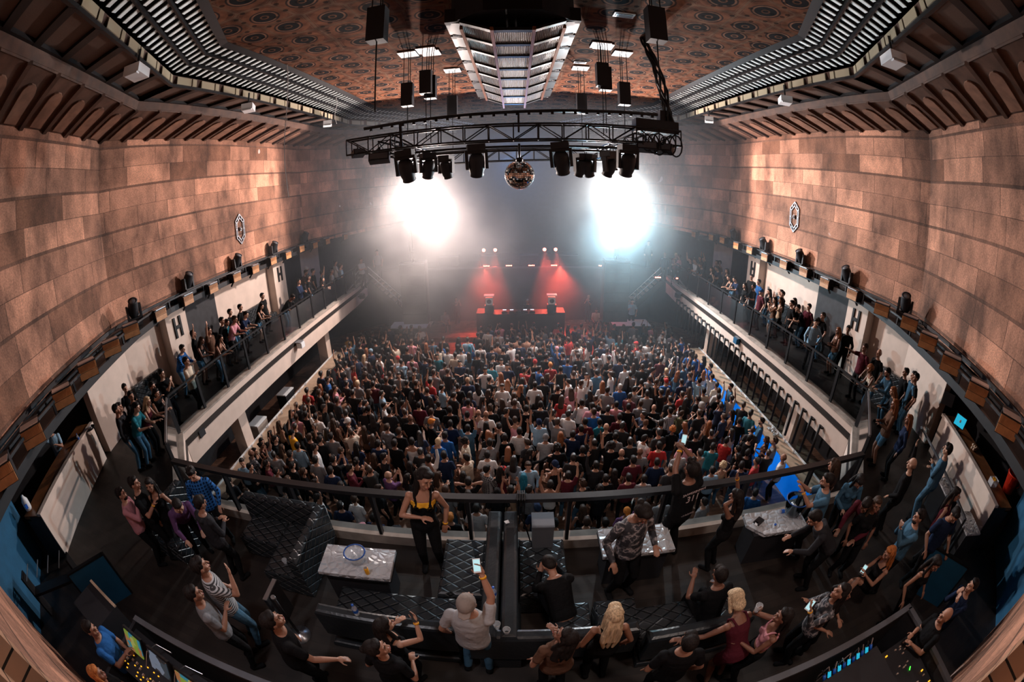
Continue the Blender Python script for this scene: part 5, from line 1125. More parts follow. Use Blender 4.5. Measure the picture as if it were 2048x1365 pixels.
def mktop(sex, pose, pk, kind, lvl):
    key = (sex, pk, kind, lvl)
    if key in TOPC: return TOPC[key]
    K = skeleton(sex, pose); g = G(); T = K['T']; e = .015; rr = TORSO[sex]
    lo = -.07 if kind != 'dress' else -.10; hi = .545 if kind in ('tee', 'long', 'hoodie') else .44
    if kind == 'crop': lo = .12
    zs = [z for z, _, _ in rr if lo < z < hi]; zs = [lo] + zs + [hi]
    f = lambda z, i: np.interp(z, [q[0] for q in rr], [q[i] for q in rr])
    if kind == 'wrap': zs = [.27, .3, .35, .405]; e = .009
    if kind == 'overall': zs = [z for z in zs if z < .32] + [.345]
    def ring_(z): 
        k = e + (.012 if kind in ('tee', 'long', 'hoodie') and z < .3 else 0)
        fx = f(z, 1) + k; fy = f(z, 2) + k
        if z > .5: fx = max(fx, .092); fy = max(fy, .08)
        return [T((fx * math.cos(a), fy * math.sin(a), z)) for a in np.linspace(0, 2 * math.pi, 16, endpoint=False)]
    g.loft([ring_(z) for z in zs])
    if sex == 'f':
        for s in (-1, 1): g.sphere(T((s * .065, .088, .325)), (.064, .060, .062), 10, 8)
    if kind in ('tank', 'dress', 'crop', 'overall'):
        for s in (-1, 1):
            pts = [T((s * .085, .095, .40)), T((s * .10, .055, .50)), T((s * .10, -.02, .53)), T((s * .085, -.085, .45)), T((s * .075, -.10, .38))]
            for a, b in zip(pts, pts[1:]): cap_(g, a, b, .017, .017, 6)
    if kind in ('tee', 'long', 'hoodie'):
        k = 1 if sex == 'm' else .86
        for sd, s in (('r', 1), ('l', -1)):
            S, E_, W_ = K['S' + sd], K['E' + sd], K['W' + sd]; g.sphere(S, .074 * k, 12, 8)
            if kind == 'tee': cap_(g, S, S + (E_ - S) * .60, .069 * k, .064 * k)
            else: cap_(g, S, E_, .068 * k, .054 * k); cap_(g, E_, E_ + (W_ - E_) * .93, .054 * k, .040 * k)
        if kind == 'hoodie': cap_(g, T((-.06, -.09, .50)), T((.06, -.09, .50)), .05, .05)
    if kind == 'dress':
        pass
    me = remesh(g, (.010, .014, .028)[lvl], 'top', CLOTH, 2); TOPC[key] = me; return me
def mkpant(sex, pose, pk, kind, lvl):
    key = (sex, pk, kind, lvl)
    if key in PANTC: return PANTC[key]
    K = skeleton(sex, pose); g = G(); T = K['T']; H = K['hip']; rr = TORSO[sex]
    pel = [[H + V(((rx + .008) * math.cos(a), (ry + .008) * math.sin(a), z)) for a in np.linspace(0, 2 * math.pi, 16, endpoint=False)] for z, rx, ry in ((-.14, .13, .095), *rr[:2])]
    top = [[T(((rx + .008) * math.cos(a), (ry + .008) * math.sin(a), z)) for a in np.linspace(0, 2 * math.pi, 16, endpoint=False)] for z, rx, ry in (rr[1], (.08, rr[2][1] + .006, rr[2][2] + .006))]
    g.loft(pel); g.loft(top)
    if kind == 'skirt':
        for sd in 'rl':
            J, Kn = K['J' + sd], K['N' + sd]; cap_(g, J, J + (Kn - J) * .55, .105, .10)
    else:
        for sd, s in (('r', 1), ('l', -1)):
            J, Kn, F = K['J' + sd], K['N' + sd], K['F' + sd]
            if kind == 'shorts': cap_(g, J, J + (Kn - J) * .6, .098, .088)
            else: cap_(g, J, J + (Kn - J) * .5, .096, .086); cap_(g, J + (Kn - J) * .5, Kn, .086, .066); cap_(g, Kn, Kn + (F - Kn) * .35, .066, .064); cap_(g, Kn + (F - Kn) * .35, F + (Kn - F) * .05, .064, .050)
    me = remesh(g, (.012, .016, .030)[lvl], 'trousers' if kind == 'long' else kind, CLOTH, 2); PANTC[key] = me; return me
def mkhair(sex, pose, pk, kind, lvl):
    K = skeleton(sex, pose); key = (sex, pk, kind, lvl)
    if key in HAIRC: return HAIRC[key]
    g = G(); Rh = K['Rh']; hd = K['head']; h = lambda x, y, z: hd + Rh @ (V((x, y, z)) * HS); T = K['T']; rr = random.Random(len(HAIRC) + 3)
    vox = (.008, .011, .022)[lvl]; sm = 2
    if kind == 'cap':
        g.sphere(h(0, -.012, .028), hs_((.086, .104, .098)), 18, 12, Rh)
        me = None
        b = [h(x, y, z) for x, y, z in ((-.07, .06, .052), (-.06, .13, .038), (0, .16, .034), (.06, .13, .038), (.07, .06, .052), (-.07, .06, .066), (-.06, .13, .052), (0, .16, .048), (.06, .13, .052), (.07, .06, .066))]
        g.add(b, [(0, 1, 2, 3, 4), (9, 8, 7, 6, 5), (0, 5, 6, 1), (1, 6, 7, 2), (2, 7, 8, 3), (3, 8, 9, 4), (4, 9, 5, 0)]); g.sphere(h(0, -.012, .126), .01, 6, 4)
    elif kind == 'backcap':
        g.sphere(h(0, -.012, .028), hs_((.086, .104, .098)), 18, 12, Rh)
        b = [h(x, -y, z) for x, y, z in ((-.06, .08, .01), (-.05, .15, -.012), (0, .17, -.018), (.05, .15, -.012), (.06, .08, .01), (-.06, .08, .024), (-.05, .15, .002), (0, .17, -.004), (.05, .15, .002), (.06, .08, .024))]
        g.add(b, [(0, 1, 2, 3, 4), (9, 8, 7, 6, 5), (0, 5, 6, 1), (1, 6, 7, 2), (2, 7, 8, 3), (3, 8, 9, 4), (4, 9, 5, 0)])
    elif kind == 'band':
        g.lathe(h(0, 0, .045), [(.098, -.02), (.102, 0), (.098, .02), (.07, .02), (.07, -.02), (.098, -.02)], 18, Rh @ V((0, .15, 1)))
    elif kind == 'curly':
        for k in range(90):
            a = rr.uniform(0, 6.28); t = math.acos(rr.uniform(-.45, 1)); q = V((math.sin(t) * math.cos(a) * .095, math.sin(t) * math.sin(a) * .108 - .022, math.cos(t) * .105 + .028))
            if q.y > .055 and q.z < .07: continue
            g.sphere(h(*q), .030, 7, 5)
        g.sphere(h(0, -.018, .03), hs_((.088, .10, .10)), 14, 10, Rh)
    else:
        g.sphere(h(0, -.022, .030), hs_((.085, .097, .098)), 18, 12, Rh); g.sphere(h(0, .035, .082), hs_((.066, .052, .040)), 12, 8, Rh)
        g.sphere(h(0, -.052, -.01), hs_((.070, .058, .07)), 12, 8, Rh)
        if kind == 'flick':
            for k in range(14): x = rr.uniform(-.05, .05); g.sphere(h(x, rr.uniform(-.04, .07), .115 + rr.uniform(0, .015)), (.02, .03, .018), 6, 5)
        if kind in ('long', 'vlong', 'wavy'):
            ln = {'long': .30, 'vlong': .46, 'wavy': .34}[kind]; n = 7
            for s in (-1, 1):
                p = h(s * .072, -.01, .02); q = T((s * .085, .03 if s > 0 else -.02, .47)); cap_(g, p, q, .026, .034, 8); cap_(g, q, T((s * .095, .075 if s > 0 else -.06, .38)), .034, .016, 8)
            A = h(0, -.075, .0); Bv = T((0, -.115, .55 - ln + .1)); mid = T((0, -.10, .50)); pts = [A, (A + mid) / 2 + K['Rt'] @ V((0, -.012, 0)), mid, (mid + Bv) / 2, Bv]
            for k, (a, b) in enumerate(zip(pts, pts[1:])):
                for x in (-.05, 0, .05):
                    jj = .012 * math.sin(k * 2.3 + x * 60) if kind == 'wavy' else .004 * math.sin(k * 3 + x * 50)
                    wv = .042 if k < 3 else .034
                    cap_(g, a + K['Rt'] @ V((x * (1 + .2 * k) + jj, 0, 0)), b + K['Rt'] @ V((x * (1.1 + .16 * k) * (1 if k < 3 else .6) - jj, 0, 0)), wv, wv if k < 3 else .018, 8)
        if kind == 'bun': g.sphere(h(0, -.11, .05), .045, 10, 8)
        if kind == 'tail': cap_(g, h(0, -.10, .05), h(0, -.16, -.02), .03, .034, 8); cap_(g, h(0, -.16, -.02), h(0, -.15, -.22), .034, .012, 8)
        if kind == 'beard': g.sphere(h(0, .045, -.085), hs_((.058, .050, .042)), 12, 8, Rh)
        if kind == 'bob': 
            for s in (-1, 1): cap_(g, h(s * .07, 0, .02), h(s * .075, .015, -.12), .03, .026, 8)
            g.sphere(h(0, -.05, -.06), hs_((.085, .06, .08)), 12, 8, Rh)
        if kind == 'bald': 
            g = G(); g.sphere(h(0, -.03, .0), hs_((.0765, .080, .078)), 16, 10, Rh)
    nm = {'cap': 'cap', 'backcap': 'cap', 'band': 'headband'}.get(kind, 'hair')
    me = remesh(g, vox, nm, CLOTH if nm != 'hair' else HAIR, sm); HAIRC[key] = me; return me
def shoes_mesh(sex, pose, pk, lvl):
    key = (sex, pk, 'shoe', lvl)
    if key in HAIRC: return HAIRC[key]
    K = skeleton(sex, pose); out = []
    for sd, s in (('r', 1), ('l', -1)):
        g = G(); F = K['F' + sd]; cap_(g, F + V((0, -.03, -.035)), F + V((s * .02, .14, -.042)), .048, .040); g.sphere(F, .05, 8, 6)
        out.append(remesh(g, .014, 'shoe', CLOTH, 1))
    HAIRC[key] = out; return out
FEAT = {}
def face_mesh(sex, pose, pk):
    key = (sex, pk)
    if key in FEAT: return FEAT[key]
    K = skeleton(sex, pose); hd, Rh = K['head'], K['Rh']; h = lambda x, y, z: hd + Rh @ (V((x, y, z)) * HS); r = []
    for s in (-1, 1):
        g = G(); g.sphere(h(s * .030, .0865, .014), hs_((.0095, .006, .0045)), 10, 6, Rh); r.append(('eye', g.mesh('eye', EYEM)))
        g = G(); cap_(g, h(s * .018, .098, .034), h(s * .046, .088, .036), .0024, .0018, 6); r.append(('eyebrow', g.mesh('eyebrow', BROWM)))
    g = G(); g.sphere(h(0, .099, -.0595), hs_((.021, .006, .0065)), 10, 6, Rh); r.append(('lips', g.mesh('lips', LIPM)))
    FEAT[key] = r; return r
EYEM = M('eye_dark', (.02, .015, .012), .2); BROWM = M('eyebrow', (.02, .013, .01), .7); LIPM = M('lips', (.30, .08, .07), .45)
PEOPLE = []
def child(nm, me, par, col, mat=None):
    o = D.objects.new(nm, me); C.objects.link(o); o.parent = par
    if col is not None: o.color = (*col, 1)
    if mat is not None: o.material_slots[0].link = 'OBJECT'; o.material_slots[0].material = mat
    return o
HAIRW = {'s': 'short', 'flick': 'tousled', 'bald': 'shaved', 'long': 'long', 'vlong': 'very long', 'wavy': 'wavy', 'curly': 'curly', 'bun': 'bun of', 'tail': 'ponytail of', 'beard': 'short', 'bob': 'chin-length'}
HCOLW = dict(darkhair='dark hair', brownhair='brown hair', blonde='blonde hair', auburn='auburn hair', ginger='ginger hair', bluehair='blue hair', greyhair='grey hair')
TOPW = dict(tee='t-shirt', long='long-sleeved top', hoodie='hoodie', tank='tank top', dress='dress', crop='crop top', none='no shirt', overall='overalls', wrap='bandeau')
NICE = dict(lightblue='light blue', lightgrey='light grey', darkhair='dark', brownhair='brown')
def person(x, y, fz, face=0, pose='S', top='black:tee', hair='s:darkhair', sex='m', lvl=1, pants='black:long', skin=None, h=None, label=None, cat='person', group=None, by='feet', patt=None, wrist=None, extra=None, pk=None, shoe='black'):
    """x, y: where the head is (by='head') or the feet; face: heading in degrees clockwise from the stage"""
    pk = pk or pose; s = h or ((1.0 if sex == 'm' else .945) * rnd.uniform(.96, 1.05))
    me, K = mkbody(sex, pose, pk, lvl)
    rz = -R(face)
    if by == 'head':
        o = Matrix.Rotation(rz, 3, 'Z') @ (K['head'] * s); x -= o.x; y -= o.y
    r = D.objects.new('person', me); C.objects.link(r); r.location = (x, y, fz); r.rotation_euler = (0, 0, rz); r.scale = (s,) * 3
    sk = SKINS[skin] if isinstance(skin, int) else (skin or rnd.choice(SKINS[:5])); r.color = (*sk, 1)
    tc, tk = top.split(':'); pc, pkd = pants.split(':')
    plaid = tc.startswith('plaid'); tcn = tc.replace('plaid', '') or 'grey'; camo_ = tc == 'patterned'; strip = tc.startswith('striped'); tcn = tcn.replace('striped', '')
    if camo_: tcn = 'grey'
    if tk != 'none':
        child({'tee': 't_shirt', 'long': 'long_sleeve_top', 'hoodie': 'hoodie', 'tank': 'tank_top', 'dress': 'dress', 'crop': 'crop_top', 'overall': 'bib', 'wrap': 'bandeau'}[tk], mktop(sex, pose, pk, tk, lvl), r, COL[tcn], PLAID if plaid else (CAMO if camo_ else (STRIPE if strip else None)))
    if tk == 'dress': pkd = 'skirt'; pc = tcn
    child('trousers' if pkd == 'long' else pkd, mkpant(sex, pose, pk, pkd, lvl), r, COL[pc])
    hk, hc = hair.split(':')
    hh = []
    if hk in ('cap', 'backcap', 'band'):
        child('hair', mkhair(sex, pose, pk, 's' if sex == 'm' or hk == 'band' else 'long', lvl), r, COL['darkhair']) if (sex == 'f' or hk == 'band') else None
        child({'band': 'headband'}.get(hk, 'cap'), mkhair(sex, pose, pk, hk, lvl), r, COL[hc])
        hw = '%s %s' % (NICE.get(hc, hc), 'headband' if hk == 'band' else 'cap')
    else:
        if hk == 'bald': child('hair', mkhair(sex, pose, pk, 'bald', lvl), r, tuple(c * .45 for c in sk))
        else: child('hair', mkhair(sex, pose, pk, hk, lvl), r, COL[hc])
        hw = '%s %s' % (HAIRW.get(hk, hk), HCOLW.get(hc, hc)) if hk != 'bald' else 'shaved head'
    if lvl < 2 and fz > 1:
        for q in shoes_mesh(sex, pose, pk, lvl): child('shoe', q, r, COL[shoe])
    if lvl == 0:
        for nm, q in face_mesh(sex, pose, pk): child(nm, q, r, None)
    if wrist:
        E_, W_ = K['E' + wrist], K['W' + wrist]; g = G(); d = (W_ - E_).normalized(); c = W_ - d * .015
        g.lathe(c, [(.031, -.012), (.034, -.012), (.034, .012), (.031, .012), (.031, -.012)], 14, d); g.build('wristband', WRIST, r)
    words = ('patterned ' if camo_ else ('plaid ' if plaid else '') + NICE.get(tcn, tcn) + ' ') + TOPW[tk]
    if tk == 'none': words = 'no shirt'
    pw = POSEWORDS.get(pose, '') if isinstance(pose, str) else (extra or '')
    info = dict(o=r, words=words, hw=hw, pw=pw, x=x, y=y, z=fz, sex=sex, label=label, K=K, s=s, rz=rz); PEOPLE.append(info)
    r['category'] = 'person'
    if group: r['group'] = group
    if label: r['label'] = label
    return info
def handpos(info, sd):
    K = info['K']; o = info['o']; E_, W_ = K['E' + sd], K['W' + sd]; p = W_ + (W_ - E_).normalized() * .09
    mt = Matrix.Translation(o.location) @ Euler(o.rotation_euler).to_matrix().to_4x4() @ Matrix.Diagonal((info['s'],) * 3 + (1,)); return mt @ p
def phone(p, toward, lab, lit=True):
    t = empty('phone', p, label=lab, cat='phone'); q = (V(toward) - p).to_track_quat('-Y', 'Z').to_euler(); t.rotation_euler = q
    g = G(); g.box((0, 0, 0), (.072, .009, .145)); g.build('case', WHITEP if lit else BLACK, t); g = G(); g.box((0, -.006, .002), (.062, .003, .118)); g.build('screen', SCRW if lit else BLACK, t); return t
# ---- dance floor, read off the photograph: section origin and scale, then head x, head y, pose, top, hair, facing, sex
CROWD = """
@400 820 5.25
160 270 B maroon:tank long:darkhair 120 f
130 370 B black:tank long:darkhair 90 f
240 520 S lightblue:tee s:darkhair 150 m
340 430 B patterned:tee bald:x 20 m
510 360 B black:tank bun:darkhair 80 f
655 370 U lightblue:tee s:darkhair 60 m
720 250 R black:tank long:darkhair 30 f
820 150 S tan:tank long:brownhair 30 f
790 310 S black:tee s:darkhair 60 m
965 245 L yellow:tee backcap:black 30 m
1150 290 U black:tee s:brownhair 0 m
1260 310 S black:tee s:darkhair 0 m
1375 280 S grey:tee s:darkhair 0 m
1215 75 L white:tee s:darkhair 0 m
1110 50 S black:tee s:darkhair 10 m
1010 80 S pink:tee s:brownhair 0 m
1400 130 S brown:tank vlong:brownhair 10 f
1555 120 B black:tee backcap:white 40 m
945 470 S black:tee s:darkhair 20 m
1025 380 S lightblue:long s:darkhair 0 m
1205 400 S white:tee s:darkhair 60 m
1215 530 S grey:tee s:darkhair 0 m
1400 520 P black:tee s:darkhair 20 m
525 540 B black:tee s:darkhair 60 m
700 570 B maroon:tee s:darkhair 60 m
970 590 S black:tee s:darkhair 30 m
1070 600 S black:tee s:brownhair 40 f
800 650 S grey:long s:darkhair 30 m
920 740 S black:tee s:brownhair 0 m
1370 640 S navy:tee s:darkhair 0 m
1210 775 R black:tee s:darkhair 60 m
1480 800 S black:tee s:darkhair 0 m
490 870 S black:tee s:brownhair 60 m
300 740 S charcoal:tee s:darkhair 0 m
900 950 S black:tee s:brownhair 0 m
1240 930 R white:tee s:darkhair 60 m
1475 1010 S navy:tee band:white 0 m
60 720 B black:tee s:darkhair 60 m
860 400 S tan:long wavy:brownhair 30 f
330 1000 S charcoal:tee s:greyhair 80 m
@680 800 4.873
280 90 S black:tee s:darkhair 0 m
195 20 B navy:tee s:darkhair 60 m
430 60 B white:tee s:darkhair 60 f
480 110 S charcoal:tee s:darkhair 0 m
610 40 R navy:tee s:darkhair 60 m
460 270 S grey:hoodie s:brownhair 20 m
575 310 S black:tee s:brownhair 20 m
685 180 S black:tee bald:x 0 m
890 120 S grey:tee s:brownhair 0 m
770 55 S maroon:tee s:darkhair 0 m
960 45 S black:tee s:darkhair 0 m
1070 100 S black:tee s:darkhair 0 m
890 220 B black:tee cap:orange 60 m
1075 235 S navy:tee s:darkhair 0 m
1240 150 U black:tee s:darkhair 0 m
1245 280 U denim:tee s:darkhair 0 m
1350 130 R pink:tank bald:x 0 m
1250 25 B pink:tee s:darkhair 0 m
1025 350 S blue:long s:darkhair 20 m
960 410 S blue:tee s:blonde 20 m
1225 410 S cream:tee curly:darkhair 100 m
370 430 S navy:tee s:darkhair 0 m
160 450 B navy:tee long:darkhair 0 f
235 290 S brown:tank vlong:brownhair 0 f
460 440 S black:tee s:darkhair 20 m
700 410 S white:tank s:darkhair 0 m
860 580 R white:long s:darkhair 0 m
430 560 R charcoal:tee s:darkhair 60 m
330 560 S black:tank long:brownhair 0 f
90 480 S navy:tee s:brownhair 30 m
160 600 B black:tank bun:darkhair 0 f
100 670 B maroon:hoodie s:darkhair 60 m
930 540 S navy:tee s:darkhair 0 m
1230 570 B cream:tee s:darkhair -60 m
1435 540 S white:tee s:darkhair 0 m
1435 680 B plaidgrey:long s:darkhair 40 m
680 640 S black:tee long:darkhair 0 f
760 640 P black:tee s:darkhair 0 m
660 760 S charcoal:tee long:darkhair 30 f
470 740 P purple:tee bald:x 30 m
380 870 S black:tee s:darkhair 60 m
1250 800 H black:tee s:darkhair 0 m
1200 740 S black:tank long:darkhair 0 f
1030 880 S grey:tee s:brownhair 10 m
960 740 B tan:tank long:brownhair 30 f
140 970 S white:tee s:brownhair 0 f
330 1150 S navy:tee s:darkhair 0 m
325 1200 S black:tee cap:pink 30 m
540 1270 S black:tee cap:charcoal 60 m
1075 1150 S black:tee s:orange 0 m
1330 1060 S lightgrey:tee s:darkhair 0 m
1250 930 S black:tee s:darkhair 0 m
@960 800 4.873
100 85 S black:tee flick:brownhair 0 m
10 120 S white:tee bald:x 0 m
340 200 U pink:tank s:brownhair 0 f
385 310 R white:tee s:darkhair 0 m
450 90 S black:tee s:darkhair 0 m
590 50 S charcoal:hoodie s:darkhair 0 m
575 225 L lightblue:tee cap:navy 0 m
870 90 R grey:tee s:greyhair 0 m
990 30 S white:long s:darkhair 0 m
1090 30 S pink:tee s:darkhair 0 m
1110 120 S blue:tee s:brownhair 0 m
1330 50 S pink:tee s:darkhair 20 m
1420 50 S black:tee s:darkhair 20 m
1360 170 S plaidmaroon:long s:darkhair 0 m
1165 220 S teal:tee s:darkhair 0 f
1025 215 S maroon:tee s:darkhair 0 m
1230 270 S black:tee bald:x 0 m
985 285 S navy:tee s:darkhair 0 m
905 340 S navy:long s:darkhair 20 m
785 350 S black:tank long:auburn 0 f
1320 360 S grey:tee s:darkhair 20 m
185 260 B black:tank bun:darkhair 0 f
240 370 S black:tee s:darkhair 0 m
95 420 R grey:long s:darkhair 0 m
60 250 S black:tank long:darkhair 0 f
640 370 B lightgrey:tee backcap:grey 0 m
755 470 S black:tee curly:darkhair 0 m
490 520 A black:long long:darkhair 60 f
210 690 B maroon:tank cap:red 40 f
470 650 S lightblue:long s:brownhair 180 m
425 760 S teal:tank wavy:bluehair 0 f
480 880 S grey:tee s:darkhair 30 m
170 910 S black:tee cap:black 0 m
730 630 B black:tank backcap:navy -30 m
685 830 U white:tank s:darkhair 0 m
860 740 R maroon:tee s:darkhair 0 m
1000 490 R black:tee s:darkhair 0 m
1130 640 L charcoal:long s:darkhair 0 m
1000 820 S black:tee flick:brownhair -30 m
1280 450 L black:tee curly:darkhair 0 m
1380 520 S black:tee bald:x 0 m
1225 770 S black:tee s:darkhair 0 m
1170 870 S black:tee s:darkhair 0 m
1295 740 S charcoal:tank long:darkhair 0 f
1430 700 S maroon:tee s:darkhair 0 m
300 880 U tan:tank s:darkhair 0 f
560 1060 S navy:tee cap:navy 0 m
1000 1070 S black:tank long:brownhair 0 f
1040 1190 S black:tee s:brownhair 0 m
640 1290 S black:tee s:darkhair -30 m
730 1210 S black:tee cap:black 0 m
1220 1200 S grey:tee s:darkhair 0 m
1430 1090 R purple:tee backcap:orange 0 m
@1240 800 4.873
200 40 B grey:long s:brownhair 0 m
330 80 S black:tee bald:x 0 m
490 110 W plaidlightgrey:long s:darkhair -30 m
550 120 A olive:tee s:brownhair 60 f
790 60 B black:tee curly:greyhair -30 m
870 240 S black:tank vlong:auburn 20 f
510 290 S black:tee curly:ginger 0 f
250 230 S black:tee cap:brown 20 m
400 230 S black:tee s:darkhair 20 m
740 350 S black:long s:darkhair 10 m
640 430 S pink:tee s:darkhair 0 m
380 450 S red:tee s:darkhair 0 m
240 380 B white:tee s:darkhair 60 m
195 510 S grey:tee bald:x 0 m
130 590 S maroon:tee s:darkhair 0 m
360 610 S navy:tee s:darkhair 0 m
580 520 S lightgrey:tee s:darkhair 0 m
130 740 S grey:long s:darkhair 0 m
530 790 S black:tee s:auburn 0 m
905 460 B teal:tee s:darkhair 20 m
1040 400 B red:tee s:darkhair 40 m
1090 130 B tan:tank vlong:darkhair -60 f
1165 210 S black:tee s:darkhair 20 m
1380 210 B denim:long beard:darkhair -60 m
1265 380 D black:tee s:darkhair 60 m
1425 390 B brown:tank long:brownhair -60 f
1245 520 S black:tee s:darkhair 60 m
1150 560 S black:tank long:darkhair -30 f
1000 640 S tan:tank curly:blonde 0 f
1100 640 B navy:tee s:darkhair 30 m
900 690 S lightblue:tee s:darkhair 0 m
820 1000 S grey:tee s:darkhair -30 m
420 980 S grey:tee s:darkhair 0 m
1320 910 S blue:tee s:darkhair 40 m
450 1180 S black:tee s:darkhair 0 m
880 1210 S white:tee s:brownhair 0 m
@1380 680 5.25
60 180 S blue:tee s:brownhair 20 m
215 280 B blue:tee s:darkhair -60 m
180 200 B navy:tee long:darkhair -40 f
230 390 L white:tee s:brownhair -20 m
100 430 L lightblue:tee s:darkhair 0 m
145 540 S cream:tee s:darkhair 0 m
300 540 R white:long s:brownhair 0 m
300 600 S black:tee s:darkhair 0 m
440 490 S denim:long beard:darkhair -70 m
980 1240 S white:tee bald:x -30 m
890 1070 B grey:tee flick:brownhair -60 m
600 1190 S black:tee s:darkhair -40 m
@560 640 6.827
920 250 B yellow:tee s:brownhair 180 f
1090 340 S black:tee s:darkhair 20 m
1240 430 B navy:tee cap:lightblue -60 m
1150 510 S white:long long:blonde 20 f
750 940 B pink:long s:brownhair 60 m
650 820 S blue:long s:darkhair 60 m
670 720 S black:tank long:darkhair 30 f
560 740 S navy:tee s:darkhair 20 m
1060 870 S grey:tee s:blonde 20 m
1170 750 S black:tank curly:brownhair 0 f
1270 880 S maroon:long s:darkhair 0 m
1620 760 B grey:tee s:darkhair 180 m
1390 1010 B lightblue:tee s:darkhair 60 m
1100 1090 S black:tee beard:darkhair 60 m
1210 1220 S black:tee s:darkhair 0 m
1830 780 S black:tee s:brownhair 180 m
1480 480 S black:tank long:darkhair 0 f
1610 530 B white:tee cap:red -30 m
600 1200 R black:tee s:darkhair 60 m
@840 640 6.827
680 380 S blue:tee long:bluehair 0 f
650 270 S lightblue:long s:brownhair 0 m
820 360 S white:tee s:brownhair 0 m
1060 340 L white:none s:darkhair 0 m
1330 260 S white:none s:darkhair 0 m
1460 260 R white:none s:darkhair 0 m
1870 400 L blue:long cap:pink 0 m
1110 570 B white:tee s:darkhair 180 m
890 690 A white:tee s:darkhair 180 m
1190 640 S navy:tee s:darkhair 180 m
540 590 B navy:tee s:darkhair 180 m
340 620 S plaidlightgrey:tee s:darkhair 0 m
230 500 S teal:tee s:darkhair 180 m
1570 580 S black:tee cap:red 0 m
1780 620 S red:tee s:orange 0 m
1660 640 B blue:tee s:darkhair 60 m
300 930 B lightblue:tee s:darkhair 60 m
650 830 S navy:tee cap:tan 0 m
1880 940 R black:tee s:darkhair 0 m
1120 920 S white:long s:brownhair 180 m
1640 420 U black:tee s:darkhair 0 m
@1120 640 6.827
1410 190 S white:tee bald:x 60 m
1530 200 S plaidpink:long s:darkhair 0 m
1660 270 B blue:tee s:darkhair -30 m
1040 330 B red:long cap:red -60 m
1290 160 B lightgrey:tank long:brownhair -30 f
500 470 S lightgrey:tee s:darkhair 0 m
1450 700 S black:tee s:blonde 0 f
1860 500 S blue:tee s:brownhair 20 m
580 880 S white:long long:auburn 0 f
690 750 S white:tee s:brownhair -60 m
360 770 S white:tee s:darkhair 180 m
110 850 B white:tee s:darkhair -60 m
820 920 S blue:tee s:greyhair 0 m
1450 840 S blue:tee cap:red 0 m
1380 990 L black:tee s:darkhair -30 m
1770 960 S black:tank long:brownhair 0 f
"""
ox = oy = 0; sc_ = 1; placed = []; FARP = []
def free(x, y, d=.36): return all((x - a) ** 2 + (y - b) ** 2 > d * d for a, b in placed)
for ln_ in CROWD.strip().splitlines():
    q = ln_.split()
    if q[0][0] == '@': ox, oy, sc_ = float(q[0][1:]), float(q[1]), float(q[2]); continue
    px, py = ox + float(q[0]) / sc_, oy + float(q[1]) / sc_
    sex = q[6]; h = (1.0 if sex == 'm' else .945) * rnd.uniform(.97, 1.04); p = atz(px, py, 1.65 * h)
    x, y = p.x, p.y
    for _ in range(40):
        if free(x, y) and y > 5.15: break
        x = p.x + rnd.uniform(-.3, .3); y = max(5.2, p.y + rnd.uniform(-.3, .3))
    x = max(-8.5, min(8.5, x)) if 6.8 < y < 19.4 else x
    placed.append((x, y))
    hk = q[4].replace(':x', ':darkhair'); pk_ = {'m': 'black:long', 'f': rnd.choice(['black:long', 'denim:long', 'black:skirt'])}[sex]
    if sex == 'm' and rnd.random() < .35: pk_ = 'denim:long'
    if sc_ == 6.827: FARP.append((x, y, float(q[5]), q[2], q[3], hk, sex, pk_, h)); continue
    person(x, y, 0, float(q[5]) + rnd.uniform(-8, 8), q[2], q[3], hk, sex, 1 if y < 11.5 else 2, pk_, h=h, by='head')
# more of the near crowd, between the ones read off the picture
tops = ['black:tee'] * 9 + ['navy:tee'] * 3 + ['charcoal:tee'] * 2 + ['grey:tee'] * 2 + ['white:tee', 'maroon:tee', 'black:tank', 'denim:long', 'lightgrey:tee', 'olive:tee', 'blue:tee', 'brown:tank', 'plaidgrey:long', 'pink:tee', 'lightblue:tee']
poses = ['S'] * 9 + ['B'] * 3 + ['R', 'L', 'U', 'P', 'C', 'D']
def inhall(x, y):
    if y < 5.3: return abs(x) < 6.5
    return abs(x) < 8.2
NEARFILL = 0; FARY = 8.6; tries = 0; nf = 0
while nf < NEARFILL and tries < 4000:
    tries += 1; x = rnd.uniform(-8.0, 8.0); y = rnd.uniform(5.3, FARY)
    if not free(x, y, .5): continue
    placed.append((x, y)); nf += 1; sex = rnd.choice('mmmf')
    person(x, y, 0, rnd.gauss(0, 25), rnd.choice(poses), rnd.choice(tops), rnd.choice(['s:darkhair', 's:darkhair', 'flick:darkhair', 's:brownhair'] if sex == 'm' else ['long:darkhair', 'long:brownhair', 'bun:darkhair']), sex, 1, 'black:long', by='feet')
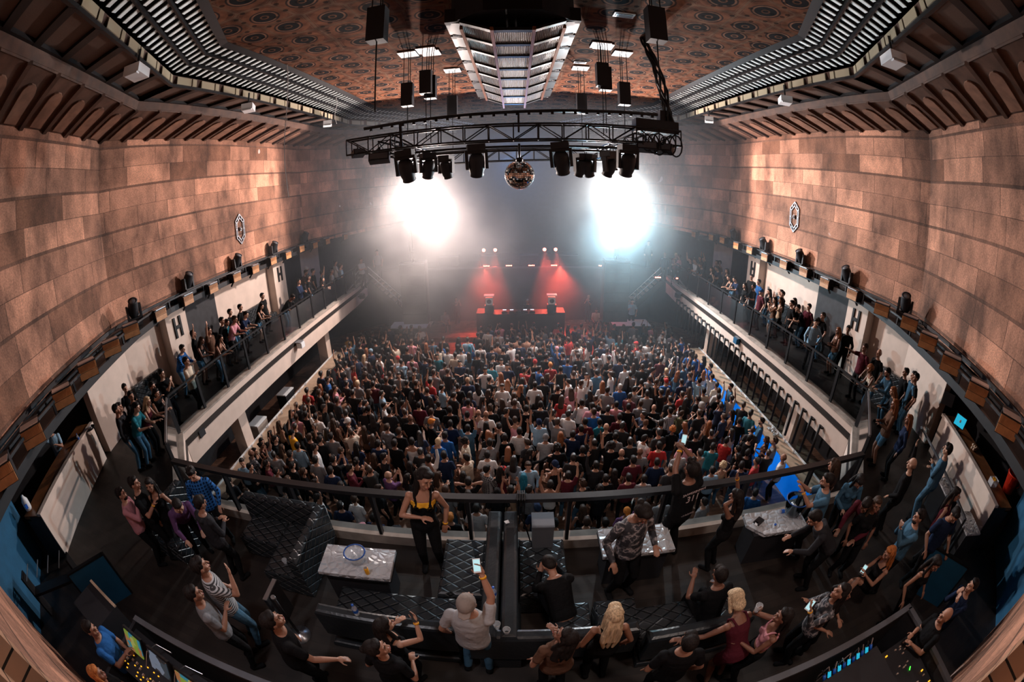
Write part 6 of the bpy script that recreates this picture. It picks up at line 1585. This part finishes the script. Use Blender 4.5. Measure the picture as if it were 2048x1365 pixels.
# the rest of the crowd, one object
def meshdata(me):
    n = len(me.vertices); co = np.empty(n * 3, 'f'); me.vertices.foreach_get('co', co); lt = np.empty(len(me.polygons), 'i'); me.polygons.foreach_get('loop_total', lt); lv = np.empty(len(me.loops), 'i'); me.loops.foreach_get('vertex_index', lv)
    return co.reshape(-1, 3), lt, lv
def crowdmesh():
    skinm = [M('crowd_skin_%d' % i, c, .6) for i, c in enumerate(SKINS[:4])]
    used = ['black', 'navy', 'charcoal', 'grey', 'lightgrey', 'white', 'maroon', 'denim', 'lightblue', 'red', 'cream', 'teal', 'yellow', 'pink', 'blue', 'tan', 'olive']
    cm = {k: M('crowd_' + k, COL[k], .85) for k in used}; hks = ['darkhair', 'brownhair', 'auburn', 'blonde', 'bluehair', 'greyhair', 'orange']
    hm = [M('crowd_hair_' + k, COL[k], .5) for k in hks]; pl = M('crowd_plaid', (.25, .2, .22), .8)
    mats = skinm + list(cm.values()) + hm + [pl]; names = ['s%d' % i for i in range(4)] + used + ['h' + k for k in hks] + ['plaid']
    Vs, LT, LV, MI = [], [], [], []; st = [0]; cache = {}
    def put(me, mn, x, y, a, s):
        if me.name not in cache: cache[me.name] = meshdata(me)
        co, lt, lv = cache[me.name]; c, sn = math.cos(a), math.sin(a)
        q = np.empty_like(co); q[:, 0] = (co[:, 0] * c - co[:, 1] * sn) * s + x; q[:, 1] = (co[:, 0] * sn + co[:, 1] * c) * s + y; q[:, 2] = co[:, 2] * s
        Vs.append(q); LT.append(lt); LV.append(lv + st[0]); MI.append(np.full(len(lt), names.index(mn), 'i')); st[0] += len(co)
    for x, y, f, po, top, hk, sex, pk_, h in FARP:
        m, K = mkbody(sex, po, po, 2); a = -R(f); o = Matrix.Rotation(a, 3, 'Z') @ (K['head'] * h); x -= o.x; y -= o.y
        tc, tk = top.split(':'); hkk, hc = hk.split(':'); tc = 'plaid' if tc.startswith('plaid') else tc; put(m, 's%d' % rnd.choice((0, 1, 1, 2)), x, y, a, h)
        if tk != 'none': put(mktop(sex, po, po, tk, 2), tc if tc in names else 'black', x, y, a, h)
        pc, pkd = pk_.split(':'); put(mkpant(sex, po, po, pkd, 2), pc, x, y, a, h)
        nm = 'h' + hc if 'h' + hc in names else (hc if hc in names else 'hdarkhair')
        put(mkhair(sex, po, po, hkk, 2), nm, x, y, a, h)
    tp = ['black'] * 20 + ['navy'] * 6 + ['charcoal'] * 6 + ['grey'] * 3 + ['white'] * 5 + ['maroon', 'denim', 'denim', 'lightblue', 'red', 'cream', 'teal', 'pink', 'blue']
    pts = []; t = 0
    while t < 40000 and len(pts) < 340:
        t += 1; x = rnd.uniform(-8.4, 8.4); y = rnd.uniform(FARY, 21.2)
        if not free(x, y, .53): continue
        if y > 19.3 and abs(x + 3.4) < 1.4: continue
        placed.append((x, y)); pts.append((x, y))
    for x, y in pts:
        sex = rnd.choice('mmf'); po = rnd.choice(poses); a = -R(rnd.gauss(0, 30)); s = (1 if sex == 'm' else .945) * rnd.uniform(.95, 1.05)
        m, K = mkbody(sex, po, po, 2); hk = 's' if sex == 'm' else 'long'
        put(m, 's%d' % rnd.choice((0, 1, 1, 2, 3)), x, y, a, s); put(mktop(sex, po, po, 'tee', 2), rnd.choice(tp), x, y, a, s); put(mkpant(sex, po, po, 'long', 2), rnd.choice(('black', 'black', 'denim')), x, y, a, s)
        put(mkhair(sex, po, po, hk, 2), rnd.choice(('hdarkhair', 'hdarkhair', 'hbrownhair', 'hdarkhair', 'hauburn' if sex == 'f' else 'hbrownhair')), x, y, a, s)
    co = np.concatenate(Vs); lt = np.concatenate(LT); lv = np.concatenate(LV); mi = np.concatenate(MI)
    me = D.meshes.new('crowd'); me.vertices.add(len(co)); me.vertices.foreach_set('co', co.ravel()); me.loops.add(len(lv)); me.loops.foreach_set('vertex_index', lv); me.polygons.add(len(lt))
    ls = np.concatenate(([0], np.cumsum(lt)[:-1])).astype('i'); me.polygons.foreach_set('loop_start', ls); me.polygons.foreach_set('material_index', mi); me.polygons.foreach_set('use_smooth', np.ones(len(lt), bool))
    for m in mats: me.materials.append(m)
    me.update(calc_edges=True); me.validate()
    o = D.objects.new('crowd', me); C.objects.link(o); tag(o, 'rest of the packed crowd in the middle and far half of the dance floor', 'crowd', kind='stuff')
    print('crowd', len(pts), len(co))
crowdmesh()
# ---- people on the side balconies (head pixel, pose, top, hair, facing, sex)
LEFTB = """
1700 320 E brown:tee s:brownhair 80 m
1750 292 B teal:tee cap:white 70 m
1748 362 B navy:long s:darkhair 90 m
1805 338 S black:tee s:darkhair 60 m
1832 300 S black:tee s:darkhair 60 m
1885 310 R grey:tee s:darkhair 60 m
1892 348 B black:tank long:darkhair 60 f
1940 300 S grey:tee s:darkhair 60 m
2000 270 S lightblue:tee s:brownhair 50 m
1962 250 B white:tee s:darkhair 50 m
1712 455 Z black:tee s:darkhair 90 m
1535 445 S black:tee s:darkhair 90 m
1530 510 E black:tank long:darkhair 80 f
1440 560 E navy:tee s:darkhair 80 m
1405 512 S black:tee s:darkhair 80 m
1345 540 S black:tee s:darkhair 80 m
1375 588 E pink:tee s:brownhair 80 m
1328 606 E teal:tee s:darkhair 80 m
1298 590 S black:tee s:darkhair 80 m
1222 650 R brown:tee s:darkhair 80 m
1290 700 E brown:tank long:darkhair 80 f
1182 712 E black:tank long:brownhair 80 f
1130 668 R black:tee s:darkhair 60 m
1068 760 E plaidblue:long s:darkhair 80 m
1092 828 D cream:hoodie s:darkhair 70 m
945 900 C black:tee s:darkhair 80 m
890 975 A black:tee s:darkhair 80 m
915 1020 E cream:tank long:darkhair 80 f
865 1070 E maroon:tank long:blonde 70 f
730 985 S black:tee s:darkhair 100 m
765 1030 S charcoal:hoodie s:darkhair 100 m
680 1108 S charcoal:long s:darkhair 40 m
800 1105 E teal:tee s:darkhair 70 m
"""
RIGHTB = """
18 215 C pink:tee s:brownhair -60 m
95 235 R black:tee s:brownhair -90 m
122 240 B white:tee s:brownhair -90 m
172 225 P black:tee s:darkhair -90 m
205 230 U black:tee s:darkhair -90 m
155 270 E black:tee s:brownhair -90 m
250 250 S black:tee s:darkhair -90 m
285 252 S brown:tee s:darkhair -90 m
220 290 S black:tank long:darkhair -90 f
250 288 E navy:tee s:darkhair -90 m
310 298 S black:tank long:darkhair -90 f
320 342 E black:tank long:darkhair -90 f
355 352 E navy:tee s:darkhair -90 m
415 385 S black:tee long:darkhair -90 f
465 335 S black:tee s:darkhair -120 m
520 365 S blue:tee s:darkhair -90 m
465 392 B black:tee s:darkhair -90 m
510 420 S maroon:tee cap:blue -90 m
558 420 S black:tank long:darkhair -80 f
590 470 C brown:tank long:darkhair -80 f
625 470 W tan:tank long:brownhair -80 f
662 435 B black:tee s:darkhair -80 m
715 430 P denim:tee s:darkhair -80 m
690 490 S black:tee s:darkhair -80 m
782 478 S black:tank long:darkhair -90 f
725 520 E black:tee s:darkhair -80 m
850 512 S maroon:tee s:darkhair -100 m
872 562 S black:tee s:brownhair -80 m
830 600 K lightblue:long s:darkhair -150 m
950 598 Z black:tee s:darkhair -120 m
962 650 B brown:tank long:auburn -80 f
1020 640 S black:long s:darkhair -120 m
1117 748 A maroon:tee s:brownhair -90 m
1200 782 S black:tee bald:x -90 m
1145 880 E cream:tank curly:auburn -75 f
1248 900 E denim:long beard:darkhair -70 m
1280 1010 E charcoal:hoodie long:auburn -60 f
1292 1080 B brown:long long:auburn -60 f
1375 1170 S navy:long vlong:auburn -50 f
1460 880 S black:tee s:darkhair -60 m
1495 912 S black:tee s:darkhair -60 m
1410 912 S denim:tee s:darkhair -60 m
"""
for src, ox, oy, s in ((LEFTB, 0, 440, -1), (RIGHTB, 1348, 440, 1)):
    for ln_ in src.strip().splitlines():
        q = ln_.split(); px, py = ox + float(q[0]) / 2.926, oy + float(q[1]) / 2.926; sex = q[6]; h = (1.0 if sex == 'm' else .945) * rnd.uniform(.97, 1.04)
        hk = q[4].replace(':x', ':darkhair'); hz = BZ + (1.66 if q[2] not in 'EZ' else (1.55 if q[2] == 'E' else 1.45)) * h
        p = atz(px, py, hz)
        info = person(p.x, p.y, BZ, float(q[5]), q[2], q[3], hk, sex, 1, rnd.choice(['black:long', 'denim:long']) if sex == 'm' else rnd.choice(['black:long', 'denim:shorts', 'denim:long']), h=h, by='head')
        info['side'] = s
        o = info['o']; fx = abs(o.location.x)          # keep feet on the balcony side of the glass
        lim = 9.12 if o.location.y > 6.7 else 9.12 - (6.7 - o.location.y) * .8
        if fx < lim: o.location.x = s * lim; info['x'] = s * lim
        mx_x = 11.2 if o.location.y < 21 else 11.2 - (o.location.y - 21) * .55
        if 8 > o.location.y: mx_x = 10.7
        if fx > mx_x: o.location.x = s * max(9.12, mx_x)
        if o.location.y > 23.4: o.location.y = 23.4 + .1 * (o.location.y - 23.4)
# stage people
for px, py, fz, po, top, hair, face, sex, lab in [
    (1055, 605, .66, 'B', 'black:long', 's:greyhair', 180, 'm', 'person in black with grey hair performing behind the booth decks'),
    (1170, 585, .25, 'P', 'black:tee', 's:blonde', 200, 'm', 'fair-haired person filming at the back wall, right of the booth'),
    (1193, 622, .25, 'T', 'cream:tee', 's:darkhair', 190, 'm', 'person in a cream t-shirt sitting at the right edge of the stage'),
    (1210, 618, .25, 'T', 'tan:tank', 'long:brownhair', 190, 'f', 'woman in a tan top sitting at the right edge of the stage'),
    (890, 625, .25, 'T', 'grey:tee', 's:brownhair', 150, 'm', 'person in grey sitting in the haze at the left edge of the stage'),
    (912, 600, .25, 'P', 'black:tee', 's:darkhair', 140, 'm', 'person in black filming in the haze left of the booth'),
    (1330, 507, BZ, 'S', 'navy:long', 'bald:darkhair', 180, 'm', 'bald person in a dark jacket standing at the top of the right staircase'),
    (1352, 512, BZ, 'X', 'maroon:tee', 's:blonde', 190, 'm', 'person with arms crossed in a maroon t-shirt at the right stair top'),
    (1296, 512, 3.72, 'S', 'black:long', 's:darkhair', 180, 'm', 'hazy figure on the upper deck behind the right staircase'),
    (754, 505, BZ, 'S', 'grey:tee', 's:brownhair', 170, 'm', 'hazy figure in grey standing at the top of the left staircase'),
    (722, 520, BZ, 'B', 'lightgrey:tee', 's:darkhair', 120, 'm', 'hazy figure in light grey by the left stair top'),
    (1265, 605, .9, 'D', 'lightblue:tee', 's:darkhair', 190, 'm', 'person in light blue on the lower steps of the right staircase')]:
    hz = fz + (1.66 if po not in 'T' else 1.24); p = atz(px, py, hz)
    if fz == .9: fz = 1.0
    if fz in (BZ,): p.y = min(p.y, 27.5)
    if fz == .25: p.y = min(p.y, 25.6)
    if fz == .66: p = aty(px, py, 23.6)
    if fz == 3.72: p = aty(px, py, 27.0)
    person(p.x, p.y, fz if po != 'T' else fz, face, po, top, hair, sex, 1, label=lab, by='head')
# ---- the rear balcony, closest to the camera
def near(px, py, hz, **k):
    p = atz(px, py, BZ + hz)
    if .45 < p.y < 1.75 and -4.9 < p.x < 5.3: p.y = 1.72 if p.y > .95 else .5
    k.setdefault('lvl', 0); k.setdefault('by', 'head'); return person(p.x, p.y, BZ, **k)
def P_(**k): return k
CAMV = V((0, 0, CAMZ))
a = near(850, 962, 1.80, pose=P_(r=(-.12, .18, -.22), l=(.10, .02, -.50), er=(1, -.2, -.3), side=-5, hp=10, hy=25, hroll=-14), pk='ovr', extra='x', face=168, sex='f', h=1.12, top='black:overall', hair='wavy:darkhair', wrist='l', label='woman in black overalls and mustard bandeau standing at the railing, facing the camera')
child('bandeau', mktop('f', P_(r=(-.12, .18, -.22), l=(.10, .02, -.50), er=(1, -.2, -.3), side=-5, hp=10, hy=25, hroll=-14), 'ovr', 'wrap', 0), a['o'], COL['yellow'])
a = near(934, 1212, 1.68, pose=P_(r=(-.06, .22, .46), l=(.1, .05, -.5), er=(1, 0, -.2), hp=-12), pk='capman', face=6, h=1.04, top='lightgrey:tee', hair='backcap:taupe', wrist='r', label='man in grey t-shirt and backwards beige cap raising a phone over the sofa', pants='denim:long')
phone(handpos(a, 'r') + V((-.02, 0, .04)), CAMV, 'bright phone held high by the man in the beige cap')
b = near(765, 1245, 1.58, pose=P_(r=(-.02, .34, .08), l=(.05, .28, -.22), hp=-10, hy=-15), pk='phw', face=30, sex='f', top='black:tank', hair='long:darkhair', wrist='r', label='woman in black tank top filming with a phone behind the left sofa')
phone(handpos(b, 'r'), CAMV, 'dark phone held up by the woman behind the left sofa', False)
near(1130, 1275, 1.58, pose=P_(r=(-.1, .3, -.2), l=(.08, .1, -.45), hp=-30, hy=50), pk='curlw', face=-10, sex='f', top='brown:tee', hair='wavy:darkhair', label='woman in a brown off-shoulder top looking up left, behind the middle sofa')
near(1228, 1228, 1.62, pose='S', face=0, sex='f', top='black:tank', hair='vlong:blonde', label='woman with very long blonde hair seen from behind at the right sofa', pants='black:long')
c = near(1466, 1208, 1.38, pose=P_(r=(.12, .30, -.22), l=(.42, .24, -.32), lean=34, hp=20, hroll=8), pk='bendw', face=-15, sex='f', top='maroon:dress', hair='bob:blonde', wrist='r', label='blonde woman in a dark red dress bending over the sofa back, arm stretched left')
d = near(1283, 1035, 1.70, pose=P_(r=(.10, .16, -.42), l=(.05, .20, -.30), hp=38, hy=10), pk='camom', face=165, top='patterned:long', hair='bun:darkhair', label='person in a grey patterned jacket looking down beside the middle table', h=1.09)
e = near(1383, 940, 1.80, pose=P_(r=(-.10, .30, .36), l=(-.22, .36, .40), hp=-5), pk='jersey', face=-18, top='black:tee', hair='flick:darkhair', wrist='l', label='person in a black jersey lettered in white, number 31, filming over the railing', pants='black:long', h=1.09)
phone(handpos(e, 'l') + V((.04, .03, .05)), CAMV, 'phone held above the crowd by the person in the lettered jersey')
# lettering on the jersey
def textmesh(txt, size):
    cu = D.curves.new('t', 'FONT'); cu.body = txt; cu.size = size; cu.extrude = .002; cu.align_x = 'CENTER'; o = D.objects.new('t', cu); C.objects.link(o); dg = bpy.context.evaluated_depsgraph_get(); dg.update(); me = D.meshes.new_from_object(o.evaluated_get(dg)); D.objects.remove(o); D.curves.remove(cu); return me
PRM = M('shirt_print', (.55, .45, .45), .7)
for txt, z, sz in (('SAIWORENMAN', 1.385, .052), ('311', 1.25, .15), ('• I I A S I I I •', .99, .04)):
    me = textmesh(txt, sz); me.materials.append(PRM); o = D.objects.new('lettering', me); C.objects.link(o); o.parent = e['o']; o.rotation_euler = (R(90), 0, 0); o.location = (0, -.150 if z > 1.2 else -.146, z)
f = near(1476, 985, 1.60, pose=P_(r=(.0, .16, .48), l=(-.16, .04, .22), el=(1, .3, .1), hp=5), pk='armw', face=-40, sex='f', top='black:tank', hair='wavy:darkhair', wrist='r', label='woman in black tank top with one hand behind her head at the railing')
near(1655, 962, 1.62, pose=P_(r=(.0, .40, .02), l=(-.05, .42, .10), lean=6), pk='reach', face=-60, top='denim:tee', hair='beard:darkhair', wrist='l', label='bearded man in a denim shirt reaching both arms out by the right table')
near(1668, 932, 1.58, pose='S', face=-20, sex='f', top='brown:tank', hair='long:brownhair', label='brown-haired woman at the railing behind the denim-shirted man')
near(1718, 965, 1.50, pose=P_(r=(-.05, .3, -.28), l=(-.05, .3, -.25), lean=14, hp=30), pk='lookd', face=-150, sex='f', top='denim:long', hair='long:darkhair', label='woman in a denim jacket looking down at her hands, right of the denim-shirted man')
near(1728, 1018, 1.42, pose='Z', face=-110, top='maroon:long', hair='s:darkhair', label='person in a maroon sweater bending forward behind the right table')
near(1752, 1012, 1.55, pose='S', face=-150, sex='f', top='black:tee', hair='long:brownhair', label='long-haired woman in black behind the maroon sweater')
near(1628, 1040, 1.45, pose='Z', face=-70, top='charcoal:hoodie', hair='s:darkhair', label='person in a dark shiny jacket leaning towards the right table')
near(1826, 925, 1.66, pose='R', face=-20, top='black:long', hair='bald:darkhair', label='bald man in a black long-sleeved top, back to camera, near the right bar')
near(1893, 905, 1.68, pose='X', face=-15, top='denim:long', hair='s:darkhair', label='man in blue-grey sweater standing with crossed arms by the right bar', h=1.05, pants='denim:long')
near(1908, 995, 1.58, pose='S', face=160, sex='f', top='maroon:tank', hair='long:darkhair', label='woman in a maroon tank top facing the camera near the right bar')
near(1905, 1038, 1.60, pose=P_(r=(.1, .2, -.4), l=(.1, .2, -.4), hp=35), pk='dn', face=-150, top='navy:tee', hair='s:darkhair', label='man in a navy t-shirt looking down, in front of the maroon tank top woman')
near(1838, 1035, 1.62, pose='C', face=-60, top='denim:long', hair='beard:darkhair', label='man with open hands lifted, clapping, right of the maroon sweater')
g1 = near(1780, 1105, 1.24, pose=P_(r=(-.10, .34, -.10), l=(-.10, .32, -.14), sit=1, hp=12, kneeup=1, hip=.55), pk='sitp', face=-75, sex='f', top='black:tank', hair='long:ginger', label='red-haired woman with bare legs sitting with a phone', pants='black:shorts')
phone(handpos(g1, 'r'), CAMV, 'lit phone in the hands of the sitting red-haired woman')
near(1876, 1120, 1.60, pose=P_(r=(.1, .12, -.45), l=(.16, .1, -.45), hp=22), pk='vneck', face=-170, sex='f', top='black:tank', hair='wavy:darkhair', label='woman in a low-cut black top in front of the blue screen')
near(1440, 1150, 1.22, pose=P_(r=(.08, .3, -.25), l=(-.02, .34, .02), sit=1, lean=12), pk='sitb', face=-10, top='black:tee', hair='s:darkhair', wrist=None, label='man in black sitting on the right sofa, left hand lifted')
g2 = near(1690, 1212, 1.55, pose=P_(r=(-.05, .32, -.02), l=(-.02, .36, .10), hp=-25), pk='phcam', face=-70, sex='f', top='patterned:long', hair='long:darkhair', wrist='l', label='woman in a camouflage jacket holding up a lit phone, lower right')
phone(handpos(g2, 'l'), CAMV, 'glowing phone held up by the woman in the camouflage jacket')
g3 = near(1575, 1262, 1.52, pose=P_(r=(.0, .30, .16), l=(-.05, .36, -.20), hp=-10), pk='pinkw', face=-65, sex='f', top='pink:crop', hair='vlong:darkhair', wrist='r', label='woman in a pink top with very long dark hair lifting a plastic cup')
cu_ = cup(handpos(g3, 'r') + V((-.03, 0, -.03)), 'clear plastic cup lifted by the woman in the pink top')
near(1720, 1268, 1.45, pose=P_(r=(0, .2, -.3), l=(0, .2, -.3), hp=-10, hroll=12), pk='facew', face=160, sex='f', top='black:tee', hair='tail:darkhair', label='woman with pulled-back hair peering over the booth barrier edge')
near(1888, 1232, 1.58, pose='B', face=-60, top='black:tee', hair='bald:darkhair', label='shaven-headed man in black behind the corner of the booth barrier')
near(1945, 1172, 1.60, pose=P_(r=(-.12, .2, .06), l=(-.1, .2, .0), hp=-10), pk='hsh', face=-60, top='navy:long', hair='s:darkhair', label='person in a dark jacket raising hands to the face by the right blue wall')
near(1400, 1358, 1.62, pose='S', face=10, top='black:tee', hair='s:darkhair', label='dark-haired head at the bottom edge below the blonde woman in the dress')
near(745, 1345, 1.60, pose=P_(r=(0, .2, -.3), l=(0, .2, -.3), hp=-20, hy=-60), pk='botw', face=10, sex='f', top='black:tee', hair='bun:darkhair', label='curly-haired head in profile at the bottom edge, left of the cap man')
h1 = near(545, 1258, 1.66, pose=P_(r=(.16, .42, -.26), l=(.1, .1, -.45), hp=-28, lean=8), pk='blk', face=48, top='black:tee', hair='s:darkhair', label='man with a fade haircut in black reaching right, next to the stanchion')
near(405, 1140, 1.66, pose=P_(r=(-.05, .30, .05), l=(.06, .14, -.44), hp=-10), pk='strp', face=38, top='stripedlightgrey:tee', hair='s:darkhair', pants='denim:long', label='man in a striped white t-shirt and jeans standing left of centre', h=1.04)
near(358, 1250, 1.62, pose=P_(r=(-.14, .24, -.16), l=(.08, .1, -.45), hp=-8), pk='gry', face=45, top='grey:tee', hair='s:darkhair', label='man in a plain grey t-shirt behind the lighting console')
near(184, 1262, 1.62, pose='B', face=60, top='blue:tee', hair='s:darkhair', label='technician in a blue shirt standing left of the lighting console')
near(198, 1352, 1.60, pose='B', face=40, sex='f', top='black:tee', hair='bob:ginger', label='ginger-haired technician at the bottom left behind the console')
near(240, 985, 1.64, pose=P_(r=(-.1, .28, .02), l=(-.05, .25, -.2), hp=-5), pk='pnk', face=55, top='pink:long', hair='beard:darkhair', label='man in a long pink shirt near the left bar', wrist=None)
near(272, 975, 1.60, pose='D', face=60, top='black:tee', hair='s:darkhair', wrist='r', label='person in black with a yellow wristband raising a hand behind the pink shirt')
near(298, 968, 1.58, pose='S', face=150, sex='f', top='black:tank', hair='wavy:darkhair', label='dark-haired woman in black facing the camera behind the pink shirt')
near(382, 945, 1.64, pose=P_(r=(.08, .12, -.45), l=(.08, .12, -.45), hp=28), pk='chk', face=150, top='plaidblue:long', hair='flick:darkhair', label='man in a blue checked shirt looking down at the left corner railing', skin=1)
near(352, 1005, 1.52, pose='Z', face=120, top='purple:long', hair='s:darkhair', label='person bending in a lilac top between the checked shirt and leather jacket')
near(402, 1010, 1.58, pose=P_(r=(-.1, .26, -.26), l=(-.1, .26, -.26), hp=20), pk='lea', face=15, top='charcoal:hoodie', hair='s:darkhair', label='person in a black leather jacket, back to camera, left of the corner sofa')
near(1100, 1120, 1.10, pose=P_(r=(-.1, .3, .0), l=(-.1, .3, -.1), sit=1, lean=38, hp=30), pk='curl', face=-20, top='black:long', hair='s:darkhair', label='person in black curled up asleep on the right seat of the middle sofa')
near(238, 815, 1.64, pose='X', face=60, top='charcoal:long', hair='s:darkhair', label='man in a dark grey zip sweater standing alone near the left bar')
near(100, 862, 1.64, pose=P_(r=(-.1, .12, .12), l=(-.1, .3, -.1), er=(1, .2, 0)), pk='bar', face=120, top='lightblue:tee', hair='s:darkhair', label='bartender in a light blue t-shirt behind the left bar')

# ---- labels for everyone who has none yet
def where(i):
    x, y, z = i['x'], i['y'], i['z']
    if z > 1:
        sd = 'left' if x < 0 else 'right'
        d = 'at the camera end' if y < 8 else ('in the middle' if y < 14 else 'at the stage end')
        return '%s of the %s balcony' % (d, sd)
    if y < 7: d = 'below the rear railing'
    elif y < 9: d = 'near the rear railing'
    elif y < 12: d = 'in mid crowd'
    elif y < 16: d = 'towards the stage'
    else: d = 'near the stage'
    k = 'far left' if x < -5.5 else 'left' if x < -2 else 'centre' if x < 2 else 'right' if x < 5.5 else 'far right'
    return '%s, %s' % (d, k)
todo = [i for i in PEOPLE if not i['label']]
def nice(i): return ('woman' if i['sex'] == 'f' else 'person')
base = {}
for i in todo:
    i['L'] = '%s in %s, %s, %s, %s' % (nice(i), i['words'], i['hw'], i['pw'], where(i)) if i['pw'] != 'arms down' else '%s in %s, %s, %s' % (nice(i), i['words'], i['hw'], where(i))
    i['L'] = i['L'].replace('in no shirt', 'without a shirt'); base.setdefault(i['L'], []).append(i)
taken = {k for k, v in base.items() if len(v) == 1}
for k, v in base.items():
    if len(v) == 1: continue
    for i in v:
        done = False
        near_ = sorted([j for j in PEOPLE if j is not i and abs(j['z'] - i['z']) < 1], key=lambda j: (j['x'] - i['x']) ** 2 + (j['y'] - i['y']) ** 2)[:9]
        near_ = sorted(near_, key=lambda j: j['words'].startswith('black') or j['words'].startswith('navy'))
        for j in near_:
            dx, dy = i['x'] - j['x'], i['y'] - j['y']
            rel = ('right of' if dx > 0 else 'left of') if abs(dx) > abs(dy) else ('behind' if dy > 0 else 'in front of')
            cand = '%s in %s, %s, %s the %s (%s)' % (nice(i), i['words'], i['hw'], rel, j['words'], where(i).replace(' of the', ',').replace('at the ', ''))
            cand = '%s in %s, %s, %s the %s, %s' % (nice(i), i['words'], i['hw'], rel, j['words'], where(i))
            if cand not in taken and len(cand.split()) <= 19:
                if len(cand.split()) > 16: cand = '%s in %s, %s the %s, %s' % (nice(i), i['words'], rel, j['words'], where(i))
                if cand in taken or len(cand.split()) > 16: continue
                i['L'] = cand; taken.add(cand); done = True; break
        if not done: i['grp'] = True
for i in todo:
    i['o']['label'] = ' '.join(i['L'].split()[:16])
    if i.get('grp'): i['o']['group'] = 'lookalike dancers: ' + i['o']['label'][:60]
    else: i['o']['group'] = 'people on the dance floor' if i['z'] < 1 else 'people on the side balconies'
print('PEOPLE', len(PEOPLE), 'unresolved', sum(1 for i in todo if i.get('grp')), 'longest', max(len(i['L'].split()) for i in todo))
# ================================================================== haze
def haze():
    g = G(); g.prism([(-10.9, 14.2), (10.9, 14.2), (10.9, 20.4), (6.9, 28.9), (-6.9, 28.9), (-10.9, 20.4)], 0.02, 12.2)
    m = D.materials.new('stage_haze'); m.use_nodes = True; nt = m.node_tree; nt.nodes.clear()
    o = N(nt, 'ShaderNodeOutputMaterial'); v = N(nt, 'ShaderNodeVolumeScatter'); v.inputs['Color'].default_value = (.86, .93, 1, 1); v.inputs['Anisotropy'].default_value = .25
    v.inputs['Density'].default_value = HAZE_D
    L(nt, v.outputs[0], o.inputs['Volume'])
    ob = g.build('stage_haze', m); tag(ob, 'drifting stage haze lit white, blue and red in front of the deck', 'haze', kind='stuff'); return ob
HAZE_D = 0.012
haze()
def plume(name, c, r, col, dens, lab):  # col: smoke colour with the tint of the lamplight put into it
    g = G(); g.sphere((0, 0, 0), 1.0, 24, 14); m = D.materials.new(name); m.use_nodes = True; nt = m.node_tree; nt.nodes.clear()
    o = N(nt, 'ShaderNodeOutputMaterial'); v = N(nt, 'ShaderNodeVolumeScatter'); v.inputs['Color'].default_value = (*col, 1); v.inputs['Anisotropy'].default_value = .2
    tc = N(nt, 'ShaderNodeTexCoord'); ln_ = N(nt, 'ShaderNodeVectorMath', operation='LENGTH'); L(nt, tc.outputs['Object'], ln_.inputs[0])
    mr = N(nt, 'ShaderNodeMapRange', interpolation_type='SMOOTHSTEP'); mr.inputs[1].default_value = 1.0; mr.inputs[2].default_value = .1; mr.inputs[3].default_value = 0; mr.inputs[4].default_value = 1; L(nt, ln_.outputs['Value'], mr.inputs[0])
    no = N(nt, 'ShaderNodeTexNoise'); no.inputs['Scale'].default_value = 2.4; no.inputs['Detail'].default_value = 2; L(nt, tc.outputs['Object'], no.inputs['Vector'])
    m2 = N(nt, 'ShaderNodeMapRange'); m2.inputs[1].default_value = .35; m2.inputs[2].default_value = .65; m2.inputs[3].default_value = .25; m2.inputs[4].default_value = 1.6; L(nt, no.outputs['Fac'], m2.inputs[0])
    mu = N(nt, 'ShaderNodeMath', operation='MULTIPLY'); L(nt, mr.outputs[0], mu.inputs[0]); L(nt, m2.outputs[0], mu.inputs[1]); m3 = N(nt, 'ShaderNodeMath', operation='MULTIPLY'); L(nt, mu.outputs[0], m3.inputs[0]); m3.inputs[1].default_value = dens
    L(nt, m3.outputs[0], v.inputs['Density']); L(nt, v.outputs[0], o.inputs['Volume'])
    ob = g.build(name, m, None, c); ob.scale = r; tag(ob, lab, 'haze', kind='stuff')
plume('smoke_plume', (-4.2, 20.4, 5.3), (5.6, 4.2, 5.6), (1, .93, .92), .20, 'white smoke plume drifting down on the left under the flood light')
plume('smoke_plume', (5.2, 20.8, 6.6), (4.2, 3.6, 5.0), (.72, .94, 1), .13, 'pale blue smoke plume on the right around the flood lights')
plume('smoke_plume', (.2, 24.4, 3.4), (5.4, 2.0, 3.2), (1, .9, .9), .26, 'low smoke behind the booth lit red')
if 'remesh_bench' in D.scenes: D.scenes.remove(D.scenes['remesh_bench'])
